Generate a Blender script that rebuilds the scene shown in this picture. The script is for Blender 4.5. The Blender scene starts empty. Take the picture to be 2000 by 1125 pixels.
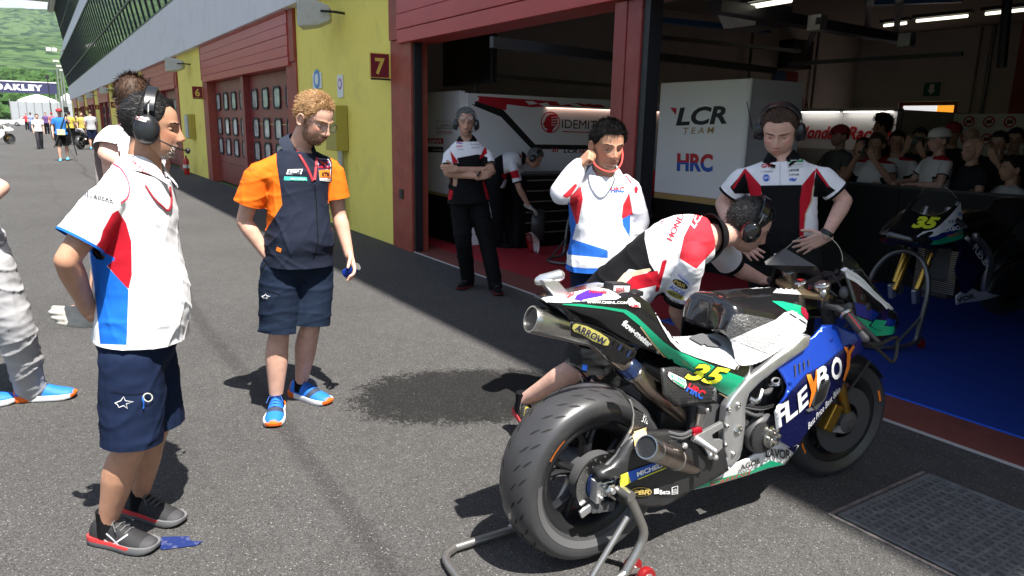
import bpy, bmesh, math, random
import numpy as np
from mathutils import Vector, Matrix, noise
from mathutils.bvhtree import BVHTree
from mathutils.geometry import tessellate_polygon

random.seed(7); RNG = np.random.default_rng(7)
scene = bpy.context.scene
COL = scene.collection

# ---------------------------------------------------------------- camera
IMG_C = np.array([1000.0, 562.5]); F_PX = 1402.0; CAM_H = 1.60
ROLL = math.radians(1.22); VPX = np.array([65.0, 227.0])      # vanishing point of the pit lane
_u = np.array([-math.sin(ROLL), math.cos(ROLL)])
_V = IMG_C - _u * F_PX * F_PX / np.dot(VPX - IMG_C, _u)
def _cv(px, py): return np.array([px - IMG_C[0], -(py - IMG_C[1]), -F_PX])
_mx = _cv(*VPX); _mx /= np.linalg.norm(_mx)
_mz = _cv(*_V); _mz /= np.linalg.norm(_mz)
RC = np.array([-_mx, np.cross(-_mz, -_mx), -_mz])              # camera -> world
CAM0 = np.array([0.0, -3.922, CAM_H])                          # facade stands on y = 0
def ray(px, py):
    d = RC @ _cv(px, py); return d / np.linalg.norm(d)
def p_ground(px, py, z=0.0):
    d = ray(px, py); return CAM0 + d * ((z - CAM_H) / d[2])
def p_y(px, py, y):
    d = ray(px, py); return CAM0 + d * ((y - CAM0[1]) / d[1])
def p_x(px, py, x):
    d = ray(px, py); return CAM0 + d * (x / d[0])
def p_depth(px, py, zc): return CAM0 + RC @ (_cv(px, py) * (zc / F_PX))
def p_plane(px, py, p0, n):
    d = ray(px, py); n = np.asarray(n, float)
    return CAM0 + d * (np.dot(np.asarray(p0) - CAM0, n) / np.dot(d, n))
def to_px(p):
    v = RC.T @ (np.asarray(p, float) - CAM0)
    return np.array([IMG_C[0] + F_PX * v[0] / -v[2], IMG_C[1] - F_PX * v[1] / -v[2]])

cd = bpy.data.cameras.new('camera'); cam = bpy.data.objects.new('camera', cd); COL.objects.link(cam)
M = Matrix.Identity(4)
for i in range(3):
    for j in range(3): M[i][j] = RC[i][j]
    M[i][3] = CAM0[i]
cam.matrix_world = M
cd.sensor_width = 36; cd.lens = 36 * F_PX / 2000; cd.clip_start = 0.05; cd.clip_end = 20000
scene.camera = cam

# ---------------------------------------------------------------- world, sun, exposure
SH = np.array([-0.515, 0.0])                                   # shadow offset per metre of height
elev = math.atan(1 / np.linalg.norm(SH))
world = bpy.data.worlds.new('World'); scene.world = world; world.use_nodes = True
wn = world.node_tree; wn.nodes.clear()
sky = wn.nodes.new('ShaderNodeTexSky'); sky.sky_type = 'NISHITA'; sky.sun_disc = False
sky.sun_elevation = elev; sky.sun_rotation = math.atan2(-SH[0], -SH[1]); sky.altitude = 300
sky.air_density = 1.0; sky.dust_density = 1.5; sky.ozone_density = 1.0
tcw = wn.nodes.new('ShaderNodeTexCoord'); mpw = wn.nodes.new('ShaderNodeMapping'); mpw.inputs['Scale'].default_value = (1.2, 1.2, 3.2)
nzw = wn.nodes.new('ShaderNodeTexNoise'); nzw.inputs['Scale'].default_value = 2.3; nzw.inputs['Detail'].default_value = 7; nzw.inputs['Roughness'].default_value = 0.58
crw = wn.nodes.new('ShaderNodeValToRGB'); crw.color_ramp.elements[0].position = 0.50; crw.color_ramp.elements[1].position = 0.70
mxw = wn.nodes.new('ShaderNodeMixRGB'); mxw.inputs[2].default_value = (6.0, 6.15, 6.4, 1)
bgw = wn.nodes.new('ShaderNodeBackground'); bgw.inputs['Strength'].default_value = 0.072
ouw = wn.nodes.new('ShaderNodeOutputWorld')
for a, b in ((tcw.outputs['Generated'], mpw.inputs[0]), (mpw.outputs[0], nzw.inputs['Vector']), (nzw.outputs['Fac'], crw.inputs[0]), (crw.outputs[0], mxw.inputs[0]), (sky.outputs[0], mxw.inputs[1]), (mxw.outputs[0], bgw.inputs['Color']), (bgw.outputs[0], ouw.inputs['Surface'])):
    wn.links.new(a, b)
sl = bpy.data.lights.new('sun', 'SUN'); sl.energy = 5.0; sl.angle = math.radians(0.5); sl.color = (1.0, 0.955, 0.89)
sun = bpy.data.objects.new('sun', sl); COL.objects.link(sun)
sun.rotation_euler = Vector((SH[0], SH[1], -1)).to_track_quat('-Z', 'Y').to_euler(); sun.location = (5, -8, 14)
scene.view_settings.view_transform = 'Standard'; scene.view_settings.look = 'None'
scene.view_settings.exposure = 1.42; scene.view_settings.gamma = 1.0; scene.view_settings.use_curve_mapping = False
scene.render.engine = 'CYCLES'; scene.cycles.use_denoising = True; scene.cycles.max_bounces = 8; scene.cycles.sample_clamp_indirect = 4

# ---------------------------------------------------------------- materials
MATS = {}
def nd(nt, t, **kw):
    n = nt.nodes.new(t)
    for k, v in kw.items(): setattr(n, k, v)
    return n
def mat(name, col, rough=0.5, metal=0.0, var=0.0, vscale=8.0, bump=0.0, bscale=60.0, bdist=0.01, coat=0.0, spec=0.5, sss=0.0, emit=None, estr=0.0, alpha=1.0, trans=0.0, ior=1.45, aniso_scale=None, dirt=None, dirt_scale=3.0, dirt_amt=0.5, layers=None, sheen=0.0, wrinkle=0.0):
    """principled material with noise variation, bump, and optional vertex-attribute colour layers"""
    if name in MATS: return MATS[name]
    m = bpy.data.materials.new(name); m.use_nodes = True; nt = m.node_tree; P = nt.nodes['Principled BSDF']; L = nt.links
    c = (*col, 1) if len(col) == 3 else col
    P.inputs['Base Color'].default_value = c; P.inputs['Roughness'].default_value = rough; P.inputs['Metallic'].default_value = metal
    P.inputs['Coat Weight'].default_value = coat; P.inputs['Coat Roughness'].default_value = 0.04
    P.inputs['Specular IOR Level'].default_value = spec; P.inputs['IOR'].default_value = ior; P.inputs['Alpha'].default_value = alpha; P.inputs['Transmission Weight'].default_value = trans
    if sheen: P.inputs['Sheen Weight'].default_value = sheen
    if sss:
        P.inputs['Subsurface Weight'].default_value = sss; P.inputs['Subsurface Radius'].default_value = (0.012, 0.004, 0.002); P.inputs['Subsurface Scale'].default_value = 0.6
    if emit is not None:
        P.inputs['Emission Color'].default_value = (*emit, 1); P.inputs['Emission Strength'].default_value = estr
    tc = nd(nt, 'ShaderNodeTexCoord'); vec = tc.outputs['Object']
    if aniso_scale:
        mp = nd(nt, 'ShaderNodeMapping'); mp.inputs['Scale'].default_value = aniso_scale; L.new(vec, mp.inputs[0]); vec = mp.outputs[0]
    cur = None
    def rgb(cc):
        r = nd(nt, 'ShaderNodeRGB'); r.outputs[0].default_value = (*cc[:3], 1); return r.outputs[0]
    if layers:
        cur = rgb(c)
        for an, lc in layers:
            at = nd(nt, 'ShaderNodeAttribute', attribute_name=an)
            rp = nd(nt, 'ShaderNodeMapRange'); rp.inputs[1].default_value = -0.0008; rp.inputs[2].default_value = 0.0008
            if an.startswith('soft'): rp.inputs[1].default_value = 0.0; rp.inputs[2].default_value = 1.0
            L.new(at.outputs['Fac'], rp.inputs[0])
            mx = nd(nt, 'ShaderNodeMixRGB'); L.new(rp.outputs[0], mx.inputs[0]); L.new(cur, mx.inputs[1]); mx.inputs[2].default_value = (*lc, 1); cur = mx.outputs[0]
    if var:
        if cur is None: cur = rgb(c)
        nz = nd(nt, 'ShaderNodeTexNoise'); nz.inputs['Scale'].default_value = vscale; nz.inputs['Detail'].default_value = 6; nz.inputs['Roughness'].default_value = 0.65; L.new(vec, nz.inputs['Vector'])
        mr = nd(nt, 'ShaderNodeMapRange'); mr.inputs[1].default_value = 0.3; mr.inputs[2].default_value = 0.7; mr.inputs[3].default_value = 1 - var; mr.inputs[4].default_value = 1 + var; L.new(nz.outputs['Fac'], mr.inputs[0])
        vm = nd(nt, 'ShaderNodeVectorMath', operation='SCALE'); L.new(cur, vm.inputs[0]); L.new(mr.outputs[0], vm.inputs['Scale']); cur = vm.outputs[0]
    if dirt is not None:
        if cur is None: cur = rgb(c)
        nz = nd(nt, 'ShaderNodeTexNoise'); nz.inputs['Scale'].default_value = dirt_scale; nz.inputs['Detail'].default_value = 9; nz.inputs['Roughness'].default_value = 0.7; L.new(vec, nz.inputs['Vector'])
        mr = nd(nt, 'ShaderNodeMapRange'); mr.inputs[1].default_value = 0.52; mr.inputs[2].default_value = 0.72; mr.inputs[3].default_value = 0; mr.inputs[4].default_value = dirt_amt; L.new(nz.outputs['Fac'], mr.inputs[0])
        mx = nd(nt, 'ShaderNodeMixRGB'); L.new(mr.outputs[0], mx.inputs[0]); L.new(cur, mx.inputs[1]); mx.inputs[2].default_value = (*dirt, 1); cur = mx.outputs[0]
    if cur is not None: L.new(cur, P.inputs['Base Color'])
    bn = None
    if bump:
        nz = nd(nt, 'ShaderNodeTexNoise'); nz.inputs['Scale'].default_value = bscale; nz.inputs['Detail'].default_value = 5; L.new(vec, nz.inputs['Vector'])
        b = nd(nt, 'ShaderNodeBump'); b.inputs['Strength'].default_value = bump; b.inputs['Distance'].default_value = bdist; L.new(nz.outputs['Fac'], b.inputs['Height']); bn = b.outputs[0]
    if wrinkle:
        mp = nd(nt, 'ShaderNodeMapping'); mp.inputs['Scale'].default_value = (1, 1, 2.0); mp.inputs['Rotation'].default_value = (0.5, 0.4, 0.2); L.new(tc.outputs['Object'], mp.inputs[0])
        nz = nd(nt, 'ShaderNodeTexNoise', noise_type='RIDGED_MULTIFRACTAL'); nz.inputs['Scale'].default_value = 3.6; nz.inputs['Detail'].default_value = 2.2; nz.inputs['Distortion'].default_value = 0.9; L.new(mp.outputs[0], nz.inputs['Vector'])
        b = nd(nt, 'ShaderNodeBump'); b.inputs['Strength'].default_value = wrinkle * 1.6; b.inputs['Distance'].default_value = 0.012; L.new(nz.outputs['Fac'], b.inputs['Height'])
        if bn is not None: L.new(bn, b.inputs['Normal'])
        bn = b.outputs[0]
    if bn is not None:
        L.new(bn, P.inputs['Normal'])
        if coat: L.new(bn, P.inputs['Coat Normal']) if bump > 0.5 else None
    MATS[name] = m; return m

# ---------------------------------------------------------------- mesh helpers
def unit(v):
    v = np.asarray(v, float); n = np.linalg.norm(v); return v / n if n > 1e-12 else v
def frame_from(d, up=(0, 0, 1)):
    d = unit(d); up = np.asarray(up, float)
    if abs(np.dot(d, up)) > 0.97: up = np.array([1.0, 0, 0]) if abs(d[0]) < 0.9 else np.array([0, 1.0, 0])
    a = unit(np.cross(up, d)); b = np.cross(d, a); return a, b, d
def rotz(a):
    c, s = math.cos(a), math.sin(a); return np.array([[c, -s, 0], [s, c, 0], [0, 0, 1.0]])
def rotx(a):
    c, s = math.cos(a), math.sin(a); return np.array([[1.0, 0, 0], [0, c, -s], [0, s, c]])
def roty(a):
    c, s = math.cos(a), math.sin(a); return np.array([[c, 0, s], [0, 1.0, 0], [-s, 0, c]])
def spline(pts, n):
    """Catmull-Rom resample of an (k,d) polyline to n points, by chord length"""
    P = np.asarray(pts, float)
    if len(P) == 2:
        t = np.linspace(0, 1, n)[:, None]; return P[0] * (1 - t) + P[1] * t
    d = np.r_[0, np.cumsum(np.linalg.norm(np.diff(P[:, :3], axis=0), axis=1) + 1e-9)]
    ts = np.linspace(0, d[-1], n); out = []
    Q = np.vstack([2 * P[0] - P[1], P, 2 * P[-1] - P[-2]])
    for t in ts:
        i = min(max(np.searchsorted(d, t, 'right') - 1, 0), len(P) - 2); u = (t - d[i]) / (d[i + 1] - d[i])
        p0, p1, p2, p3 = Q[i], Q[i + 1], Q[i + 2], Q[i + 3]
        out.append(0.5 * ((2 * p1) + (-p0 + p2) * u + (2 * p0 - 5 * p1 + 4 * p2 - p3) * u * u + (-p0 + 3 * p1 - 3 * p2 + p3) * u ** 3))
    return np.array(out)

class MB:
    def __init__(s): s.v = []; s.f = []; s.m = []; s.n = 0
    def add(s, V, Fs, mi=0):
        V = np.asarray(V, float).reshape(-1, 3); s.v.append(V)
        o = s.n
        for f in Fs: s.f.append([int(i) + o for i in f]); s.m.append(mi)
        s.n += len(V); return s
    def box(s, c, size, rot=None, mi=0, taper=None):
        h = np.asarray(size, float) / 2
        V = np.array([[x, y, z] for x in (-1, 1) for y in (-1, 1) for z in (-1, 1)], float) * h
        if taper: V[:, 0:2] = np.where(V[:, 2:3] > 0, V[:, 0:2] * taper, V[:, 0:2])
        if rot is not None: V = V @ np.asarray(rot).T
        return s.add(V + np.asarray(c, float), [(0, 1, 3, 2), (4, 6, 7, 5), (0, 4, 5, 1), (2, 3, 7, 6), (0, 2, 6, 4), (1, 5, 7, 3)], mi)
    def b2(s, lo, hi, mi=0):
        lo = np.asarray(lo, float); hi = np.asarray(hi, float); return s.box((lo + hi) / 2, np.abs(hi - lo), mi=mi)
    def loft(s, rings, cap=True, closed=True, mi=0):
        rings = [np.asarray(r, float) for r in rings]; n = len(rings[0]); V = np.vstack(rings); Fs = []
        for i in range(len(rings) - 1):
            for j in range(n if closed else n - 1):
                k = (j + 1) % n; Fs.append((i * n + j, i * n + k, (i + 1) * n + k, (i + 1) * n + j))
        if cap and closed:
            Fs.append(tuple(range(n - 1, -1, -1))); Fs.append(tuple(range((len(rings) - 1) * n, len(rings) * n)))
        return s.add(V, Fs, mi)
    def tube(s, pts, r, n=10, round_ends=False, mi=0, flat=1.0, up=(0, 0, 1)):
        P = np.asarray(pts, float); K = len(P); r = np.full(K, r, float) if np.isscalar(r) else np.asarray(r, float)
        if round_ends:
            d0 = unit(P[0] - P[1]); d1 = unit(P[-1] - P[-2]); hp, hr = [], []
            for a in (0.15, 0.5, 0.85): hp.append(P[0] + d0 * r[0] * math.cos(a * math.pi / 2)); hr.append(r[0] * math.sin(a * math.pi / 2))
            tp, tr = [], []
            for a in (0.85, 0.5, 0.15): tp.append(P[-1] + d1 * r[-1] * math.cos(a * math.pi / 2)); tr.append(r[-1] * math.sin(a * math.pi / 2))
            P = np.vstack([hp, P, tp]); r = np.r_[hr, r, tr]; K = len(P)
        T = np.gradient(P, axis=0); a0, b0, _ = frame_from(T[0], up); th = np.linspace(0, 2 * math.pi, n, endpoint=False); rings = []
        a = a0
        for i in range(K):
            t = unit(T[i]); a = unit(a - t * np.dot(a, t)); b = np.cross(t, a)
            rings.append(P[i] + r[i] * (np.cos(th)[:, None] * a + flat * np.sin(th)[:, None] * b))
        return s.loft(rings, mi=mi)
    def lathe(s, prof, n=24, c=(0, 0, 0), axis=(0, 0, 1), mi=0, up=(0, 0, 1), cap=True):
        a, b, d = frame_from(axis, up); th = np.linspace(0, 2 * math.pi, n, endpoint=False); c = np.asarray(c, float)
        return s.loft([c + d * z + r * (np.cos(th)[:, None] * a + np.sin(th)[:, None] * b) for r, z in prof], cap=cap, mi=mi)
    def ell(s, c, rad, rot=None, nu=16, nv=10, mi=0):
        u = np.linspace(0, 2 * math.pi, nu, endpoint=False); rings = []
        rad = np.full(3, rad, float) if np.isscalar(rad) else np.asarray(rad, float)
        for v in np.linspace(-math.pi / 2, math.pi / 2, nv + 2)[1:-1]:
            R_ = np.stack([np.cos(u) * math.cos(v), np.sin(u) * math.cos(v), np.full(nu, math.sin(v))], 1) * rad
            rings.append(R_ if rot is None else R_ @ np.asarray(rot).T)
        return s.loft([r + np.asarray(c, float) for r in rings], mi=mi)
    def prism(s, poly, fn0, fn1, mi=0):
        """polygon (2d) extruded between two mapping functions"""
        n = len(poly); A = [fn0(*p) for p in poly]; B = [fn1(*p) for p in poly]
        Fs = [tuple(range(n - 1, -1, -1)), tuple(range(n, 2 * n))] + [(i, (i + 1) % n, n + (i + 1) % n, n + i) for i in range(n)]
        return s.add(A + B, Fs, mi)
    def grid(s, G, mi=0, flip=False):
        G = np.asarray(G, float); a, b = G.shape[:2]; Fs = []
        for i in range(a - 1):
            for j in range(b - 1):
                q = (i * b + j, i * b + j + 1, (i + 1) * b + j + 1, (i + 1) * b + j); Fs.append(q[::-1] if flip else q)
        return s.add(G.reshape(-1, 3), Fs, mi)
    def mesh(s, name, smooth=False, angle=0.7):
        me = bpy.data.meshes.new(name); me.from_pydata(np.vstack(s.v).tolist() if s.v else [], [], s.f)
        if any(s.m): me.polygons.foreach_set('material_index', s.m)
        if smooth:
            me.polygons.foreach_set('use_smooth', [True] * len(me.polygons))
            me.update(); me.set_sharp_from_angle(angle=angle)
        me.update(); return me
    def build(s, name, m, parent=None, smooth=False, angle=0.7, bevel=0, fix=True, **tg):
        me = s.mesh(name, smooth, angle)
        if fix:
            b = bmesh.new(); b.from_mesh(me); bmesh.ops.recalc_face_normals(b, faces=b.faces); b.to_mesh(me); b.free()
        return link(name, me, m, parent, bevel=bevel, **tg)
def link(name, me, m, parent=None, bevel=0, **tg):
    o = bpy.data.objects.new(name, me); COL.objects.link(o)
    for x in (m if isinstance(m, (list, tuple)) else [m]): me.materials.append(x)
    if parent is not None: o.parent = parent
    if bevel:
        b = o.modifiers.new('bevel', 'BEVEL'); b.width = bevel; b.segments = 2; b.limit_method = 'ANGLE'; b.angle_limit = 0.6; b.harden_normals = False
    tag(o, **tg); return o
def tag(o, label=None, cat=None, group=None, kind=None):
    if label: o['label'] = label
    if cat: o['category'] = cat
    if group: o['group'] = group
    if kind: o['kind'] = kind
    return o
def thing(name, label, cat, loc=(0, 0, 0), rz=0.0, group=None, parent=None):
    o = bpy.data.objects.new(name, None); COL.objects.link(o); o.location = loc; o.rotation_euler = (0, 0, rz); o.empty_display_size = 0.1
    return tag(o, label, cat, group)
def root_m(o): return Matrix.Translation(o.location) @ o.rotation_euler.to_matrix().to_4x4()

# ---------------------------------------------------------------- text and surface decals
TMP = bpy.data.scenes.new('tmp')
def eval_mesh(o):
    """evaluate one object in a scene of its own, so the big scene is not re-evaluated"""
    TMP.collection.objects.link(o); vl = TMP.view_layers[0]; vl.update(); me = bpy.data.meshes.new_from_object(o.evaluated_get(vl.depsgraph)); TMP.collection.objects.unlink(o); return me
_tc = {}
def text2d(s, bold=0.0, shear=0.0, space=1.0):
    """(verts (n,2) with cap height 1 and origin at lower left, faces)"""
    key = (s, bold, shear, space)
    if key in _tc: return _tc[key]
    cu = bpy.data.curves.new('t', 'FONT'); cu.body = s; cu.offset = bold; cu.shear = shear; cu.space_character = space; cu.resolution_u = 3; cu.size = 1
    o = bpy.data.objects.new('t', cu); me = eval_mesh(o)
    V = np.array([v.co[:2] for v in me.vertices]) if len(me.vertices) else np.zeros((0, 2)); Fs = [tuple(p.vertices) for p in me.polygons]
    bpy.data.objects.remove(o); bpy.data.curves.remove(cu); bpy.data.meshes.remove(me)
    if len(V): V = (V - [V[:, 0].min(), 0]) / 0.729
    _tc[key] = (V, Fs); return V, Fs
def dense2d(V, Fs, maxlen):
    b = bmesh.new(); vs = [b.verts.new((x, y, 0)) for x, y in V]
    for f in Fs:
        try: b.faces.new([vs[i] for i in f])
        except ValueError: pass
    bmesh.ops.triangulate(b, faces=b.faces)
    for _ in range(6):
        e = [e for e in b.edges if e.calc_length() > maxlen]
        if not e: break
        bmesh.ops.subdivide_edges(b, edges=e, cuts=1); bmesh.ops.triangulate(b, faces=b.faces)
    b.verts.index_update(); V2 = np.array([v.co[:2] for v in b.verts]); F2 = [tuple(v.index for v in f.verts) for f in b.faces]; b.free(); return V2, F2
def poly2d(pts):
    return np.asarray(pts, float), [tuple(t) for t in tessellate_polygon([[Vector((p[0], p[1], 0)) for p in pts]])]
class Surf:
    """ray-cast target made of objects in world space"""
    def __init__(s, objs):
        V, Fs = [], []; n = 0
        bpy.context.view_layer.update()
        dg = bpy.context.evaluated_depsgraph_get()
        for o in objs:
            e = o.evaluated_get(dg); me = e.to_mesh(); mw = o.matrix_world
            V += [mw @ v.co for v in me.vertices]; Fs += [[i + n for i in p.vertices] for p in me.polygons]; n = len(V); e.to_mesh_clear()
        s.t = BVHTree.FromPolygons(V, Fs)
    def hit(s, px, py, off=0.002):
        d = ray(px, py); h = s.t.ray_cast(Vector(CAM0), Vector(d))
        if h[0] is None: return None
        n = h[1]; n = n if n.dot(Vector(d)) < 0 else -n
        return np.array(h[0] + n * off - Vector(d) * off * 0.3)
def decal_px(surf, V, Fs, name, m, parent, off=0.002, maxpx=8.0, **tg):
    """flat print: px-space shape laid onto the surface it is printed on"""
    V, Fs = dense2d(V, Fs, maxpx)
    pts = [surf.hit(x, y, off) for x, y in V]
    zs = [p for p in pts if p is not None]
    if not zs: return None
    idx = {}; out = []; mb_f = []
    inv = root_m(parent).inverted() if parent is not None else Matrix.Identity(4)
    for f in Fs:
        if any(pts[i] is None for i in f): continue
        q = [pts[i] for i in f]; D = [np.linalg.norm(p - CAM0) for p in q]
        if max(D) - min(D) > 0.12: continue
        for i in f:
            if i not in idx: idx[i] = len(out); out.append(inv @ Vector(pts[i]))
        mb_f.append([idx[i] for i in f])
    if not mb_f: return None
    me = bpy.data.meshes.new(name); me.from_pydata(out, [], mb_f); me.polygons.foreach_set('use_smooth', [True] * len(me.polygons)); me.update()
    return link(name, me, m, parent, **tg)
def text_px(surf, s, p0, p1, hgt, m, parent, name='lettering', bold=0.0, shear=0.0, skew=None, off=0.0025, space=1.0, maxpx=6.0):
    """text from px p0 (start of baseline) to p1 (end of baseline), cap height hgt px; skew = px direction of 'up'"""
    V, Fs = text2d(s, bold, shear, space)
    if not len(V): return None
    p0 = np.asarray(p0, float); p1 = np.asarray(p1, float); u = (p1 - p0) / V[:, 0].max()
    up = np.array([u[1], -u[0]]) if skew is None else np.asarray(skew, float); up = unit(up) * hgt
    return decal_px(surf, p0 + V[:, :1] * u + V[:, 1:] * up, Fs, name, m, parent, off, maxpx)
def text_plane(s, origin, ux, uz, hgt, m, parent, name='lettering', bold=0.0, shear=0.0, width=None, space=1.0, thick=0.0):
    """flat lettering on a plane: origin lower left, ux/uz unit vectors"""
    V, Fs = text2d(s, bold, shear, space); k = hgt if width is None else width / V[:, 0].max()
    o = np.asarray(origin, float); P = o + V[:, :1] * k * np.asarray(ux) + V[:, 1:] * hgt * np.asarray(uz)
    me = bpy.data.meshes.new(name); me.from_pydata(P.tolist(), [], Fs); me.update()
    return link(name, me, m, parent)
def fill_plane(pts, origin, ux, uz, m, parent, name, off=None, **tg):
    P = [np.asarray(origin, float) + a * np.asarray(ux) + b * np.asarray(uz) for a, b in pts]
    mb = MB().add(P, [tuple(range(len(P)))]); return mb.build(name, m, parent, fix=False, **tg)
# ================================================================ SETTING
# ---- asphalt
def asphalt_mat():
    m = bpy.data.materials.new('asphalt'); m.use_nodes = True; nt = m.node_tree; P = nt.nodes['Principled BSDF']; L = nt.links
    geo = nd(nt, 'ShaderNodeNewGeometry'); pos = geo.outputs['Position']
    def noise_(sc, det=4, rough=0.6, dist=0.0):
        n = nd(nt, 'ShaderNodeTexNoise'); n.inputs['Scale'].default_value = sc; n.inputs['Detail'].default_value = det; n.inputs['Roughness'].default_value = rough; n.inputs['Distortion'].default_value = dist; L.new(pos, n.inputs['Vector']); return n.outputs['Fac']
    def rng(x, a, b, c, d):
        r = nd(nt, 'ShaderNodeMapRange'); r.inputs[1].default_value = a; r.inputs[2].default_value = b; r.inputs[3].default_value = c; r.inputs[4].default_value = d; L.new(x, r.inputs[0]); return r.outputs[0]
    def math_(op, a, b=0.0):
        n = nd(nt, 'ShaderNodeMath', operation=op)
        for i, x in enumerate((a, b)):
            if isinstance(x, (int, float)): n.inputs[i].default_value = x
            else: L.new(x, n.inputs[i])
        return n.outputs[0]
    vor = nd(nt, 'ShaderNodeTexVoronoi'); vor.inputs['Scale'].default_value = 210; L.new(pos, vor.inputs['Vector'])
    vr = nd(nt, 'ShaderNodeSeparateColor'); L.new(vor.outputs['Color'], vr.inputs[0])
    stone = rng(vr.outputs[0], 0.0, 1.0, 0.55, 1.45)
    glint = rng(vr.outputs[1], 0.975, 0.99, 0.0, 1.0)
    big = rng(noise_(0.45, 6, 0.6), 0.3, 0.7, 0.86, 1.12); mid = rng(noise_(7, 5, 0.7), 0.3, 0.7, 0.9, 1.1)
    val = math_('MULTIPLY', math_('MULTIPLY', stone, big), mid)
    # damp, freshly rolled patch with a ragged outline
    sep = nd(nt, 'ShaderNodeSeparateXYZ'); L.new(pos, sep.inputs[0]); X, Y = sep.outputs[0], sep.outputs[1]
    def patch(cx, cy, ax, ay, bx, by, jag, soft):
        dx = math_('SUBTRACT', X, cx); dy = math_('SUBTRACT', Y, cy)
        a = math_('ADD', math_('MULTIPLY', dx, ax), math_('MULTIPLY', dy, ay)); b = math_('ADD', math_('MULTIPLY', dx, bx), math_('MULTIPLY', dy, by))
        r = math_('ADD', math_('POWER', math_('ABSOLUTE', a), 2.6), math_('POWER', math_('ABSOLUTE', b), 2.6))
        return rng(math_('ADD', r, jag), 1 - soft, 1 + soft, 1.0, 0.0)
    jag = math_('ADD', math_('MULTIPLY', math_('SUBTRACT', noise_(7, 6, 0.8), 0.5), 2.0), math_('MULTIPLY', math_('SUBTRACT', noise_(30, 5, 0.9), 0.5), 3.6))
    pm = patch(-3.60, -1.87, 0.80, 1.27, 2.05, -1.0, jag, 0.10)
    val = math_('MULTIPLY', val, rng(pm, 0, 1, 1.0, 0.24))
    # two old tyre marks
    def mark(x0, y0, x1, y1, w, amt):
        d = unit((x1 - x0, y1 - y0)); nx, ny = -d[1], d[0]
        s = math_('ADD', math_('MULTIPLY', math_('SUBTRACT', X, x0), nx), math_('MULTIPLY', math_('SUBTRACT', Y, y0), ny))
        s = math_('ABSOLUTE', math_('ADD', s, math_('MULTIPLY', math_('SUBTRACT', noise_(0.35, 1), 0.5), 0.5)), 0)
        return rng(s, w * 0.4, w, 1 - amt, 1.0)
    val = math_('MULTIPLY', val, mark(-7.5, -2.94, -2.2, -2.99, 0.07, 0.25))
    val = math_('MULTIPLY', val, mark(-30, -3.9, 0, -3.4, 0.07, 0.07))
    # pale scuffs and dust
    sc = math_('MULTIPLY', rng(noise_(3.1, 8, 0.75), 0.62, 0.72, 0, 1), rng(noise_(40, 3), 0.45, 0.6, 0, 0.35))
    val = math_('ADD', math_('MULTIPLY', val, 0.074), math_('MULTIPLY', sc, 0.10))
    val = math_('ADD', val, math_('MULTIPLY', glint, math_('MULTIPLY', rng(pm, 0, 1, 1, .4), 0.16)))
    cc = nd(nt, 'ShaderNodeCombineColor'); L.new(math_('MULTIPLY', val, 1.0), cc.inputs[0]); L.new(math_('MULTIPLY', val, 0.97), cc.inputs[1]); L.new(math_('MULTIPLY', val, 0.94), cc.inputs[2])
    L.new(cc.outputs[0], P.inputs['Base Color']); L.new(rng(pm, 0, 1, 0.78, 0.6), P.inputs['Roughness']); P.inputs['Specular IOR Level'].default_value = 0.2
    b = nd(nt, 'ShaderNodeBump'); b.inputs['Strength'].default_value = 0.75; b.inputs['Distance'].default_value = 0.006
    h = math_('ADD', math_('MULTIPLY', vor.outputs['Distance'], -1.2), math_('MULTIPLY', noise_(260, 3), 0.8)); L.new(h, b.inputs['Height']); L.new(b.outputs[0], P.inputs['Normal'])
    return m
M_ASPH = asphalt_mat()
M_GRASS = mat('grass', (0.07, 0.12, 0.03), 0.9, var=0.35, vscale=0.05, bump=0.6, bscale=2)
MB().add([(-5000, -5000, -0.03), (5000, -5000, -0.03), (5000, 5000, -0.03), (-5000, 5000, -0.03)], [(0, 1, 2, 3)]).build('ground', M_GRASS, kind='structure')
MB().add([(-420, -46, 0), (60, -46, 0), (60, 0.0, 0), (-420, 0.0, 0)], [(0, 1, 2, 3)]).build('pit_lane', M_ASPH, kind='structure')

# ---- building materials
M_YEL = mat('yellow_plaster', (0.88, 0.73, 0.15), 0.75, var=0.05, vscale=1.5, bump=0.25, bscale=120, bdist=0.004, dirt=(0.40, 0.34, 0.14), dirt_scale=1.7, dirt_amt=0.3)
M_RED = mat('red_paint', (0.23, 0.036, 0.034), 0.42, var=0.12, vscale=3, dirt=(0.40, 0.12, 0.09), dirt_scale=4, dirt_amt=0.35, bump=0.1, bscale=40)
M_RED2 = mat('red_shutter_paint', (0.46, 0.055, 0.048), 0.38, var=0.08, vscale=2, dirt=(0.42, 0.09, 0.08), dirt_scale=3, dirt_amt=0.3)
M_RUST = mat('rusty_red_steel', (0.31, 0.060, 0.036), 0.55, var=0.2, vscale=4, dirt=(0.30, 0.13, 0.07), dirt_scale=5, dirt_amt=0.6, bump=0.2, bscale=60, bdist=0.004)
M_FASC = mat('pale_grey_fascia', (0.68, 0.65, 0.67), 0.6, var=0.03, vscale=2, dirt=(0.33, 0.33, 0.33), dirt_scale=1.2, dirt_amt=0.3)
M_MULL = mat('dark_mullion', (0.035, 0.04, 0.042), 0.4)
M_GLASS = mat('window_glass', (0.02, 0.03, 0.032), 0.04, spec=1.0, coat=0.6)
M_SOFF = mat('soffit', (0.55, 0.53, 0.50), 0.8)
M_DARK = mat('dark_metal', (0.02, 0.02, 0.022), 0.45)
M_BLK = mat('black_plastic', (0.012, 0.012, 0.013), 0.45)
M_GASK = mat('window_gasket', (0.02, 0.018, 0.018), 0.6)
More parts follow.
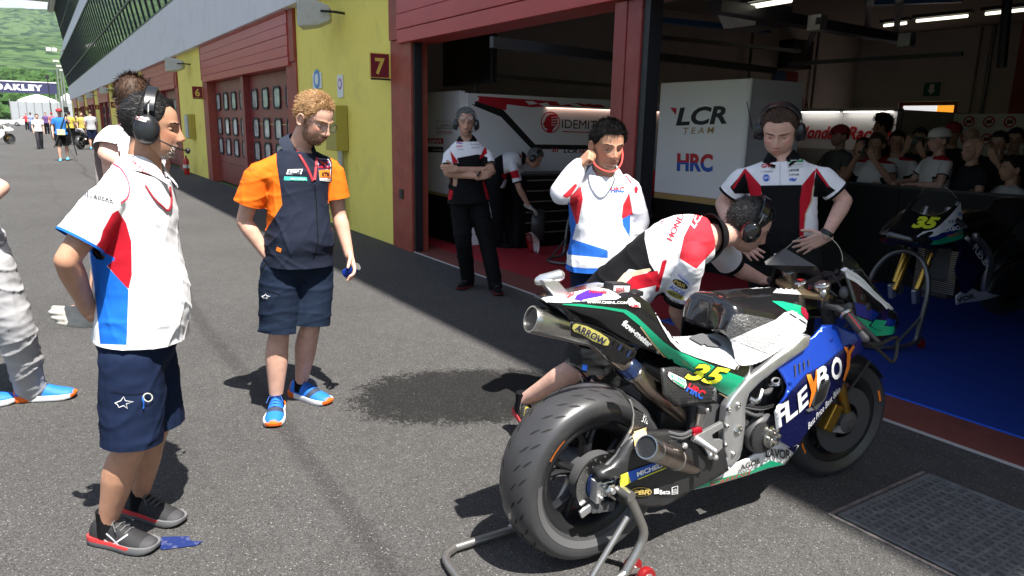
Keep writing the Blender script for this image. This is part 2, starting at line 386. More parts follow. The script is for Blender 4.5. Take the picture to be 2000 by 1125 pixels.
M_PANE = mat('pale_door_pane', (0.50, 0.50, 0.48), 0.12, var=0.5, vscale=5, spec=0.8, dirt=(0.12, 0.10, 0.10), dirt_scale=6, dirt_amt=0.7)
M_SIGN = mat('sign_red', (0.20, 0.018, 0.03), 0.4)
M_SYEL = mat('sign_yellow', (0.80, 0.58, 0.10), 0.5)
M_WHITE = mat('white_paint', (0.78, 0.78, 0.77), 0.4)
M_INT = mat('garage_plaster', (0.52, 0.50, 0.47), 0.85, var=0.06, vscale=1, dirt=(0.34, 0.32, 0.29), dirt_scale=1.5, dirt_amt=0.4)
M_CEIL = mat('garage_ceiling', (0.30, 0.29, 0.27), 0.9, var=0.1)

for m_ in (M_PANE, M_RED, M_RED2):
    g_ = nd(m_.node_tree, 'ShaderNodeNewGeometry')
    for n_ in [q for q in m_.node_tree.nodes if q.type == 'TEX_NOISE']: m_.node_tree.links.new(g_.outputs['Position'], n_.inputs['Vector'])
bld = thing('pit_building', 'long pit building with yellow walls, red garage doors and sloping glass upper floors', 'building')
END = -101.0; PITCH = 12.45; BAY_L, BAY_R = -8.88, -0.45       # bay 7 is the open one
# yellow piers between the bays
for k in range(-1, 8):
    x1 = BAY_L - PITCH * k; x0 = x1 - (PITCH - (BAY_R - BAY_L))
    if x1 < END: break
    w = MB().b2((max(x0, END), 0.0, -0.02), (x1, 0.45, 3.50)); w.build('wall', M_YEL, bld)
# jambs, shutters, doors
def red_bay(x0, x1, closed, far=False):
    MB().b2((x0 + 0.002, -0.03, -0.02), (x0 + 0.60, 0.20, 2.62)).build('door_jamb', M_RUST, bld, bevel=0.006)
    MB().b2((x1 - 0.60, -0.03, -0.02), (x1 - 0.002, 0.34, 2.62)).build('door_jamb', M_RUST, bld, bevel=0.006)
    # shutter box above, made of long ribbed boards
    zs = [2.56, 2.72, 2.90, 3.08, 3.26, 3.44, 3.52]
    for i in range(len(zs) - 1):
        MB().b2((x0 + 0.30, -0.075 - 0.006 * (i % 2), zs[i] + 0.006), (x1 - 0.30, 0.30, zs[i + 1])).build('shutter_board', M_RED2, bld, bevel=0.006)
    MB().b2((x0 + 0.02, -0.055, 2.622), (x0 + 0.298, 0.30, 3.50)).build('shutter_guide', M_RUST, bld)
    MB().b2((x1 - 0.298, -0.055, 2.622), (x1 - 0.02, 0.30, 3.50)).build('shutter_guide', M_RUST, bld)
    xm = (x0 + x1) / 2
    if closed:
        MB().b2((xm - 0.13, 0.02, -0.02), (xm + 0.13, 0.32, 2.558)).build('door_post', M_RED, bld, bevel=0.006)
        for a, b in ((x0 + 0.602, xm - 0.132), (xm + 0.132, x1 - 0.602)):
            n = 5; z0, z1 = 0.02, 2.556; hh = (z1 - z0) / n
            d = None
            for i in range(n):
                o = MB().b2((a, 0.16, z0 + i * hh + 0.004), (b, 0.20, z0 + (i + 1) * hh - 0.004)).build('door_panel', M_RED, bld, bevel=0.004)
            wn_ = 4; ww = (b - a) / wn_
            for zr in (0.95, 1.45, 2.06):
                for c in range(wn_):
                    if far: 
                        fr, pn = WIN_FR, WIN_PN
                    fo = link('window', WIN_FR, M_GASK, bld) if not WIN_FR.materials else link_shared('window', WIN_FR, bld)
                    fo.location = (a + ww * (c + 0.5), 0.155, zr)
                    po = link('pane', WIN_PN, M_PANE, fo) if not WIN_PN.materials else link_shared('pane', WIN_PN, fo)
    else:
        pass
def link_shared(name, me, parent):
    o = bpy.data.objects.new(name, me); COL.objects.link(o); o.parent = parent; return o
def rrect(w, h, r, n=4):
    out = []
    for cx, cz, a0 in ((w / 2 - r, h / 2 - r, 0), (-w / 2 + r, h / 2 - r, 90), (-w / 2 + r, -h / 2 + r, 180), (w / 2 - r, -h / 2 + r, 270)):
        for i in range(n): a = math.radians(a0 + 90 * i / (n - 1)); out.append((cx + r * math.cos(a), cz + r * math.sin(a)))
    return out
_o, _i = rrect(0.50, 0.44, 0.10), rrect(0.41, 0.35, 0.07)
_m = MB(); n_ = len(_o)
_m.loft([[(x, 0.0, z) for x, z in _o], [(x, -0.022, z) for x, z in _o], [(x, -0.022, z) for x, z in _i], [(x, 0.004, z) for x, z in _i]], cap=False)
WIN_FR = _m.mesh('window_frame')
WIN_PN = MB().prism(_i, lambda x, z: (x, 0.002, z), lambda x, z: (x, -0.006, z)).mesh('window_pane')
for k in range(0, 8):
    x0 = BAY_L - PITCH * k; x1 = BAY_R - PITCH * k
    if x0 < END: break
    red_bay(x0, x1, k > 0 and k != 0, k > 2)
# centre pillar of the open bay
PX0, PX1 = -4.56, -4.26
MB().b2((PX0, -0.03, 0), (PX0 + 0.14, 0.16, 2.558)).build('door_post', M_RED, bld, bevel=0.006)
MB().b2((PX0 + 0.144, -0.02, 0), (PX1, 0.15, 2.557)).build('door_post', M_RED, bld, bevel=0.006)
MB().b2((PX1 + 0.004, 0.0, 0), (PX1 + 0.07, 0.13, 2.556)).build('door_rail', M_DARK, bld)
MB().b2((BAY_L + 0.604, 0.0, 0), (BAY_L + 0.645, 0.10, 2.556)).build('door_rail', M_DARK, bld)
MB().b2((PX0 - 0.03, 0.02, 0.0), (PX0 - 0.004, 0.10, 2.556)).build('door_rail', M_DARK, bld)
MB().box((BAY_L + 0.30, -0.036, 0.72), (0.10, 0.02, 0.12)).build('socket_box', M_BLK, bld)
# fascia in panels
xs = list(np.arange(-0.45 + 6.2 - 2 * 6.225, END, -6.225)); xs = [6.0] + xs + [END]
for a, b in zip(xs[:-1], xs[1:]):
    MB().b2((b + 0.006, -0.17, 3.485), (a - 0.006, 0.44, 4.97)).build('fascia_panel', M_FASC, bld, bevel=0.01)
MB().b2((END, -0.14, 3.53), (6, 0.46, 3.56)).build('soffit', M_SOFF, bld)
# sloping glass storeys: two rows of panes between mullions
def glass_row(y0, z0, y1, z1, step):
    n = int(-END / step); sl = math.atan2(-(y1 - y0), z1 - z0); Ln = math.hypot(y1 - y0, z1 - z0)
    pm = MB().box((0, 0, Ln / 2), (step - 0.10, 0.02, Ln - 0.06)).mesh('glass_pane'); pm.materials.append(M_GLASS)
    mm = MB().box((0, -0.012, Ln / 2), (0.075, 0.075, Ln)).mesh('mullion'); mm.materials.append(M_MULL)
    for i in range(n + 1):
        x = END + i * step
        o = link_shared('mullion', mm, bld); o.location = (x, y0, z0); o.rotation_euler = (sl, 0, 0)
        if i < n:
            o = link_shared('glass_pane', pm, bld); o.location = (x + step / 2, y0, z0); o.rotation_euler = (sl, 0, 0)
    for t in (0.0, 0.36, 1.0):
        y = y0 + (y1 - y0) * t; z = z0 + (z1 - z0) * t
        MB().box(((END + 6) / 2, y, z), (6 - END, 0.11, 0.07), rot=rotx(sl)).build('transom', M_MULL, bld)
glass_row(-0.12, 5.0, -0.68, 7.95, 1.28)
MB().add([(END, -0.69, 7.97), (6, -0.69, 7.97), (6, -0.16, 10.1), (END, -0.16, 10.1), (END, 0.4, 7.97), (6, 0.4, 7.97), (6, 0.4, 10.1), (END, 0.4, 10.1)], [(0, 1, 2, 3), (4, 7, 6, 5), (0, 4, 5, 1), (3, 2, 6, 7), (0, 3, 7, 4), (1, 5, 6, 2)]).build('fascia_band', M_FASC, bld)
glass_row(-0.12, 10.12, -0.64, 13.5, 1.28)
MB().b2((END - 3, -1.27, 13.55), (6, 14, 13.95)).build('roof', mat('roof_edge', (0.24, 0.23, 0.22), 0.7), bld)
MB().b2((END - 2.5, -1.15, 13.40), (6, -0.75, 13.545)).build('roof_gutter', M_SOFF, bld)
MB().b2((END - 8, -4.6, 15.2), (END + 1.5, -1.0, 15.5)).build('roof_canopy', MATS['roof_edge'], bld)
MB().b2((END, 0.46, 4.98), (6, 13.5, 13.4)).build('upper_floor', M_DARK, bld)
MB().b2((END - 0.02, 0.0, 0), (END + 0.3, 13.4, 4.97)).build('end_wall', M_FASC, bld)

# numbered flag signs, floodlights and small fittings on the piers
SIGNS = {7: 'dark red square sign with yellow number seven by the open garage', 6: 'dark red sign with yellow number six left of the closed red door', 5: 'dark red sign with yellow number five, behind the front left man', 4: 'dark red sign with yellow number four far down the lane', 3: 'small dark red sign with yellow number three', 2: 'small dark red sign with yellow number two', 1: 'farthest dark red sign, yellow number one'}
def flag_sign(num, x, first):
    t = thing('number_sign', SIGNS[num], 'sign', (x, 0, 2.32), 0, 'numbered garage signs')
    MB().box((0, -0.155, 0), (0.03, 0.27, 0.31)).build('sign_board', M_SYEL, t, bevel=0.004)
    MB().box((0.0, -0.155, 0), (0.036, 0.245, 0.285)).build('sign_face', M_SIGN, t)
    MB().box((0, -0.14, -0.166), (0.04, 0.26, 0.02)).build('bracket', M_DARK, t)
    V, Fs = text2d(str(num), 0.03); wd = V[:, 0].max()
    text_plane(str(num), (0.0195, -0.155 - wd * 0.095 * 1.0, -0.098), (0, 1, 0), (0, 0, 1), 0.195, M_SYEL, t, bold=0.03, width=wd * 0.19)
for k in range(7):
    flag_sign(7 - k, BAY_L - PITCH * k - 0.06, k == 0)
M_LAMP = mat('floodlight_housing', (0.50, 0.50, 0.47), 0.5, dirt=(0.3, 0.26, 0.2), dirt_scale=9, dirt_amt=0.5)
def floodlight(x, lab):
    t = thing('floodlight', lab, 'floodlight', (x, -0.02, 3.10), 0, 'floodlights along the piers')
    r = rotz(math.radians(-25))
    prof = [(-0.30, -0.17, 0.20), (-0.27, -0.18, 0.21), (0.0, -0.15, 0.19), (0.18, -0.08, 0.13), (0.20, -0.06, 0.10)]
    rings = []
    for px_, z0, z1 in prof: 
        w = 0.22 if px_ < -0.25 else 0.22 * (0.55 + 0.45 * (0.2 - px_) / 0.5)
        rings.append(np.array([(w, px_ * 0.9, z0), (w, px_ * 0.9, z1), (-w, px_ * 0.9, z1), (-w, px_ * 0.9, z0)]) @ r.T + np.array([0, -0.30, 0]))
    MB().loft(rings).build('housing', M_LAMP, t, bevel=0.02)
    fr = np.array([(0.19, -0.275, -0.14), (0.19, -0.275, 0.17), (-0.19, -0.275, 0.17), (-0.19, -0.275, -0.14)]) @ r.T + np.array([0, -0.30, 0])
    MB().add(fr, [(0, 1, 2, 3)]).build('glass', mat('floodlight_glass', (0.55, 0.55, 0.55), 0.15), t)
    MB().tube([(0.22, -0.34, 0.04), (0.26, -0.15, 0.04), (0.2, 0.02, 0.04)], 0.018).build('bracket', M_DARK, t)
floodlight(-10.75, 'grey floodlight high on the yellow wall beside sign 7')
for k in range(1, 6):
    floodlight(-10.75 - PITCH * k, ['grey floodlight high on the wall left of sign 6', 'grey floodlight above the sign with number five', 'grey floodlight above the sign with number four', 'grey floodlight above the sign with number three', 'farthest grey floodlight, above the sign with number two'][k - 1])
t = thing('meter_box', 'olive metal wall box on the yellow pier behind the man in orange', 'wall box', (-10.75, -0.002, 1.52))
MB().box((0, -0.10, 0), (0.46, 0.19, 0.66)).build('box_body', mat('olive_steel', (0.40, 0.33, 0.06), 0.5, var=0.05), t, bevel=0.01)
for i in range(5): MB().box((0.10, -0.197, 0.20 + 0.025 * i), (0.10, 0.006, 0.010)).build('vent_slot', M_DARK, t)
MB().tube([(0.1, -0.08, -0.331), (0.1, -0.08, -1.50)], 0.05).build('conduit', mat('galvanised', (0.45, 0.46, 0.47), 0.35, 0.8), t, smooth=True)
for px0, py0, px1, py1, colr, nm, lb in ((611, 144, 629, 172, (0.12, 0.28, 0.55), 'notice', 'white notice with blue round symbol on the yellow pier'), (659, 147, 671, 190, (0.45, 0.20, 0.45), 'notice', 'white notice with purple spiral symbol on the yellow pier')):
    a = p_y(px0, py0, -0.01); b = p_y(px1, py1, -0.01); t = thing('wall_notice', lb, 'notice', (a[0], -0.006, b[2]))
    w, h = b[0] - a[0], a[2] - b[2]
    MB().b2((0, -0.012, 0), (w, 0, h)).build('panel', M_WHITE, t)
    th = np.linspace(0, 2 * math.pi, 20)
    MB().prism([(w / 2 + 0.36 * w * math.cos(q), h * 0.6 + 0.36 * w * math.sin(q)) for q in th[:-1]], lambda x, z: (x, -0.012, z), lambda x, z: (x, -0.016, z)).build('symbol', mat(lb[:20], colr, 0.5), t)
    MB().prism([(w / 2 + 0.2 * w * math.cos(q), h * 0.6 + 0.2 * w * math.sin(q)) for q in th[:-1]], lambda x, z: (x, -0.016, z), lambda x, z: (x, -0.019, z)).build('symbol', M_WHITE, t)
t = thing('meter_box', 'olive wall box on the pier below sign 6', 'wall box', (-23.2, -0.002, 1.4))
MB().box((0, -0.09, 0), (0.55, 0.17, 0.70)).build('box_body', MATS['olive_steel'], t, bevel=0.01); MB().box((-0.05, -0.19, 0), (0.45, 0.02, 0.62)).build('door', M_LAMP, t)
t = thing('fire_extinguisher', 'red fire extinguisher standing by the wall under sign 6', 'extinguisher', (-23.4, -0.25, 0.0))
M_EXT = mat('extinguisher_red', (0.5, 0.02, 0.02), 0.25)
MB().lathe([(0.075, 0), (0.08, 0.02), (0.08, 0.40), (0.06, 0.46), (0.025, 0.49), (0.025, 0.52)], 16).build('cylinder', M_EXT, t, smooth=True)
MB().box((0, 0, 0.24), (0.165, 0.165, 0.10)).build('sticker', M_WHITE, t); MB().box((0.03, 0, 0.54), (0.14, 0.03, 0.03)).build('valve', M_BLK, t); MB().tube([(0.05, 0, 0.53), (0.12, 0, 0.4), (0.09, 0, 0.1)], 0.012).build('hose', M_BLK, t)

# ================================================================ GARAGE INTERIOR
GZ = 0.004
M_SILL = mat('oxide_red_threshold', (0.16, 0.045, 0.035), 0.7, var=0.15, vscale=5, dirt=(0.08, 0.04, 0.035), dirt_scale=6, dirt_amt=0.5)
M_CARP_R = mat('red_floor_mat', (0.32, 0.010, 0.020), 0.75, var=0.05); M_CARP_B = mat('blue_floor_mat', (0.008, 0.036, 0.25), 0.7, var=0.04); M_MATEDGE = mat('blue_mat_edge', (0.015, 0.12, 0.75), 0.5)
M_CONC = mat('garage_concrete', (0.20, 0.19, 0.18), 0.6, var=0.15)
def slab(name, x0, y0, x1, y1, z, m, **k): return MB().b2((x0, y0, z - 0.03), (x1, y1, z)).build(name, m, **k)
slab('garage_floor', -10.9, 0.38, 4, 13.3, 0.003, M_CONC, kind='structure')
slab('threshold_strip', BAY_L + 0.2, 0.0, BAY_R, 0.40, 0.010, M_SILL, kind='structure')
MB().b2((BAY_L + 0.2, -0.012, -0.01), (BAY_R, -0.001, 0.012)).build('threshold_edge', mat('worn_edge', (0.45, 0.42, 0.40), 0.6), kind='structure')
slab('red_floor', -10.8, 0.402, -4.30, 8, 0.014, M_CARP_R, kind='structure')
slab('blue_floor', -4.26, 0.402, 3.5, 8, 0.014, M_CARP_B, kind='structure')
MB().b2((-4.26, 0.385, 0.0), (3.5, 0.401, 0.0155)).build('mat_edge', M_MATEDGE, kind='structure')
def wallpart(name, lo, hi, m=M_INT): return MB().b2(lo, hi).build(name, m, kind='structure')
wallpart('garage_wall_left', (-11.0, 0.46, 0), (-10.9, 13.3, 4.9)); wallpart('garage_wall_right', (4.0, 0.46, 0), (4.1, 13.3, 4.9))
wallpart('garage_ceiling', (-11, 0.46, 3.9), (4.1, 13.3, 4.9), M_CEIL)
# rear wall with a glazed door opening
rw = MB()
rw.b2((-11, 13.3, 0), (-9.75, 13.5, 4.9)); rw.b2((-8.40, 13.3, 0), (4.1, 13.5, 4.9)); rw.b2((-9.75, 13.3, 2.36), (-8.40, 13.5, 4.9))
rw.build('garage_wall_rear', M_INT, kind='structure')
t = thing('rear_door', 'dark framed rear doorway with bright daylight in its upper pane', 'door', (-9.075, 13.36, 0))
MB().b2((-0.67, -0.02, 2.27), (0.67, 0.06, 2.355)).build('frame', M_RUST, t); MB().b2((-0.67, -0.02, 0), (-0.58, 0.06, 2.268)).build('frame', M_RUST, t); MB().b2((0.58, -0.02, 0), (0.67, 0.06, 2.268)).build('frame', M_RUST, t)
MB().b2((-0.578, 0.0, 0.0), (0.20, 0.03, 2.265)).build('lit_pane', mat('daylit_pane', (0.8, 0.8, 0.8), 0.3, emit=(0.95, 0.93, 0.96), estr=0.32), t)
MB().b2((0.205, 0.0, 0.0), (0.578, 0.03, 2.265)).build('orange_pane', mat('orange_lit_pane', (0.9, 0.35, 0.03), 0.3, emit=(1.0, 0.36, 0.03), estr=0.4), t)
M_PIPE = mat('grey_pipe', (0.16, 0.16, 0.16), 0.4, 0.6)
for x, y, r in ((-10.82, 9.2, 0.03), (-10.82, 11.5, 0.03), (-8.1, 13.22, 0.025), (-7.85, 13.2, 0.04)):
    MB().tube([(x, y, 0.02), (x, y, 3.88)], r, 8).build('wall_pipe', M_PIPE, label={9.2: 'thin dark pipe on the left garage wall, nearer the lettering', 11.5: 'thin dark pipe on the left garage wall, farther from the lettering', 13.22: 'thin pipe on the rear garage wall beside the emergency sign', 13.2: 'thicker pipe on the rear garage wall beside the red column'}[y], cat='pipe', group='pipes on the garage walls')
MB().b2((-7.2, 12.9, 0), (-6.75, 13.28, 3.9)).build('wall_column', M_RUST, label='dark red steel column at the back of the garage', cat='column')
t = thing('emergency_sign', 'green emergency sign with white mark above the rear door', 'sign', (-9.0, 13.27, 2.62)); MB().box((0, 0, 0), (0.36, 0.03, 0.30)).build('board', mat('sign_green', (0.01, 0.16, 0.09), 0.5), t); MB().prism([(-0.05, 0.11), (0.05, 0.11), (0.05, -0.02), (0.09, -0.02), (0.0, -0.11), (-0.09, -0.02), (-0.05, -0.02)], lambda x, z: (x, -0.017, z), lambda x, z: (x, -0.02, z)).build('mark', M_WHITE, t)
_a = p_x(1534, 216, -10.89); _b = p_x(1577, 216, -10.89)
t = thing('wall_lettering', 'dark red lettering on the garage side wall', 'lettering', (-10.89, _a[1], _a[2])); text_plane('mugello', (0.004, 0, 0), (0, 1, 0), (0, 0, 1), 0.30, M_SIGN, t, bold=0.01, width=_b[1] - _a[1])
# services under the ceiling
M_STEEL = mat('dull_steel', (0.30, 0.30, 0.28), 0.45, 0.7, var=0.2); M_DKS = mat('dark_steel', (0.05, 0.05, 0.052), 0.5, 0.3); M_BLUP = mat('blue_pipe', (0.03, 0.10, 0.22), 0.4)
M_TUBE = mat('fluorescent_tube', (0.9, 0.9, 0.8), 0.3, emit=(1.0, 0.95, 0.75), estr=0.9)
def beam(pa, pb, w, h, m, lab, cat='beam', name='beam', grp=None):
    pa, pb = np.asarray(pa, float), np.asarray(pb, float); d = pb - pa; a, b, dd = frame_from(d); Rm = np.stack([a, b, dd], 1)
    return MB().box((pa + pb) / 2, (w, h, np.linalg.norm(d)), rot=Rm).build(name, m, label=lab, cat=cat, group=grp)
def lit_tube(pa, pb, lab):
    pa, pb = np.asarray(pa, float), np.asarray(pb, float)
    t = thing('fluorescent_light', lab, 'light', tuple(pa), 0, 'fluorescent lights under the garage ceiling')
    MB().tube([(0, 0, 0), tuple(pb - pa)], 0.022, 8).build('tube', M_TUBE, t); a, b, dd = frame_from(pb - pa); MB().box((pb - pa) / 2 + np.array([0, 0, 0.06]), (0.12, 0.05, np.linalg.norm(pb - pa) + 0.1), rot=np.stack([a, b, dd], 1)).build('housing', M_DKS, t)
def pd(px, py, z):  # point at height z (above the camera) seen at a pixel
    return p_ground(px, py, z)
lit_tube(pd(1462, 14, 2.75), pd(1545, 0, 2.75), 'lit fluorescent tube at the top edge above the white team panel')
lit_tube(pd(1727, 50, 3.3), pd(1770, 45, 3.3), 'short lit fluorescent tube deep under the ceiling')
lit_tube(pd(1790, 41, 3.3), pd(1890, 31, 3.3), 'long lit fluorescent tube in the middle of the dark ceiling')
lit_tube(pd(1925, 27, 3.3), pd(2010, 18, 3.3), 'lit fluorescent tube at the right edge of the ceiling')
beam(pd(1260, 70, 2.9), pd(1560, 100, 2.9), 0.10, 0.05, M_PIPE, 'grey conduit crossing above the white team panel', 'pipe')
beam(pd(1395, 12, 2.7), pd(1775, 80, 2.7), 0.16, 0.10, M_DKS, 'dark overhead cable tray running to the right', 'cable tray')
beam(pd(1540, 125, 2.5), pd(1880, 105, 2.5), 0.05, 0.05, M_DKS, 'dark suspended pipe over the spectators', 'pipe')
beam(pd(1700, 5, 2.75), pd(1692, 58, 2.75), 0.06, 0.04, M_STEEL, 'steel hanger strap of the cable tray', 'bracket')
beam(pd(1757, 0, 2.75), pd(1750, 68, 2.75), 0.06, 0.04, M_STEEL, 'right steel hanger strap of the cable tray', 'bracket')
beam(pd(1600, 38, 2.62), pd(1575, 95, 2.62), 0.05, 0.04, M_DKS, 'dark hanger under the cable tray', 'bracket')
beam(pd(1270, 38, 2.85), pd(1500, 60, 2.85), 0.12, 0.06, M_BLUP, 'dark blue pipe under the ceiling near the pillar', 'pipe')
beam(pd(1690, 3, 3.2), pd(1880, -4, 3.2), 0.10, 0.10, M_BLUP, 'blue pipe along the ceiling at the top edge', 'pipe')
beam(pd(960, 82, 2.3), pd(1205, 112, 2.3), 0.05, 0.09, M_DKS, 'dark door rail crossing the left half of the garage', 'rail')
beam(pd(962, 148, 2.25), pd(1205, 168, 2.25), 0.04, 0.05, M_PIPE, 'grey pipe on the garage wall behind the television', 'pipe')
beam(pd(1262, 108, 2.6), pd(1512, 138, 2.6), 0.10, 0.10, M_DKS, 'dark horizontal rail above the white team panel', 'rail')
for px_, py_ in ((1596, 45), (1770, 78)):
    q = pd(px_, py_, 2.62); MB().box(q, (0.14, 0.10, 0.14)).build('junction_box', M_STEEL, label=('grey junction box on the cable tray, left one' if px_ < 1700 else 'grey junction box on the cable tray, right one'), cat='box')
q = pd(1470, 45, 2.75); t = thing('duct_outlet', 'square tapered metal duct outlet hanging from the ceiling', 'duct', tuple(q)); MB().box((0, 0, 0.05), (0.42, 0.42, 0.22), taper=1.4).build('hood', M_STEEL, t); MB().tube([(0, 0, 0.16), (-0.05, 0, 0.4), (-0.2, 0.1, 0.6)], 0.12, 12).build('hose', M_DKS, t, smooth=True)
q0 = pd(1968, -5, 3.0); q1 = q0.copy(); d = ray(1958, 132); q1 = p_plane(1956, 132, q0, (q0[0] - CAM0[0], q0[1] - CAM0[1], 0))
MB().tube([q0, q1], 0.05, 8).build('hanging_hose', M_BLK, label='black air hose hanging from the ceiling at the right', cat='hose')
MB().b2((-10.88, 10.2, 3.0), (-10.5, 10.9, 3.6)).build('wall_cabinet', M_BLK, label='black box high on the left garage wall', cat='cabinet')
MB().b2((-10.895, 10.1, 0.0), (-10.86, 10.5, 2.95)).build('wall_stripe', M_BLUP, label='dark blue vertical strip on the left garage wall', cat='wall strip'); MB().b2((-10.895, 10.52, 0.0), (-10.86, 10.95, 2.95)).build('wall_stripe', M_SIGN, label='dark red vertical strip on the left garage wall', cat='wall strip')

# team panels
M_PANEL = mat('white_panel', (0.86, 0.86, 0.87), 0.3, coat=0.3); M_GOLD = mat('gold_strip', (0.42, 0.28, 0.10), 0.4); M_PBLK = mat('black_panel', (0.006, 0.006, 0.0065), 0.45, spec=0.2)
M_LOGOR = mat('logo_red', (0.55, 0.015, 0.03), 0.45); M_LOGOB = mat('logo_blue', (0.02, 0.10, 0.48), 0.45); M_LOGOK = mat('logo_black', (0.015, 0.015, 0.016), 0.5); M_LOGOG = mat('logo_gold', (0.40, 0.28, 0.10), 0.5); M_LOGOW = mat('logo_white', (0.80, 0.80, 0.80), 0.5)
YP = 2.4
t = thing('team_panel', 'large white display box with black and gold team lettering in the garage', 'display panel', (-6.50, YP, 0.012))
x0, x1 = 0.0, 1.32
MB().b2((x0, 0, 0.84), (x1, 0.9, 2.13)).build('panel', M_PANEL, t, bevel=0.008); MB().b2((x0 + 0.003, 0.003, 0.77), (x1 - 0.003, 0.897, 0.838)).build('gold_band', M_GOLD, t); MB().b2((x0 + 0.006, 0.006, 0), (x1 - 0.006, 0.894, 0.768)).build('base', M_PBLK, t)
MB().lathe([(0.03, 0.845), (0.03, 2.125)], 12, (x1 + 0.0, 0.0, 0)).build('corner_post', M_PANEL, t, smooth=True)
bpy.context.view_layer.update()
S_ = Surf([o for o in t.children])
def hrc_px(surf, p0, p1, h, parent, shr=0.0, name='logo'):
    """red over blue three-letter mark"""
    V, Fs = text2d('HRC', 0.045, 0.0, 1.0); V = V.copy(); w = V[:, 0].max(); p0 = np.asarray(p0, float); p1 = np.asarray(p1, float); u = (p1 - p0) / w; up = unit(np.array([u[1], -u[0]])) * h
    # split at mid height by duplicating with clipped coordinates
    for lo, hi, m in ((0.0, 0.46, M_LOGOB), (0.46, 1.2, M_LOGOR)):
        b = bmesh.new(); vs = [b.verts.new((x, y, 0)) for x, y in V]
        for f in Fs:
            try: b.faces.new([vs[i] for i in f])
            except ValueError: pass
        if lo > 0: bmesh.ops.bisect_plane(b, geom=b.verts[:] + b.edges[:] + b.faces[:], plane_co=(0, lo, 0), plane_no=(0, -1, 0), clear_outer=True)
        else: bmesh.ops.bisect_plane(b, geom=b.verts[:] + b.edges[:] + b.faces[:], plane_co=(0, hi, 0), plane_no=(0, 1, 0), clear_outer=True)
        b.verts.index_update(); VV = np.array([v.co[:2] for v in b.verts]); FF = [tuple(v.index for v in f.verts) for f in b.faces]; b.free()
        if len(VV): decal_px(surf, p0 + VV[:, :1] * u + VV[:, 1:] * up, FF, name, m, parent, 0.0025, 8)
text_px(S_, 'LCR', (1320, 244), (1420, 240), 34, M_LOGOK, t, 'logo', bold=0.035, shear=0.25)
decal_px(S_, *poly2d([(1309, 210), (1322, 211), (1320, 225)]), 'logo', M_LOGOR, t)
text_px(S_, 'TEAM', (1335, 262), (1396, 260), 13, M_LOGOG, t, 'logo', bold=0.01, shear=0.2, space=1.5)
hrc_px(S_, (1322, 332), (1392, 334), 33, t)
# barrier in front of the spectators
t = thing('crowd_barrier', 'black chest-high barrier in front of the spectators', 'barrier', (0, 3.75, 0.012))
for i in range(5): MB().b2((-5.6 + i * 1.4 + 0.004, 0, 0), (-5.6 + (i + 1) * 1.4 - 0.004, 0.06, 1.03)).build('panel', M_PBLK, t)
MB().b2((-5.6, -0.02, 1.031), (1.4, 0.10, 1.055)).build('top_rail', M_BLK, t)
# illuminated honda racing wall, partition and posters
t = thing('team_wall', 'back-lit white wall panels with red racing lettering behind the spectators', 'display panel', (-9.35, 9.0, 0.003))
for a, b in ((0, 1.0), (1.008, 2.06)): 
    MB().b2((a, 0, 0), (b, 0.06, 2.0)).build('panel', M_PANEL, t)
    MB().b2((a + 0.03, -0.004, 0.0), (b - 0.03, -0.001, 1.30)).build('grey_panel', mat('grey_panel', (0.40, 0.40, 0.40), 0.5), t)
MB().b2((0, -0.16, 2.003), (2.06, 0.08, 2.06)).build('light_box', M_PANEL, t)
MB().b2((0.1, -0.13, 1.985), (0.95, -0.06, 2.001)).build('light_strip', mat('panel_light', (0.9, 0.9, 0.85), 0.3, emit=(1.0, 0.93, 0.85), estr=1.6), t); MB().b2((1.08, -0.13, 1.985), (2.0, -0.06, 2.001)).build('light_strip', MATS['panel_light'], t)
text_plane('Honda', (0.05, -0.006, 1.50), (1, 0, 0), (0, 0, 1), 0.235, M_LOGOR, t, bold=0.03, shear=0.3, width=0.80); text_plane('Racing', (1.12, -0.006, 1.50), (1, 0, 0), (0, 0, 1), 0.235, M_LOGOR, t, bold=0.03, shear=0.3, width=0.88)
t = thing('partition', 'plain pale partition panels beside the lit racing wall', 'partition', (-7.26, 9.0, 0.003))
MB().b2((0, 0, 0), (0.05, 3.0, 2.03)).build('panel', M_INT, t); MB().b2((-0.03, -0.03, 0), (0.06, -0.002, 2.05)).build('post', M_BLK, t)
t = thing('poster_panel', 'pale safety panel with small red prohibition signs', 'notice board', (-7.12, 10.6, 0.003)); MB().b2((0, 0, 0), (1.25, 0.05, 2.0)).build('panel', M_PANEL, t)
for i, (a, z) in enumerate(((0.28, 1.86), (0.62, 1.86), (0.96, 1.86), (0.28, 1.55), (0.62, 1.55), (0.96, 1.55))):
    th = np.linspace(0, 2 * math.pi, 21)[:-1]
    MB().loft([[(a + 0.10 * math.cos(q), -0.004, z + 0.10 * math.sin(q)) for q in th], [(a + 0.075 * math.cos(q), -0.005, z + 0.075 * math.sin(q)) for q in th]], cap=False).build('symbol', M_LOGOR, t); MB().box((a, -0.005, z), (0.02, 0.003, 0.16), rot=roty(0.8)).build('symbol', M_LOGOR, t); MB().box((a, -0.003, z), (0.09, 0.002, 0.06)).build('symbol', M_LOGOK, t)
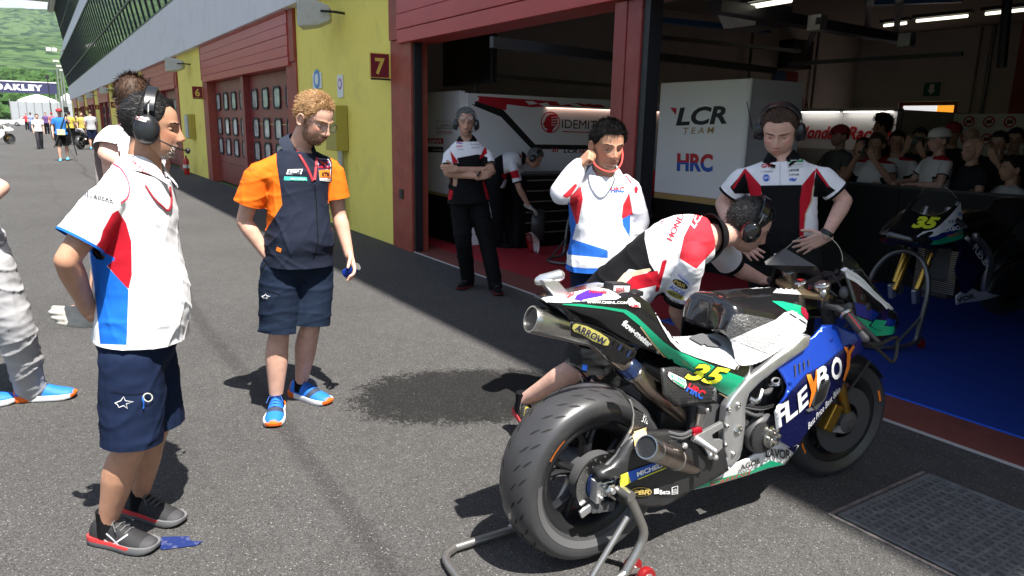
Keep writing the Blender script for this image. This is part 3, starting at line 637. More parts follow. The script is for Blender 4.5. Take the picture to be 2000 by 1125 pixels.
# left half: monitor panel, television, sponsor wall, tool chest
t = thing('monitor_panel', 'white upright panel with dark screen and sponsor plates beside the door post', 'display panel', (-9.62, 0.72, 0.018))
MB().b2((0, 0, 0.66), (1.22, 0.08, 2.02)).build('panel', M_PANEL, t, bevel=0.005); MB().b2((0.003, 0.003, 0.62), (1.217, 0.077, 0.658)).build('gold_band', M_GOLD, t); MB().b2((0.006, 0.006, 0), (1.214, 0.074, 0.618)).build('base', M_PBLK, t)
bpy.context.view_layer.update(); S_ = Surf(list(t.children))
decal_px(S_, *poly2d([(843, 193), (896, 196), (896, 233), (843, 232)]), 'screen', mat('dark_screen', (0.006, 0.012, 0.014), 0.15), t, maxpx=30)
decal_px(S_, *poly2d([(833, 270), (866, 270), (866, 281), (833, 280)]), 'sponsor_plate', M_LOGOR, t); text_px(S_, 'GIVI', (838, 279), (862, 279), 6.5, M_LOGOW, t, bold=0.03, off=0.005)
decal_px(S_, *poly2d([(833, 286), (866, 287), (866, 298), (833, 297)]), 'sponsor_plate', M_LOGOK, t); text_px(S_, 'rizoma', (845, 294), (864, 295), 5, M_LOGOW, t, off=0.005)
for a in ((852, 236, 884, 263),):
    decal_px(S_, *poly2d([(a[0], a[1]), (a[2], a[1] + 1), (a[2], a[3]), (a[0], a[3])]), 'sponsor_plate', mat('plate_grey', (0.45, 0.45, 0.46), 0.4), t); decal_px(S_, *poly2d([(a[0] + 1, a[1] + 1), (a[2] - 1, a[1] + 2), (a[2] - 1, a[3] - 13), (a[0] + 1, a[3] - 14)]), 'sponsor_plate', M_WHITE, t, off=0.004); decal_px(S_, *poly2d([(a[0] + 1, a[3] - 11), (a[2] - 1, a[3] - 11), (a[2] - 1, a[3] - 1), (a[0] + 1, a[3] - 1)]), 'sponsor_plate', M_WHITE, t, off=0.004)
text_px(S_, 'IDEMITSU', (862, 248), (883, 248), 5, M_LOGOK, t, off=0.006); text_px(S_, 'LCR Honda', (854, 260), (882, 260), 4.5, M_LOGOR, t, bold=0.02, shear=0.2, off=0.006)
t = thing('television', 'flat black television hung high in the left half of the garage', 'television', tuple(p_y(915, 120, 1.0)))
MB().box((0, 0, 0), (1.32, 0.08, 0.60)).build('casing', M_BLK, t, bevel=0.01); MB().box((0, -0.042, 0.01), (1.26, 0.004, 0.54)).build('screen', mat('tv_screen', (0.008, 0.008, 0.009), 0.12), t); MB().tube([(0.1, 0.05, -0.3), (0.1, 0.08, -0.75)], 0.025).build('bracket', M_DKS, t)
t = thing('sponsor_wall', 'white sponsor wall with red top stripe and a red head logo', 'display panel', (-8.40, 0.80, 0.018))
MB().b2((0, 0, 0), (0.06, 6.4, 1.99)).build('panel', M_PANEL, t); bpy.context.view_layer.update(); S_ = Surf(list(t.children))
decal_px(S_, *poly2d([(912, 186), (1260, 210), (1260, 222), (1060, 212), (1016, 207), (988, 216), (912, 193)]), 'red_stripe', M_LOGOR, t, maxpx=30)
decal_px(S_, *poly2d([(912, 193), (982, 214), (990, 222), (1045, 282), (1260, 285), (1260, 293), (1038, 291), (978, 228), (912, 201)]), 'black_stripe', M_LOGOK, t, maxpx=20)
decal_px(S_, *poly2d([(1000, 291), (1038, 291), (1260, 293), (1260, 345), (1000, 340)]), 'grey_band', M_PANEL, t, maxpx=30)
MB().b2((0.0605, 1.2, 1.85), (0.14, 5.5, 1.872)).build('light_rail', M_PANEL, t)
MB().b2((0.064, 1.25, 1.842), (0.10, 3.9, 1.8498)).build('light_strip', mat('stripe_light', (0.9, 0.6, 0.5), 0.3, emit=(1.0, 0.62, 0.5), estr=1.1), t)
th = np.linspace(0, 2 * math.pi, 29)[:-1]
decal_px(S_, np.array([(1075 + 19 * math.cos(q), 239 + 21 * math.sin(q)) for q in th] + [(1075 + 17 * math.cos(q), 239 + 19 * math.sin(q)) for q in th]), [(i, (i + 1) % 28, 28 + (i + 1) % 28, 28 + i) for i in range(28)], 'logo_ring', M_LOGOR, t)
decal_px(S_, *poly2d([(1064, 236), (1067, 228), (1074, 223), (1084, 223), (1091, 227), (1088, 234), (1090, 240), (1086, 246), (1081, 250), (1078, 258), (1066, 258), (1069, 251), (1064, 250), (1063, 246), (1060, 243)]), 'logo_head', M_LOGOR, t)
for i in range(4): decal_px(S_, *poly2d([(1076, 229 + 5 * i), (1092, 227 + 5 * i), (1092, 228.4 + 5 * i), (1077, 230.6 + 5 * i)]), 'logo_hair', M_WHITE, t, off=0.005)
text_px(S_, 'IDEMITSU', (1097, 250), (1190, 254), 18, M_LOGOK, t, bold=0.0); decal_px(S_, *poly2d([(1098, 256), (1200, 259), (1200, 261), (1098, 258)]), 'logo_line', M_LOGOR, t)
text_px(S_, 'LCR', (1100, 298), (1127, 299), 8, M_LOGOK, t, bold=0.03, shear=0.25); text_px(S_, 'Honda', (1130, 299), (1165, 300), 8, M_LOGOR, t, bold=0.03, shear=0.25); text_px(S_, '30', (1077, 297), (1090, 297), 8, M_LOGOR, t, bold=0.03)
t = thing('tool_chest', 'dark tool chest with steel-edged drawers along the sponsor wall', 'tool chest', (-8.30, 1.3, 0.018), math.pi / 2)
MB().b2((0, -0.45, 0), (3.4, 0.0, 0.95)).build('cabinet', M_PBLK, t); MB().b2((-0.02, -0.48, 0.951), (3.42, -0.005, 0.98)).build('worktop', M_DKS, t)
for c in range(3):
    for i in range(6):
        d = MB().box((0.6 + c * 1.1, -0.456, 0.14 + i * 0.14), (1.02, 0.012, 0.125)).build('drawer', M_PBLK, t); MB().box((0.6 + c * 1.1, -0.468, 0.195 + i * 0.14), (0.98, 0.012, 0.016)).build('handle', mat('drawer_handle', (0.35, 0.34, 0.32), 0.35, 0.7), t)

# drain grate in the asphalt: steel frame with bars, most of it clogged
M_GRATE = mat('worn_grate_steel', (0.20, 0.21, 0.22), 0.42, 0.4, var=0.35, vscale=20, dirt=(0.26, 0.27, 0.28), dirt_scale=14, dirt_amt=0.5, bump=0.3, bscale=90)
M_GRIME = mat('grate_grime', (0.09, 0.09, 0.092), 0.8, var=0.5, vscale=25, bump=0.5, bscale=150)
t = thing('floor_grate', 'worn steel drain grate set in the asphalt at the garage entrance', 'grate', (-1.56, -1.21, 0.0))
GX, GY = 0.98, 0.74
MB().b2((0, 0, -0.02), (GX, GY, 0.0045)).build('bed', M_GRIME, t)
for a, b in (((0, 0), (GX, 0.022)), ((0, GY - 0.022), (GX, GY)), ((0, 0.0225), (0.022, GY - 0.0225)), ((GX - 0.022, 0.0225), (GX, GY - 0.0225))): MB().b2((*a, -0.01), (*b, 0.011)).build('frame', M_GRATE, t, bevel=0.002)
r_ = random.Random(3)
for i in range(24):
    x = 0.04 + i * (GX - 0.08) / 23; MB().box((x, GY / 2, 0.0035 + r_.random() * 0.002), (0.012, GY - 0.05, 0.01), rot=rotz((r_.random() - 0.5) * 0.01)).build('bar', M_GRATE, t)
for j in range(17):
    y = 0.04 + j * (GY - 0.08) / 16; MB().box((GX / 2, y, 0.0025 + r_.random() * 0.0018), (GX - 0.05, 0.016, 0.009)).build('cross_bar', M_GRATE, t)
M_CHIP = mat('chipped_kerb_paint', (0.16, 0.14, 0.135), 0.7, var=0.5, vscale=20, dirt=(0.40, 0.34, 0.31), dirt_scale=9, dirt_amt=0.9)
for a, b in (((-0.03, -0.028), (GX, -0.012)), ((-0.03, -0.01), (-0.014, GY))): MB().b2((*a, 0.0), (*b, 0.007)).build('edging', M_CHIP, t)
# ================================================================ PEOPLE
def arr_of(me):
    V = np.empty(len(me.vertices) * 3); me.vertices.foreach_get('co', V); return V.reshape(-1, 3), [tuple(p.vertices) for p in me.polygons]
def remesh(mb, voxel, smooth=4, fac=0.5):
    me = mb.mesh('tmp'); b = bmesh.new(); b.from_mesh(me); bmesh.ops.recalc_face_normals(b, faces=b.faces); b.to_mesh(me); b.free()
    o = bpy.data.objects.new('tmp', me)
    r = o.modifiers.new('r', 'REMESH'); r.mode = 'VOXEL'; r.voxel_size = voxel
    if smooth:
        s = o.modifiers.new('s', 'SMOOTH'); s.iterations = smooth; s.factor = fac
    m2 = eval_mesh(o); A = arr_of(m2)
    bpy.data.objects.remove(o); bpy.data.meshes.remove(me); bpy.data.meshes.remove(m2); return A
def normals_of(V, Fs):
    me = bpy.data.meshes.new('n'); me.from_pydata(V.tolist(), [], Fs); me.update()
    N = np.empty(len(V) * 3, np.float32); me.vertices.foreach_get('normal', N) if False else me.vertex_normals.foreach_get('vector', N)
    bpy.data.meshes.remove(me); return N.reshape(-1, 3).astype(float)
def smoothstep(a, b, x): t = np.clip((x - a) / (b - a), 0, 1); return t * t * (3 - 2 * t)
def vnoise(P, sc, seed=0.0):
    """cheap smooth vector noise: sum of rotated sines, in [-1,1]"""
    Q = P * sc + seed; o = 0
    for k, (a, b, c, w) in enumerate(((1.0, 0.7, 0.4, 1.0), (-0.6, 1.1, 0.9, 0.8), (0.8, -0.9, 1.3, 0.7), (1.7, 1.2, -1.1, 0.5), (-1.9, 0.6, 1.6, 0.45))):
        o = o + w * np.sin(Q[:, 0] * a + Q[:, 1] * b + Q[:, 2] * c + 1.7 * k + 0.9 * np.sin(Q[:, 1] * b * 1.3 - Q[:, 2] * a + k + seed))
    return o / 3.45
def folds(P, seed):
    """sharp cloth creases running mostly across the body, in patches"""
    rg = np.random.default_rng(int(seed * 13 + 5)); o = np.zeros(len(P))
    for k in range(7):
        d = unit(rg.normal(0, (0.55, 0.55, 1.0))); f = rg.uniform(16, 38); m = np.clip(vnoise(P, rg.uniform(3.5, 6), seed * 3 + k * 2.1) * 2.2, 0, 1)
        o += m * (1 - np.abs(np.sin(P @ d * f + 1.4 * vnoise(P, 5, seed + k)))) ** 4
    return o
def cut_mesh(V, F, co, no, sel):
    """trim a garment along a plane, only where sel(points) holds: gives a clean open hem"""
    b = bmesh.new(); vs = [b.verts.new(p) for p in V]; m = sel(V)
    for f in F:
        try: b.faces.new([vs[i] for i in f])
        except ValueError: pass
    fs = [f for f, g in zip(b.faces, F) if all(m[i] for i in g)]; es = list({e for f in fs for e in f.edges}); vv = list({x for f in fs for x in f.verts})
    bmesh.ops.bisect_plane(b, geom=vv + es + fs, plane_co=Vector(co), plane_no=Vector(no), clear_outer=True)
    lone = [x for x in b.verts if not x.link_faces]; bmesh.ops.delete(b, geom=lone, context='VERTS')
    b.verts.index_update(); V2 = np.array([x.co[:] for x in b.verts]); F2 = [tuple(x.index for x in f.verts) for f in b.faces]; b.free(); return V2, F2
def mk_mesh(name, V, Fs, m, parent, attrs=None, smooth=True, **tg):
    me = bpy.data.meshes.new(name); me.from_pydata(np.asarray(V).tolist(), [], [tuple(f) for f in Fs])
    if smooth: me.polygons.foreach_set('use_smooth', [True] * len(me.polygons))
    for k, a in (attrs or {}).items():
        at = me.attributes.new(k, 'FLOAT', 'POINT'); at.data.foreach_set('value', np.asarray(a, np.float32))
    me.update(); return link(name, me, m, parent, **tg)

TORSO = np.array([(0, .085, .08), (.10, .155, .110), (.20, .168, .120), (.42, .148, .112), (.60, .160, .120), (.77, .172, .120), (.87, .152, .098), (.94, .104, .080), (1, .060, .060)])
class Spine:
    def __init__(s, pel, waist, chest, neck, r0, r1, k, crotch=None):
        t0 = unit(waist - pel); c = pel - t0 * 0.11 * k if crotch is None else crotch
        s.C = spline([c, pel, waist, chest, neck], 40); s.k = k
        T = np.gradient(s.C, axis=0); s.R = []; s.F = []; s.T = []
        for i in range(40):
            t = unit(T[i]); w = np.clip((i / 39 - 0.15) / 0.65, 0, 1); r = unit(r0 * (1 - w) + r1 * w); r = unit(r - t * np.dot(r, t)); s.R.append(r); s.F.append(np.cross(t, r)); s.T.append(t)
        s.R, s.F, s.T = map(np.array, (s.R, s.F, s.T))
    def ring(s, u, a, b, dy=0.0, n=28, e=2.35):
        x = u * 39; i = min(int(x), 38); w = x - i; C = s.C[i] * (1 - w) + s.C[i + 1] * w; r = s.R[i] * (1 - w) + s.R[i + 1] * w; f = s.F[i] * (1 - w) + s.F[i + 1] * w
        th = np.linspace(0, 2 * math.pi, n, endpoint=False); c, q = np.cos(th), np.sin(th)
        rr = (np.abs(c) ** e + np.abs(q) ** e) ** (-1 / e)
        return C + f * dy + (rr * c * a)[:, None] * r + (rr * q * b)[:, None] * f
    def loft(s, mb, u0, u1, ease=0.0, belly=0.0, wide=1.0, deep=1.0, chest=0.0, n=16, flare=0.0, hang=0.0):
        rings = []
        for u in np.linspace(u0, u1, n):
            uu = max(u, hang); a = np.interp(uu, TORSO[:, 0], TORSO[:, 1]) * s.k * wide + ease; b = np.interp(uu, TORSO[:, 0], TORSO[:, 2]) * s.k * deep + ease
            if flare: a += flare * max(0, (0.35 - u)) ; b += flare * max(0, (0.35 - u))
            g = belly * math.exp(-((max(u, hang) - 0.36) / 0.2) ** 2) + chest * math.exp(-((u - 0.72) / 0.14) ** 2)
            rings.append(s.ring(u, a + g * 0.35, b + g * 0.5, g * 0.55))
        mb.loft(rings)
    def params(s, P):
        """per-vertex spine coordinate, angle (0 front, + right) and radial distance"""
        D = ((P[:, None, :] - s.C[None]) ** 2).sum(2); i = D.argmin(1); d = P - s.C[i]
        x = (d * s.R[i]).sum(1); y = (d * s.F[i]).sum(1); t = (d * s.T[i]).sum(1) / (np.linalg.norm(s.C[-1] - s.C[0]))
        return i / 39 + t * 1.0, np.degrees(np.arctan2(x, y)), np.hypot(x, y)

def head_grid(nu, nv, o):
    """one closed head surface with a face; x right, y forward, z up, eye line at z = 0"""
    a = np.linspace(-math.pi, math.pi, nu, endpoint=False); lon = a - 0.42 * np.sin(a); lat = np.linspace(-math.pi / 2, math.pi / 2, nv + 2)[1:-1]
    LO, LA = np.meshgrid(lon, lat); D = np.stack([np.sin(LO) * np.cos(LA), np.cos(LO) * np.cos(LA), np.sin(LA)], -1)
    def re(c, r):
        d = D / r; oc = -np.asarray(c) / r; A = (d * d).sum(-1); B = 2 * (d * oc).sum(-1); C = (oc * oc).sum() - 1; return (-B + np.sqrt(np.maximum(B * B - 4 * A * C, 0))) / (2 * A)
    w = o.get('wide', 1.0); jw = o.get('jaw', 1.0)
    r1 = re((0, -0.012, 0.026), np.array([0.0755 * w, 0.097, 0.090])); r2 = re((0, 0.022, -0.046), np.array([0.057 * w * jw, 0.068, 0.071]))
    k = 90.0; r = np.log(np.exp(k * r1) + np.exp(k * r2)) / k - 0.0035
    P = D * r[..., None]; X, Y, Z = P[..., 0], P[..., 1].copy(), P[..., 2]; fm = smoothstep(0.15, 0.6, D[..., 1]); ax = np.abs(X)
    g = lambda v, c, s_: np.exp(-((v - c) / s_) ** 2)
    nl = o.get('nose', 1.0)
    nose_h = np.where(Z > -0.030, np.interp(Z, [-0.030, 0.012, 0.026], [0.024, 0.007, 0.0]), np.interp(Z, [-0.047, -0.041, -0.030], [0.0, 0.013, 0.024])) * nl
    nw = np.interp(Z, [-0.04, -0.03, 0.01], [0.0135, 0.0125, 0.008])
    f = nose_h * np.exp(-(X / nw) ** 2) + 0.007 * g(ax, 0.0135, 0.006) * g(Z, -0.036, 0.007)
    f -= 0.0105 * g(ax, 0.031, 0.0155) * g(Z, 0.001, 0.0115)
    f += 0.0055 * g(Z, 0.021, 0.0075) * g(ax, 0.030, 0.024)
    f += 0.0065 * g(X, 0, 0.021) * (g(Z, -0.0595, 0.0055) + 1.1 * g(Z, -0.0715, 0.006)) - 0.0050 * g(X, 0, 0.025) * g(Z, -0.0655, 0.0020)
    f += 0.010 * g(X, 0, 0.021) * g(Z, -0.099, 0.014) - 0.004 * g(X, 0, 0.02) * g(Z, -0.083, 0.006)
    f += 0.0045 * g(ax, 0.046, 0.018) * g(Z, -0.018, 0.016) - 0.003 * g(ax, 0.042, 0.012) * g(Z, -0.058, 0.018)
    f -= 0.0022 * g(ax, 0.031 - 0.0 , 0.006) * g(Z, -0.052, 0.012)            # smile line
    Y += f * fm; P = np.stack([X, Y, Z], -1)
    lip = fm * g(X, 0, 0.021) * np.clip(g(Z, -0.0595, 0.005) + g(Z, -0.072, 0.0055), 0, 1)
    hz = o.get('hairline', 0.068)
    # beard / stubble mask
    bd = smoothstep(-0.035, -0.058, Z) * smoothstep(-0.25, 0.15, D[..., 1]) * np.where(o.get('goatee'), np.exp(-(X / 0.034) ** 4), 1.0)
    bd = np.maximum(bd, smoothstep(0.02, -0.03, Z) * g(D[..., 1], 0.15, 0.22) * (0 if o.get('goatee') else 1)); bd *= (1 - 0.9 * np.clip(lip * 1.3, 0, 1))
    moust = fm * g(X, 0, 0.027) * g(Z, -0.051, 0.0045); bd = np.maximum(bd, moust)
    # scalp mask: where hair grows
    th = np.degrees(np.arctan2(np.abs(D[..., 0]), D[..., 1]))
    line = np.interp(th, [0, 25, 45, 60, 80, 100, 130, 180], [hz, hz + 0.002 + o.get('recede', 0.0), hz - 0.004 + o.get('recede', 0.0), 0.035, 0.005, 0.012, -0.055, -0.075])
    hair = Z - line
    blush = fm * (g(ax, 0.045, 0.02) * g(Z, -0.022, 0.018) + 0.9 * g(X, 0, 0.014) * g(Z, -0.03, 0.014))
    Fs = []
    for i in range(nv - 1):
        for j in range(nu): k2 = (j + 1) % nu; Fs.append((i * nu + j, (i + 1) * nu + j, (i + 1) * nu + k2, i * nu + k2))
    Fs.append(tuple(range(nu))); Fs.append(tuple(range(nv * nu - 1, (nv - 1) * nu - 1, -1)))
    fl = lambda q: q.reshape(-1)
    return P.reshape(-1, 3), Fs, dict(soft_lip=fl(lip), soft_beard=fl(bd) * o.get('beard', 0.0), hair=fl(hair), soft_blush=np.clip(fl(blush), 0, 1) * 0.55, dirs=D.reshape(-1, 3))

def hand_mb(W, d, n, side, hs=1.0, curl=(0.25, 0.35, 0.3), spread=0.10, thumb=0.0, curls=None):
    """palm, four fingers and a thumb as overlapping tapered tubes"""
    mb = MB(); W = np.asarray(W, float); d = unit(d); n = unit(np.asarray(n) - d * np.dot(n, d)); tv = -np.cross(n, d) if side == 'R' else np.cross(n, d)
    offs = np.array([0.027, 0.0095, -0.0085, -0.0255]) * hs; pl = np.array([0.088, 0.092, 0.087, 0.078]) * hs; fl = np.array([0.070, 0.078, 0.073, 0.058]) * hs; fr = np.array([0.0090, 0.0094, 0.0088, 0.0078]) * hs
    for i in range(4):
        kn = W + d * pl[i] + tv * offs[i] - n * 0.003
        mb.tube([W - d * 0.02 + tv * offs[i] * 0.55, W + d * pl[i] * 0.5 + tv * offs[i] * 0.9, kn], [0.018 * hs, 0.0165 * hs, 0.0115 * hs], 10, True)
        a = 0.0; p = kn; pts = [kn]; rr = [fr[i] * 1.12]; sp = (1.5 - i) * spread
        cl = curls[i] if curls is not None else curl
        for j, L in enumerate((0.44, 0.30, 0.26)):
            a += cl[j]; v = unit((d * math.cos(sp) + tv * math.sin(sp)) * math.cos(a) + n * math.sin(a)); p = p + v * fl[i] * L; pts.append(p); rr.append(fr[i] * (1.0, 0.92, 0.80)[j])
        mb.tube(spline(pts, 8), np.interp(np.linspace(0, 1, 8), np.linspace(0, 1, 4), rr), 10, True)
    b = W + d * 0.022 * hs + tv * 0.024 * hs + n * 0.004; v1 = unit(d * 0.62 + tv * (0.75 - thumb * 0.5) + n * (0.25 + thumb * 0.5)); v2 = unit(d * 0.85 + tv * (0.35 - thumb * 0.6) + n * (0.3 + 0.5 * thumb))
    mb.tube(spline([b, b + v1 * 0.036 * hs, b + v1 * 0.036 * hs + v2 * 0.030 * hs, b + v1 * 0.036 * hs + v2 * 0.056 * hs], 8), np.array([0.0150, 0.0135, 0.0115, 0.0105, 0.0105, 0.0100, 0.0092, 0.0078]) * hs, 10, True)
    return mb

def blades(P, N, comb, length, width, n, rng, jit=0.35, curl=0.0, lift=0.5):
    """n hair tufts as thin tapered two-segment blades rooted on points P with normals N"""
    idx = rng.integers(0, len(P), n); p = P[idx] + rng.normal(0, 0.0015, (n, 3)); nn = N[idx]; c = comb[idx]; c = c - nn * (c * nn).sum(1, keepdims=True)
    d = nn * lift + c * (1 - lift) + rng.normal(0, jit, (n, 3)); d /= np.linalg.norm(d, axis=1, keepdims=True) + 1e-9
    L = length * rng.uniform(0.6, 1.25, (n, 1)); s = np.cross(d, nn + rng.normal(0, 0.2, (n, 3))); s /= np.linalg.norm(s, axis=1, keepdims=True) + 1e-9; w = width * rng.uniform(0.6, 1.3, (n, 1))
    q = p + d * L * 0.55; d2 = d * 0.75 + c * 0.35 + rng.normal(0, jit * 0.6 + curl, (n, 3)); d2 /= np.linalg.norm(d2, axis=1, keepdims=True) + 1e-9; e = q + d2 * L * 0.5
    V = np.stack([p - s * w, p + s * w, q + s * w * 0.8, q - s * w * 0.8, e], 1).reshape(-1, 3); F = []
    for i in range(n): o = i * 5; F += [(o, o + 1, o + 2, o + 3), (o + 3, o + 2, o + 4)]
    return V, F

def skin_mat(name, col, beard=(0.10, 0.06, 0.04)):
    lip = tuple(np.array(col) * np.array([0.80, 0.50, 0.52])); bl = tuple(np.array(col) * np.array([1.0, 0.66, 0.62]))
    return mat(name, col, 0.46, var=0.13, vscale=22, sss=0.12, bump=0.25, bscale=190, bdist=0.003, spec=0.45, layers=[('soft_blush', bl), ('soft_beard', beard), ('soft_lip', lip)])
M_EYEW = mat('eye_white', (0.62, 0.60, 0.57), 0.25); M_IRIS = mat('iris', (0.05, 0.03, 0.02), 0.2)

def shoe_parts(A, hd, L, mats, root, fields=None, high=0.0, lace=(0.3, 0.3, 0.3), detail=True):
    """running shoe: sole, upper and laces. A = ankle point over the ground (x,y), hd = unit heading"""
    f = np.array([hd[0], hd[1], 0.0]); f = unit(f); s = np.array([f[1], -f[0], 0]); base = np.array([A[0], A[1], A[2] if len(A) > 2 else 0.0]); k = L / 0.29
    st = [(-0.078, 0.022, 0.040), (-0.070, 0.031, 0.085), (-0.05, 0.037, 0.098), (-0.02, 0.038, 0.100), (0.01, 0.038, 0.105), (0.04, 0.040, 0.098), (0.08, 0.045, 0.082), (0.12, 0.049, 0.066), (0.16, 0.047, 0.056), (0.19, 0.038, 0.050), (0.205, 0.025, 0.043), (0.211, 0.010, 0.036)]
    up = MB(); rings = []
    n = 18
    for x, w, h in st:
        th = np.linspace(0, 2 * math.pi, n, endpoint=False); c, q = np.cos(th), np.sin(th); zz = np.where(q > 0, 0.02 + (h - 0.02) * np.abs(q) ** 0.8, 0.02 - 0.008 * np.abs(q)); ww = w * np.sign(c) * np.abs(c) ** 0.7 * np.where(q > 0.0, 1 - 0.30 * np.clip(q, 0, 1) ** 2, 1)
        rings.append(base + np.outer(np.full(n, x * k), f) + (ww * k)[:, None] * s + np.outer(zz * k, (0, 0, 1)))
    up.loft(rings); V, F = remesh(up, 0.006, 2); lx = ((V - base) @ f) / k; lz = (V[:, 2] - base[2]) / k
    at = {}
    if fields: at = {kk: fn(lx, lz, (V - base) @ s) for kk, fn in fields.items()}
    u = mk_mesh('shoe', V, F, mats[0], root, at)
    so = MB(); outl = []
    for x, w, h in st: outl.append((x - (0.004 if x < 0 else -0.004), w + 0.005))
    pts = [(x, w) for x, w in outl] + [(x, -w) for x, w in outl[::-1]]
    lo = [base + f * x * k * 0.985 + s * w * k * 0.93 + np.array([0, 0, 0.001 + 0.012 * max(0, (x - 0.15) / 0.06) ** 2]) for x, w in pts]; mi_ = [base + f * x * k + s * w * k * 1.03 + np.array([0, 0, 0.014 + 0.010 * max(0, (x - 0.15) / 0.06) ** 2]) for x, w in pts]; hi = [base + f * x * k + s * w * k + np.array([0, 0, 0.032 + 0.006 * (x < -0.02)]) for x, w in pts]
    so.loft([lo, mi_, hi]); me = so.mesh('sole', True, 0.9)
    if mats[1] is not None:
        o = link('sole', me, mats[1], u)
        if fields and 'sole' in fields:
            VV, _ = arr_of(me); lx2 = ((VV - base) @ f) / k; a = me.attributes.new('p1', 'FLOAT', 'POINT'); a.data.foreach_set('value', np.asarray(fields['sole'](lx2, VV[:, 2] - base[2], 0), np.float32))
    if detail:
        la = MB()
        for x in (0.035, 0.055, 0.075, 0.095):
            h = np.interp(x, [q[0] for q in st], [q[2] for q in st]) * k + 0.003
            la.tube([base + f * x * k + s * 0.024 * k + np.array([0, 0, h - 0.010]), base + f * (x + 0.006) * k + np.array([0, 0, h]), base + f * x * k - s * 0.024 * k + np.array([0, 0, h - 0.010])], 0.0028, 6)
        for sg in (-1, 1): la.tube([base + f * 0.04 * k + np.array([0, 0, 0.108 * k]), base + f * 0.05 * k + s * sg * 0.03 + np.array([0, 0, 0.112 * k]), base + f * 0.075 * k + s * sg * 0.045 + np.array([0, 0, 0.085 * k])], 0.0022, 5)
        la.build('laces', mat('laces%02d' % int(lace[0] * 90), lace, 0.8), u)
    return u

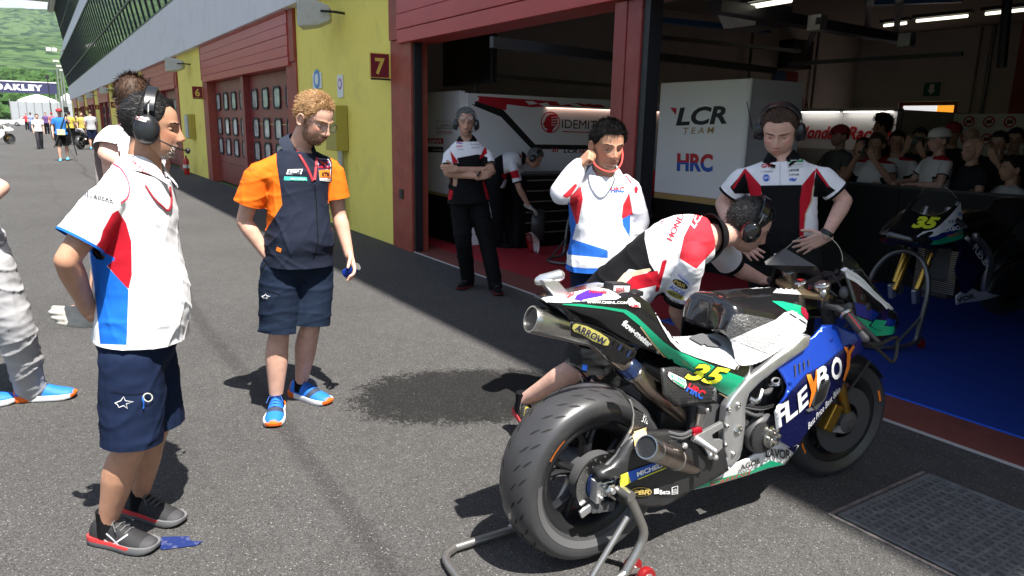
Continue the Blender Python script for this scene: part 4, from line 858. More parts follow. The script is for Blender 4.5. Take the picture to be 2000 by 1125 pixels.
def person(label, G, J, group=None, H=1.8, skin=None, fp=(0, 1), fs=None, fh=None, hup=None, shirt=None, legs=None, head=None, hands=None, voxel=0.007, face=True, hairspec=None, belly=0.0, wide=1.0, shoes=None, ears=True, seed=1, eyes_down=0.5, lod=0, cap=None):
    """J: joints in world metres (pel, waist, chest, neck, head, shR, shL, elR, elL, wrR, wrL, hipR, hipL, knR, knL, anR, anL)"""
    rng = np.random.default_rng(seed); G = np.array([G[0], G[1], G[2] if len(G) > 2 else 0.0]); root = thing('person', label, 'person', tuple(G), 0, group); k = H / 1.8
    J = {a: np.asarray(b, float) - G for a, b in J.items()}
    for a in 'RL': J['sh' + a] = J['sh' + a] - np.array([0, 0, 0.022]) * k
    fp = unit(np.array([fp[0], fp[1], 0])); fs = fp if fs is None else unit(np.array([fs[0], fs[1], 0])); rp = np.array([fp[1], -fp[0], 0]); rs = unit(J['shR'] - J['shL'])
    if 'waist' not in J: J['waist'] = J['pel'] * 0.62 + J['chest'] * 0.38
    sp = Spine(J['pel'], J['waist'], J['chest'], J['neck'], rp, rs, k); out = {'root': root, 'spine': sp, 'G': G, 'J': J}
    arms = ('R', 'L'); mb = MB(); bare = legs is None or legs.get('bare', True)
    nh = J['head']
    fh = unit(fh if fh is not None else (fs[0], fs[1], 0)); hup = np.array([0, 0, 1.0]) if hup is None else unit(hup); hr = unit(np.cross(fh, hup)); hu = np.cross(hr, fh); HR = np.stack([hr, fh, hu], 1); hs = (head or {}).get('scale', 1.0) * k ** 0.5
    # --- body under the clothes
    sp.loft(mb, 0.02, 0.985, -0.012, belly * 0.8, wide, 1.0)
    nk = nh + HR @ np.array([0, -0.018, -0.055]) * hs
    mb.tube([J['neck'] - unit(nk - J['neck']) * 0.06, J['neck'], nk], [0.072 * k, 0.059 * k, 0.055 * k], 16, True)
    for a in arms:
        S, E, Wr = J['sh' + a], J['el' + a], J['wr' + a]; b1 = S * 0.5 + E * 0.5; f1 = E * 0.7 + Wr * 0.3
        mb.tube(spline([S, b1, E], 9), np.interp(np.linspace(0, 1, 9), [0, .3, .6, 1], [.050, .050, .046, .039]) * k, 14, True); mb.tube(spline([E, f1, Wr], 9), np.interp(np.linspace(0, 1, 9), [0, .25, .6, 1], [.040, .0435, .036, .027]) * k, 14, True)
    for a in arms:
        Hh, K, A = J['hip' + a], J['kn' + a], J['an' + a]; cb = unit(np.cross(np.cross(K - A, fp), K - A)) if True else 0
        mb.tube(spline([Hh, Hh * .5 + K * .5, K], 9), np.interp(np.linspace(0, 1, 9), [0, .4, .8, 1], [.088, .078, .058, .054]) * k, 16, True)
        back = -np.array([fp[0], fp[1], 0]) * 0.014
        mb.tube(spline([K, K * .72 + A * .28 + back, K * .4 + A * .6 + back * .5, A, A * 1.0 + np.array([0, 0, -0.05])], 12), np.interp(np.linspace(0, 1, 12), [0, .22, .38, .62, .85, 1], [.054, .061, .062, .049, .037, .038]) * k, 16, True)
    V, F = remesh(mb, voxel, 5); parts = [(V, F, None)]
    for a in arms:
        if hands and a in hands and hands[a] is not None:
            hd = dict(hands[a]); glove = hd.pop('glove', None); d = hd.pop('d'); n = hd.pop('n'); vx = hd.pop('voxel', 0.0042)
            hm = hand_mb(J['wr' + a], np.asarray(d, float), np.asarray(n, float), a, hs=hd.pop('hs', 1.0) * k, **hd)
            if glove is not None:
                hm.tube([J['wr' + a] - unit(d) * 0.05, J['wr' + a] + unit(d) * 0.01], [0.036, 0.032], 14, True)
                HV, HF = remesh(hm, vx, 3); mk_mesh('glove', HV, HF, glove, root)
            else:
                HV, HF = remesh(hm, vx, 2); parts.append((HV, HF, None))
    # --- head
    nu, nv = {0: (128, 96), 1: (72, 54), 2: (32, 24)}[lod]; ho = head or {}
    HV, HF, at = head_grid(nu, nv, ho); HW = nh + (HV * hs) @ HR.T; parts.append((HW, HF, at))
    if face and lod < 2:
        lm = MB()
        for sx in (-1, 1):
            ec = np.array([sx * 0.031, 0.0, 0.001]); i = np.argmin(((HV[:, [0, 2]] - ec[[0, 2]]) ** 2).sum(1) + (HV[:, 1] < 0) * 9); ec[1] = HV[i, 1] - 0.0075; r = 0.0125
            eb = MB().ell(nh + HR @ (ec * hs), r * hs, nu=16, nv=10); eb.build('eye', M_EYEW, root, smooth=True)
            gz = unit(np.array([0.0, 1.0, -0.35 * eyes_down - 0.05])); MB().ell(nh + HR @ ((ec + gz * 0.0098) * hs), np.array([0.0058, 0.0058, 0.0058]) * hs, nu=12, nv=8).build('iris', M_IRIS, root, smooth=True)
            # eyelids: shells over the ball, upper one lowered with the gaze
            for lo_, hi_ in ((0.5 - 0.75 * eyes_down, 1.55), (-1.5, -0.55 + 0.1 * eyes_down)):
                u = np.linspace(-1.45, 1.45, 13); vv = np.linspace(lo_, hi_, 7); Gd = np.zeros((7, 13, 3))
                for a_, v in enumerate(vv):
                    for b_, uu in enumerate(u): Gd[a_, b_] = ec + np.array([math.sin(uu) * math.cos(v) * 1.12, math.cos(uu) * math.cos(v), math.sin(v)]) * (r + 0.0014)
                lm.grid(nh + (Gd * hs) @ HR.T)
        parts.append((np.vstack(lm.v), lm.f, None))
        bw = MB()
        for sx in (-1, 1):
            pts = []
            for q in np.linspace(0, 1, 7):
                x = sx * (0.012 + 0.038 * q); z = 0.0205 + 0.006 * math.sin(q * 2.2) - 0.004 * q; i = np.argmin(((HV[:, [0, 2]] - [x, z]) ** 2).sum(1) + (HV[:, 1] < 0) * 9); pts.append(nh + HR @ ((HV[i] + np.array([0, 0.0005, 0])) * hs))
            bw.tube(pts, np.array([.0025, .0042, .0046, .0044, .004, .003, .0016]) * hs, 8, True, flat=0.6)
        bw.build('eyebrow', (hairspec or {}).get('bmat', hairspec['m'] if hairspec else M_BLK), root, smooth=True)
    if ears and lod < 2:
        em = MB()
        for sx in (-1, 1):
            c = np.array([sx * 0.0745 * ho.get('wide', 1), -0.010, -0.012]); R_ = roty(sx * 0.12) @ rotz(sx * 0.35)
            em.ell(nh + HR @ (c * hs), np.array([0.007, 0.016, 0.026]) * hs, HR @ R_, 14, 10)
            th = np.linspace(-1.2, 3.6, 14); rim = [nh + HR @ ((c + R_ @ np.array([sx * 0.006, -0.017 * math.sin(q) * 0.9 - 0.002, 0.027 * math.cos(q) + 0.003])) * hs) for q in th]
            em.tube(rim, 0.0045 * hs, 8, True)
        EV, EF = remesh(em, 0.0032, 2); parts.append((EV, EF, None))
    BV, BF, att = [], [], {q: [] for q in ('soft_lip', 'soft_beard', 'soft_blush')}; n0 = 0
    for V_, F_, a_ in parts:
        BV.append(V_); BF += [tuple(i + n0 for i in f) for f in F_]; n0 += len(V_)
        for q in att: att[q].append(a_[q] if a_ else np.zeros(len(V_)))
    out['body'] = mk_mesh('body', np.vstack(BV), BF, skin, root, {q: np.concatenate(v) for q, v in att.items()})
    # --- hair: a scalp shell that follows the hairline plus many tufts
    if hairspec:
        N = normals_of(HV, HF); th = hairspec.get('thick', 0.012); hz = at['hair']; ed = smoothstep(-0.002, 0.02, hz)
        top = np.clip(HV[:, 2] / 0.11, 0, 1); SV = HV + N * (th * (0.25 + 0.75 * top) * ed + (hz > 0) * 0.001)[:, None] * (1 + 0.35 * vnoise(HV, 140, seed))[:, None]
        keep = [f for f in HF if all(hz[i] > -0.001 for i in f)]; used = sorted({i for f in keep for i in f}); mp = {j: i for i, j in enumerate(used)}
        Vh = SV[used]; Fh = [tuple(mp[i] for i in f) for f in keep]; rt = np.array(used)[hz[used] > 0.001]
        comb = hairspec.get('comb', lambda p: np.stack([p[:, 0] * 3, -p[:, 1] * 0 - 0.4, -0.2 + 0 * p[:, 2]], 1))(HV[rt]); comb = comb / (np.linalg.norm(comb, axis=1, keepdims=True) + 1e-9)
        n = hairspec.get('n', 1800); ln = hairspec.get('len', 0.03) * (0.55 + 0.45 * top[rt].mean())
        BVh, BFh = blades(SV[rt], N[rt], comb, ln, hairspec.get('w', 0.0016), n, rng, hairspec.get('jit', 0.3), hairspec.get('curl', 0.0), hairspec.get('lift', 0.4))
        Vh2 = np.vstack([Vh, BVh]); F2 = Fh + [tuple(i + len(Vh) for i in f) for f in BFh]
        out['hair'] = mk_mesh('hair', nh + (Vh2 * hs) @ HR.T, F2, hairspec['m'], root)
    if ho.get('beard', 0) and ho.get('bhair'):
        N = normals_of(HV, HF); rt = np.where(at['soft_beard'] > 0.35 * ho['beard'])[0]; comb = np.tile(np.array([[0, 0.2, -1.0]]), (len(rt), 1))
        BVh, BFh = blades(HV[rt], N[rt], comb, ho.get('blen', 0.010), 0.0011, ho.get('bn', 900), rng, 0.25, 0, 0.5); mk_mesh('beard', nh + (BVh * hs) @ HR.T, BFh, ho['bhair'], root)
    out['HR'] = HR; out['nh'] = nh; out['hs'] = hs; out['HV'] = HV
    # --- legs
    if legs:
        mbl = MB(); e = legs.get('ease', 0.02)
        sp.loft(mbl, 0.0, legs.get('top', 0.33), 0.016, belly * 0.6, wide, 1.02, n=8)
        for a in arms:
            Hh, K, A = J['hip' + a], J['kn' + a], J['an' + a]
            if legs['kind'] == 'shorts':
                q = legs.get('to', 0.92) + 0.10; Kq = Hh + (K - Hh) * q if q <= 1 else K + (A - K) * (q - 1)
                pts = spline([Hh, Hh * .5 + K * .5, K if q > 1 else Hh + (K - Hh) * q * 0.97, Kq][: (4 if q > 1 else 2)] if q > 1 else [Hh, Hh * (1 - .5 * q) + K * .5 * q, Kq], 12); mbl.tube(pts, np.interp(np.linspace(0, 1, 12), [0, .35, .8, 1], [.102 * k + e * .4, .096 * k + e * .8, .085 * k + e, .081 * k + e * 1.2]), 18, True)
            else:
                lw = legs.get('loose', 1.0); mbl.tube(spline([Hh, Hh * .5 + K * .5, K, K * .45 + A * .55, A + np.array([0, 0, -0.02])], 18), np.interp(np.linspace(0, 1, 18), [0, .25, .5, .7, 1], np.array([.094, .088, .070, .070, .060]) * k * lw + e * .5), 18, True)
        LV, LF = remesh(mbl, max(voxel, 0.008), 4)
        if legs['kind'] == 'shorts':
            for a in arms:
                Hh, K = J['hip' + a], J['kn' + a]; dd = unit(K - Hh); T = Hh + (K - Hh) * legs.get('to', 0.92); Ob = J['kn' + ('L' if a == 'R' else 'R')]; d2 = unit(Ob - J['hip' + ('L' if a == 'R' else 'R')]); LV, LF = cut_mesh(LV, LF, T, dd, lambda P: ((P - T) @ dd > -0.05) & (np.linalg.norm(P - K - np.outer((P - K) @ dd, dd), axis=1) < np.linalg.norm(P - Ob - np.outer((P - Ob) @ d2, d2), axis=1) + 0.01))
        N = normals_of(LV, LF); am = legs.get('wr', 0.006) * 0.5
        w1 = vnoise(LV * np.array([1, 1, 2.2]), 15, seed); w2 = vnoise(LV * np.array([1, 1, 2.6]), 34, seed + 5); LV = LV + N * (am * 0.6 * (1 - np.abs(w1) * 2) + am * 1.5 * (folds(LV, seed + 4) - 0.3) + am * 0.3 * w2)[:, None]
        ats = {kk: fn(LV, sp, J) for kk, fn in legs.get('fields', {}).items()}
        out['legs'] = mk_mesh('shorts' if legs['kind'] == 'shorts' else 'trousers', LV, LF, legs['m'], root, ats)
    # --- shirt
    if shirt:
        ms = MB(); ez = shirt.get('ease', 0.014); u0 = shirt.get('hem', 0.06)
        sp.loft(ms, max(0, u0 - 0.07), 0.955, ez, belly, wide, shirt.get('deep', 1.0), shirt.get('chest', 0.0), 18, shirt.get('flare', 0.05), 0.2)
        q = shirt.get('sleeve', 0.6)
        for a in arms:
            S, E, Wr = J['sh' + a], J['el' + a], J['wr' + a]; sr = shirt.get('sr', 1.0); inn = J['neck'] * 0.50 + J['chest'] * 0.16 + S * 0.34
            ms.tube([J['neck'] * 0.78 + S * 0.22 - sp.T[-1] * 0.030 * k, J['neck'] * 0.4 + S * 0.6 - sp.T[-1] * 0.018 * k, S], np.array([.050, .052, .054]) * k, 14, True)
            if q <= 1:
                T = S + (E - S) * (q + 0.16); ms.tube(spline([S * 0.7 + J['chest'] * 0.3, S + (E - S) * 0.02, S * .5 + T * .5, T], 10), np.interp(np.linspace(0, 1, 10), [0, .35, .7, 1], np.array([.055, .061, .062, .066]) * k * np.array([1, 1 + (sr - 1) * .4, sr, sr])), 18)
            else:
                ms.tube(spline([S * 0.7 + J['chest'] * 0.3, S, S * .5 + E * .5, E], 12), np.interp(np.linspace(0, 1, 12), [0, .35, .7, 1], [.056, .062, .061, .056]) * k * sr, 18); ms.tube(spline([E, E * .5 + Wr * .5, Wr], 10), np.interp(np.linspace(0, 1, 10), [0, .5, .85, 1], [.056, .051, .044, .038]) * k * sr, 18, True)
        SV, SF = remesh(ms, max(voxel, shirt.get('voxel', 0.008)), 5)
        i0 = int(u0 * 39); SV, SF = cut_mesh(SV, SF, sp.C[i0] + sp.R[i0] * 0, -sp.T[i0], lambda P: np.einsum('ij,j->i', P - sp.C[i0], sp.T[i0]) < 0.03 if shirt.get('cutall') else (np.abs(np.einsum('ij,j->i', P - sp.C[i0], sp.T[i0])) < 0.12) & (np.linalg.norm(P - sp.C[i0], axis=1) < 0.30))
        if q <= 1:
            for a in arms:
                S, E = J['sh' + a], J['el' + a]; dd = unit(E - S); T = S + (E - S) * q; SV, SF = cut_mesh(SV, SF, T, dd, lambda P: (np.linalg.norm(P - T - np.outer(np.clip((P - T) @ dd, -0.06, 0.16), dd), axis=1) < 0.10) & ((P - T) @ dd > -0.05))
        N = normals_of(SV, SF); am = shirt.get('wr', 0.006) * 0.62; u, th_, rad = sp.params(SV)
        sc = shirt.get('wsc', 13); w1 = vnoise(SV * np.array([1.0, 1.0, 1.7]), sc, seed + 2); w2 = vnoise(SV * np.array([1.2, 1.2, 2.0]), sc * 2.3, seed + 9)
        loc = 0.45 + 0.75 * np.exp(-((u - 0.25) / 0.22) ** 2); SV = SV + N * (am * loc * (0.9 - np.abs(w1) * 1.6) * 0.6 + am * 1.5 * loc * (folds(SV, seed) - 0.3) + am * 0.25 * w2)[:, None]
        dR = np.stack([seg_d(SV, J['sh' + a], J['el' + a], J['wr' + a], q) for a in arms], 0)   # (2, 2, n): distance, fraction
        info = dict(u=u, th=th_, rad=rad, P=SV, z=SV[:, 2], armd=dR[:, 0], armu=dR[:, 1], sp=sp, J=J)
        isarm = np.minimum(dR[0, 0] - 0.085 * k, dR[1, 0] - 0.085 * k) * 1.0; torso_in = np.where((u > u0) & (u < .93), rad - (0.175 * k * wide + ez), 0.05)
        info['arm'] = np.where((isarm < 0) & ((torso_in > -0.005) | (np.minimum(dR[0, 1], dR[1, 1]) > 2)), 0.01, -0.01)
        ats = {kk: fn(info) for kk, fn in shirt.get('fields', {}).items()}
        out['shirt'] = mk_mesh('shirt' if q <= 1 else 'sweater', SV, SF, shirt['m'], root, ats); out['info'] = info
        # stand-and-fall collar
        if shirt.get('collar'):
            C0 = J['neck'] - unit(nk - J['neck']) * 0.012; ax_ = unit(nk - J['neck']); a_, b_ = unit(np.cross(fs, ax_)), None
            r_ = unit(rs - ax_ * np.dot(rs, ax_)); f_ = np.cross(ax_, r_)
            cm = MB(); n = 30; gap = shirt.get('gap', 0.30); prof = [(0.070, -0.006), (0.063, 0.034), (0.066, 0.040), (0.080, 0.022), (0.101, -0.014), (0.098, -0.017), (0.074, 0.012)]
            Gd = []
            for ph in np.linspace(gap, 2 * math.pi - gap, n):
                d_ = f_ * math.cos(ph) + r_ * math.sin(ph); fr = math.cos(ph); drop = max(0, fr) ** 3; Gd.append([C0 + d_ * (R_ * k * (1 + 0.10 * abs(math.cos(ph)))) + ax_ * (z_ * k * (0.95 - 0.55 * drop)) - ax_ * 0.030 * drop * k + (f_ * 0.012 - ax_ * 0.032) * drop * (q_ in (3, 4, 5)) * k for q_, (R_, z_) in enumerate(prof)])
            cm.grid(Gd); cl = np.asarray(Gd); cm.add(cl[0], [tuple(range(len(prof)))]); cm.add(cl[-1], [tuple(range(len(prof)))])
            out['collar'] = cm.build('collar', shirt['collar'], root, smooth=True, angle=1.2)
    # --- socks and shoes
    if shoes:
        for a in arms:
            A = J['an' + a]; sd = shoes['dir' + a]; sd = unit(np.array([sd[0], sd[1], 0])); bp = (A[0] - sd[0] * 0.0, A[1] - sd[1] * 0.0, A[2] - 0.095 * k if shoes.get('lift', False) else max(0.0, A[2] - 0.095 * k))
            shoe_parts(bp, sd, shoes.get('L', 0.29) * k, (shoes['m'], shoes['sole']), root, shoes.get('fields'), lace=shoes.get('lace', (0.05, 0.05, 0.05)), detail=lod == 0)
            if shoes.get('sock') is not None: MB().tube([A + np.array([0, 0, shoes.get('sockh', 0.06)]), A + np.array([0, 0, 0.0]), A + np.array([0, 0, -0.05])], np.array([0.041, 0.0405, 0.045]) * k, 14).build('sock', shoes['sock'], root, smooth=True)
    return out
def seg_d(P, S, E, W, q):
    d = unit(E - S); L = np.linalg.norm(E - S); t = np.clip(((P - S) @ d) / L, -0.2, 1); r = np.linalg.norm(P - (S + np.outer(t * L, d)), axis=1); fr = t
    if q > 1:
        d2 = unit(W - E); L2 = np.linalg.norm(W - E); t2 = np.clip(((P - E) @ d2) / L2, 0, 1); r2 = np.linalg.norm(P - (E + np.outer(t2 * L2, d2)), axis=1); m = r2 < r; r = np.where(m, r2, r); fr = np.where(m, 1 + t2, fr)
    return np.stack([r, fr])
class View:
    """picks points on the upright plane through a ground point that faces the camera"""
    def __init__(s, G):
        s.G = np.array([G[0], G[1], 0.0]); s.v = unit(np.array([G[0] - CAM0[0], G[1] - CAM0[1], 0])); s.r = np.array([s.v[1], -s.v[0], 0])
    def __call__(s, px, py, dd=0.0): return p_plane(px, py, s.G + s.v * dd, s.v)
    def f(s, deg, up=0.0):
        """heading: 0 = image right, 90 = towards the camera"""
        a = math.radians(deg); return s.r * math.cos(a) - s.v * math.sin(a) + np.array([0, 0, up])

def headset(P, label, cup=0.045, band=True, mic=None, antenna=None, m=None, ring=None, marks=None, back=0.0):
    """ear defenders: two cups, a padded band, optional microphone boom and antenna. P = person dict"""
    m = m or M_HS; t = thing('headset', label, 'headset', tuple(P['G'] + P['nh'])); HR, hs = P['HR'], P['hs']; q = lambda *p: HR @ (np.array(p) * hs)
    for sx in (-1, 1):
        c = np.array([sx * 0.083, -0.008, -0.012]); e = MB(); ax = HR @ np.array([sx, 0, 0.12])
        e.lathe([(0.030, -0.008), (0.041, -0.004), (0.043, 0.006), (0.040, 0.020), (0.034, 0.030), (0.020, 0.036), (0.004, 0.037)], 24, HR @ (c * hs), ax, up=HR @ np.array([0, 1.0, 0]))
        V = np.vstack(e.v); cc = HR @ (c * hs); V = cc + (V - cc) @ (HR @ np.diag([1, 1, 1.22]) @ HR.T).T; e.v = [V]; o = e.build('earcup', m, t, smooth=True, angle=0.9)
        r2 = MB().lathe([(0.028, -0.016), (0.040, -0.014), (0.042, -0.006), (0.038, -0.001)], 24, HR @ (c * hs), ax, up=HR @ np.array([0, 1.0, 0])); V = np.vstack(r2.v); r2.v = [cc + (V - cc) @ (HR @ np.diag([1, 1, 1.22]) @ HR.T).T]; r2.build('cushion', ring or m, t, smooth=True)
        MB().tube([q(sx * 0.092, -0.004 + back, 0.025), q(sx * 0.097, -0.006 + back, 0.05), q(sx * 0.088, -0.008 + back, 0.075)], 0.0028, 6).build('arm', M_STEEL, t)
        MB().box(q(sx * 0.104, 0.012, -0.026), np.array([0.022, 0.022, 0.026]) * hs, rot=HR).build('module', m, t, bevel=0.004)
    if band:
        ph = np.linspace(-1.25, 1.25, 21); G = []
        for a in ph: G.append([q(math.sin(a) * 0.098, -0.006 + back + w, 0.020 + math.cos(a) * 0.110 + h) for w, h in ((-0.018, 0), (-0.016, 0.010), (0.016, 0.010), (0.018, 0))])
        b = MB(); b.loft([np.array(g) for g in G]); b.build('headband', m, t, smooth=True, angle=0.9)
    if mic is not None: 
        pts = [q(mic * 0.10, 0.02, -0.035), q(mic * 0.088, 0.07, -0.055), q(mic * 0.050, 0.112, -0.066), q(mic * 0.022, 0.122, -0.068)]; MB().tube(spline(pts, 12), 0.0028, 6).build('mic_boom', M_BLK, t); MB().ell(pts[-1], np.array([0.013, 0.009, 0.011]), nu=12, nv=8).build('microphone', M_BLK, t, smooth=True)
    if antenna is not None: MB().tube([q(*antenna[0]), q(*antenna[1])], [0.0035, 0.0022], 6).build('antenna', M_BLK, t)
    return t
M_HS = mat('headset_plastic', (0.015, 0.016, 0.018), 0.3, coat=0.2); M_HSR = mat('headset_red', (0.45, 0.015, 0.02), 0.35)
def glasses(P, label, up=0.0, fr=0.0013):
    t = thing('eyeglasses', label, 'glasses', tuple(P['G'] + P['nh'])); HR, hs = P['HR'], P['hs']; q = lambda *p: HR @ (np.array(p) * hs); y = P['HV'][:, 1].max() * 0.0 + 0.096
    for sx in (-1, 1):
        th = np.linspace(0, 2 * math.pi, 25); pts = [q(sx * 0.034 + 0.025 * np.sign(math.cos(a)) * abs(math.cos(a)) ** 0.6, y - 0.004 * abs(math.cos(a)) , -0.003 + up + 0.018 * np.sign(math.sin(a)) * abs(math.sin(a)) ** 0.7) for a in th]
        MB().tube(pts, fr * 1.2, 6).build('rim', M_BLK, t); MB().add(pts[:-1], [tuple(range(24))]).build('lens', M_LENS, t)
        MB().tube([q(sx * 0.059, y - 0.006, 0.006 + up), q(sx * 0.076, 0.06, 0.008 + up), q(sx * 0.080, 0.0, 0.004 + up)], fr * 1.2, 6).build('temple', M_BLK, t)
    MB().tube([q(-0.010, y + 0.001, 0.003 + up), q(0, y + 0.004, 0.006 + up), q(0.010, y + 0.001, 0.003 + up)], fr, 6).build('bridge', M_BLK, t)
M_LENS = mat('spectacle_lens', (0.9, 0.9, 0.9), 0.03, alpha=0.14, spec=0.8)
SK_ASIA = skin_mat('skin_tan', (0.44, 0.235, 0.15), (0.20, 0.18, 0.165)); SK_FAIR = skin_mat('skin_fair', (0.56, 0.33, 0.245), (0.13, 0.07, 0.035)); SK_MID = skin_mat('skin_mid', (0.48, 0.27, 0.185), (0.16, 0.12, 0.10)); SK_PALE = skin_mat('skin_pale', (0.60, 0.36, 0.28), (0.2, 0.13, 0.09))
def hair_mat(n, c): return mat(n, c, 0.55, var=0.35, vscale=60, spec=0.35)
H_BLACK = hair_mat('hair_black', (0.012, 0.011, 0.011)); H_GREY = hair_mat('hair_grey', (0.13, 0.13, 0.13)); H_BLOND = hair_mat('hair_blond', (0.30, 0.17, 0.075)); H_BROWN = hair_mat('hair_brown', (0.055, 0.030, 0.018)); H_DKGREY = hair_mat('hair_dark_grey', (0.035, 0.033, 0.032)); H_WHT = hair_mat('beard_white', (0.45, 0.43, 0.41))
CW = dict(wrinkle=0.26, bump=0.15, bscale=900, bdist=0.001, spec=0.12)
WHT = (0.74, 0.74, 0.76); NAVY = (0.009, 0.016, 0.042); ORG = (0.75, 0.15, 0.012); RED = (0.45, 0.012, 0.025); BLU = (0.012, 0.13, 0.55); BLK = (0.007, 0.007, 0.008); BEI = (0.55, 0.45, 0.32)
M_NAVY = mat('navy_cloth', NAVY, 0.8, **CW); M_BLKC = mat('black_cloth', BLK, 0.8, **CW); M_GREYC = mat('grey_trouser_cloth', (0.36, 0.36, 0.37), 0.8, **CW); M_DKGRY = mat('dark_grey_cloth', (0.030, 0.031, 0.032), 0.75, **CW)
M_LANY = mat('lanyard_red', (0.32, 0.02, 0.03), 0.6); M_GLOVE = mat('cream_glove', (0.40, 0.38, 0.34), 0.85, var=0.15, vscale=40)
# ---------------------------------------------------------------- helpers for printed panels
def poly_sd(pts, poly):
    """signed distance in px, positive inside"""
    P = np.asarray(pts); Q = np.asarray(poly, float); n = len(Q); d = np.full(len(P), 1e9); ins = np.zeros(len(P), bool)
    for i in range(n):
        a, b = Q[i], Q[(i + 1) % n]; e = b - a; w = P - a; t = np.clip((w @ e) / (e @ e + 1e-9), 0, 1); d = np.minimum(d, np.linalg.norm(w - t[:, None] * e, axis=1))
        c = ((a[1] > P[:, 1]) != (b[1] > P[:, 1])); xx = (b[0] - a[0]) * (P[:, 1] - a[1]) / (b[1] - a[1] + 1e-12) + a[0]; ins ^= c & (P[:, 0] < xx)
    return np.where(ins, d, -d)
def px_all(P):
    v = (P - CAM0) @ RC; return np.stack([IMG_C[0] + F_PX * v[:, 0] / -v[:, 2], IMG_C[1] - F_PX * v[:, 1] / -v[:, 2]], 1)
def zoomed(x0, y0, sc, pts): return [(x0 + x / sc, y0 + y / sc) for x, y in pts]
def field(G, *polys, thick=0.10):
    """cloth panel whose outline is given as seen from the front; applied to the near half of the garment"""
    def fn(i):
        W = i['P'] + G; q = px_all(W); v = unit(np.array([G[0] - CAM0[0], G[1] - CAM0[1], 0])); c = i['sp'].C[np.clip((i['u'] * 39).astype(int), 0, 39)]
        near = ((i['P'] - c) @ v) < thick; s = np.max([poly_sd(q, p) for p in polys], axis=0); return np.where(near, s * 0.002, -0.02)
    return fn
def cuff(t, lo=None):
    return lambda i: np.max([np.where(i['armd'][a] < 0.12, (i['armu'][a] - t) * 0.3, -0.02) for a in (0, 1)], axis=0)
def stroke(pts, w):
    P = np.asarray(pts, float); T = np.gradient(P, axis=0); N = np.stack([-T[:, 1], T[:, 0]], 1); N /= np.linalg.norm(N, axis=1, keepdims=True) + 1e-9
    A = P + N * w / 2; B = P - N * w / 2; n = len(P); return np.vstack([A, B]), [(i, i + 1, n + i + 1, n + i) for i in range(n - 1)]
def curve_px(pts, n=20): return spline(np.asarray(pts, float), n)
def lanyard(P, pts, w=0.006, m=M_LANY):
    S = Surf([P['shirt']] + ([P['collar']] if 'collar' in P else [])); q = [S.hit(x, y, 0.004) for x, y in curve_px(pts, 14)]; q = [p - P['G'] for p in q if p is not None]
    if len(q) > 3: MB().tube(q, w, 8, flat=0.35).build('lanyard', m, P['root'], smooth=True)
def star_mark(S, c, s, ang, m, par, w=1.2):
    """outlined leaning star-like clothing mark"""
    ca, sa = math.cos(ang), math.sin(ang); sh = [(-1.0, 0.15), (-0.35, 0.35), (0.0, 0.75), (0.15, 0.30), (1.0, 0.1), (0.2, -0.05), (0.3, -0.55), (-0.1, -0.2), (-0.6, -0.35), (-0.75, 0.0), (-1.0, 0.15)]
    pts = [(c[0] + s * (x * ca - y * sa), c[1] - s * (x * sa + y * ca)) for x, y in sh]; decal_px(S, *stroke(pts, w), 'logo', m, par)

# ================================================================ man in white, red and blue shirt, front left
G = p_ground(262, 1052); v = View(G); fw = v.f(10)
anR = p_ground(216, 1062); anR[2] = 0.095; anL = p_ground(278, 1008); anL[2] = 0.095
J = dict(pel=v(268, 668), chest=v(262, 432), neck=v(282, 320), head=v(298, 247), shR=v(212, 376, -0.15), shL=v(295, 374, 0.18), elR=v(130, 508, -0.20), elL=v(205, 500, 0.24), wrR=v(176, 612, -0.03), wrL=v(184, 622, -0.02), hipR=v(258, 700, -0.09), hipL=v(285, 690, 0.09), knR=v(258, 868, -0.10), knL=v(305, 832, 0.09), anR=anR, anL=anL)
zz = lambda pts: zoomed(80, 140, 2.1625, pts)
HON = mat('shirt_white_red_blue', WHT, 0.75, layers=[('p1', RED), ('p2', BLU), ('p3', BLU)], **CW)
red_p = zz([(325, 585), (360, 640), (382, 720), (384, 860), (370, 920), (330, 880), (222, 748), (250, 715), (262, 670), (300, 600)]); blu_p = zz([(215, 752), (370, 920), (362, 1155), (250, 1150), (225, 900), (208, 780)])
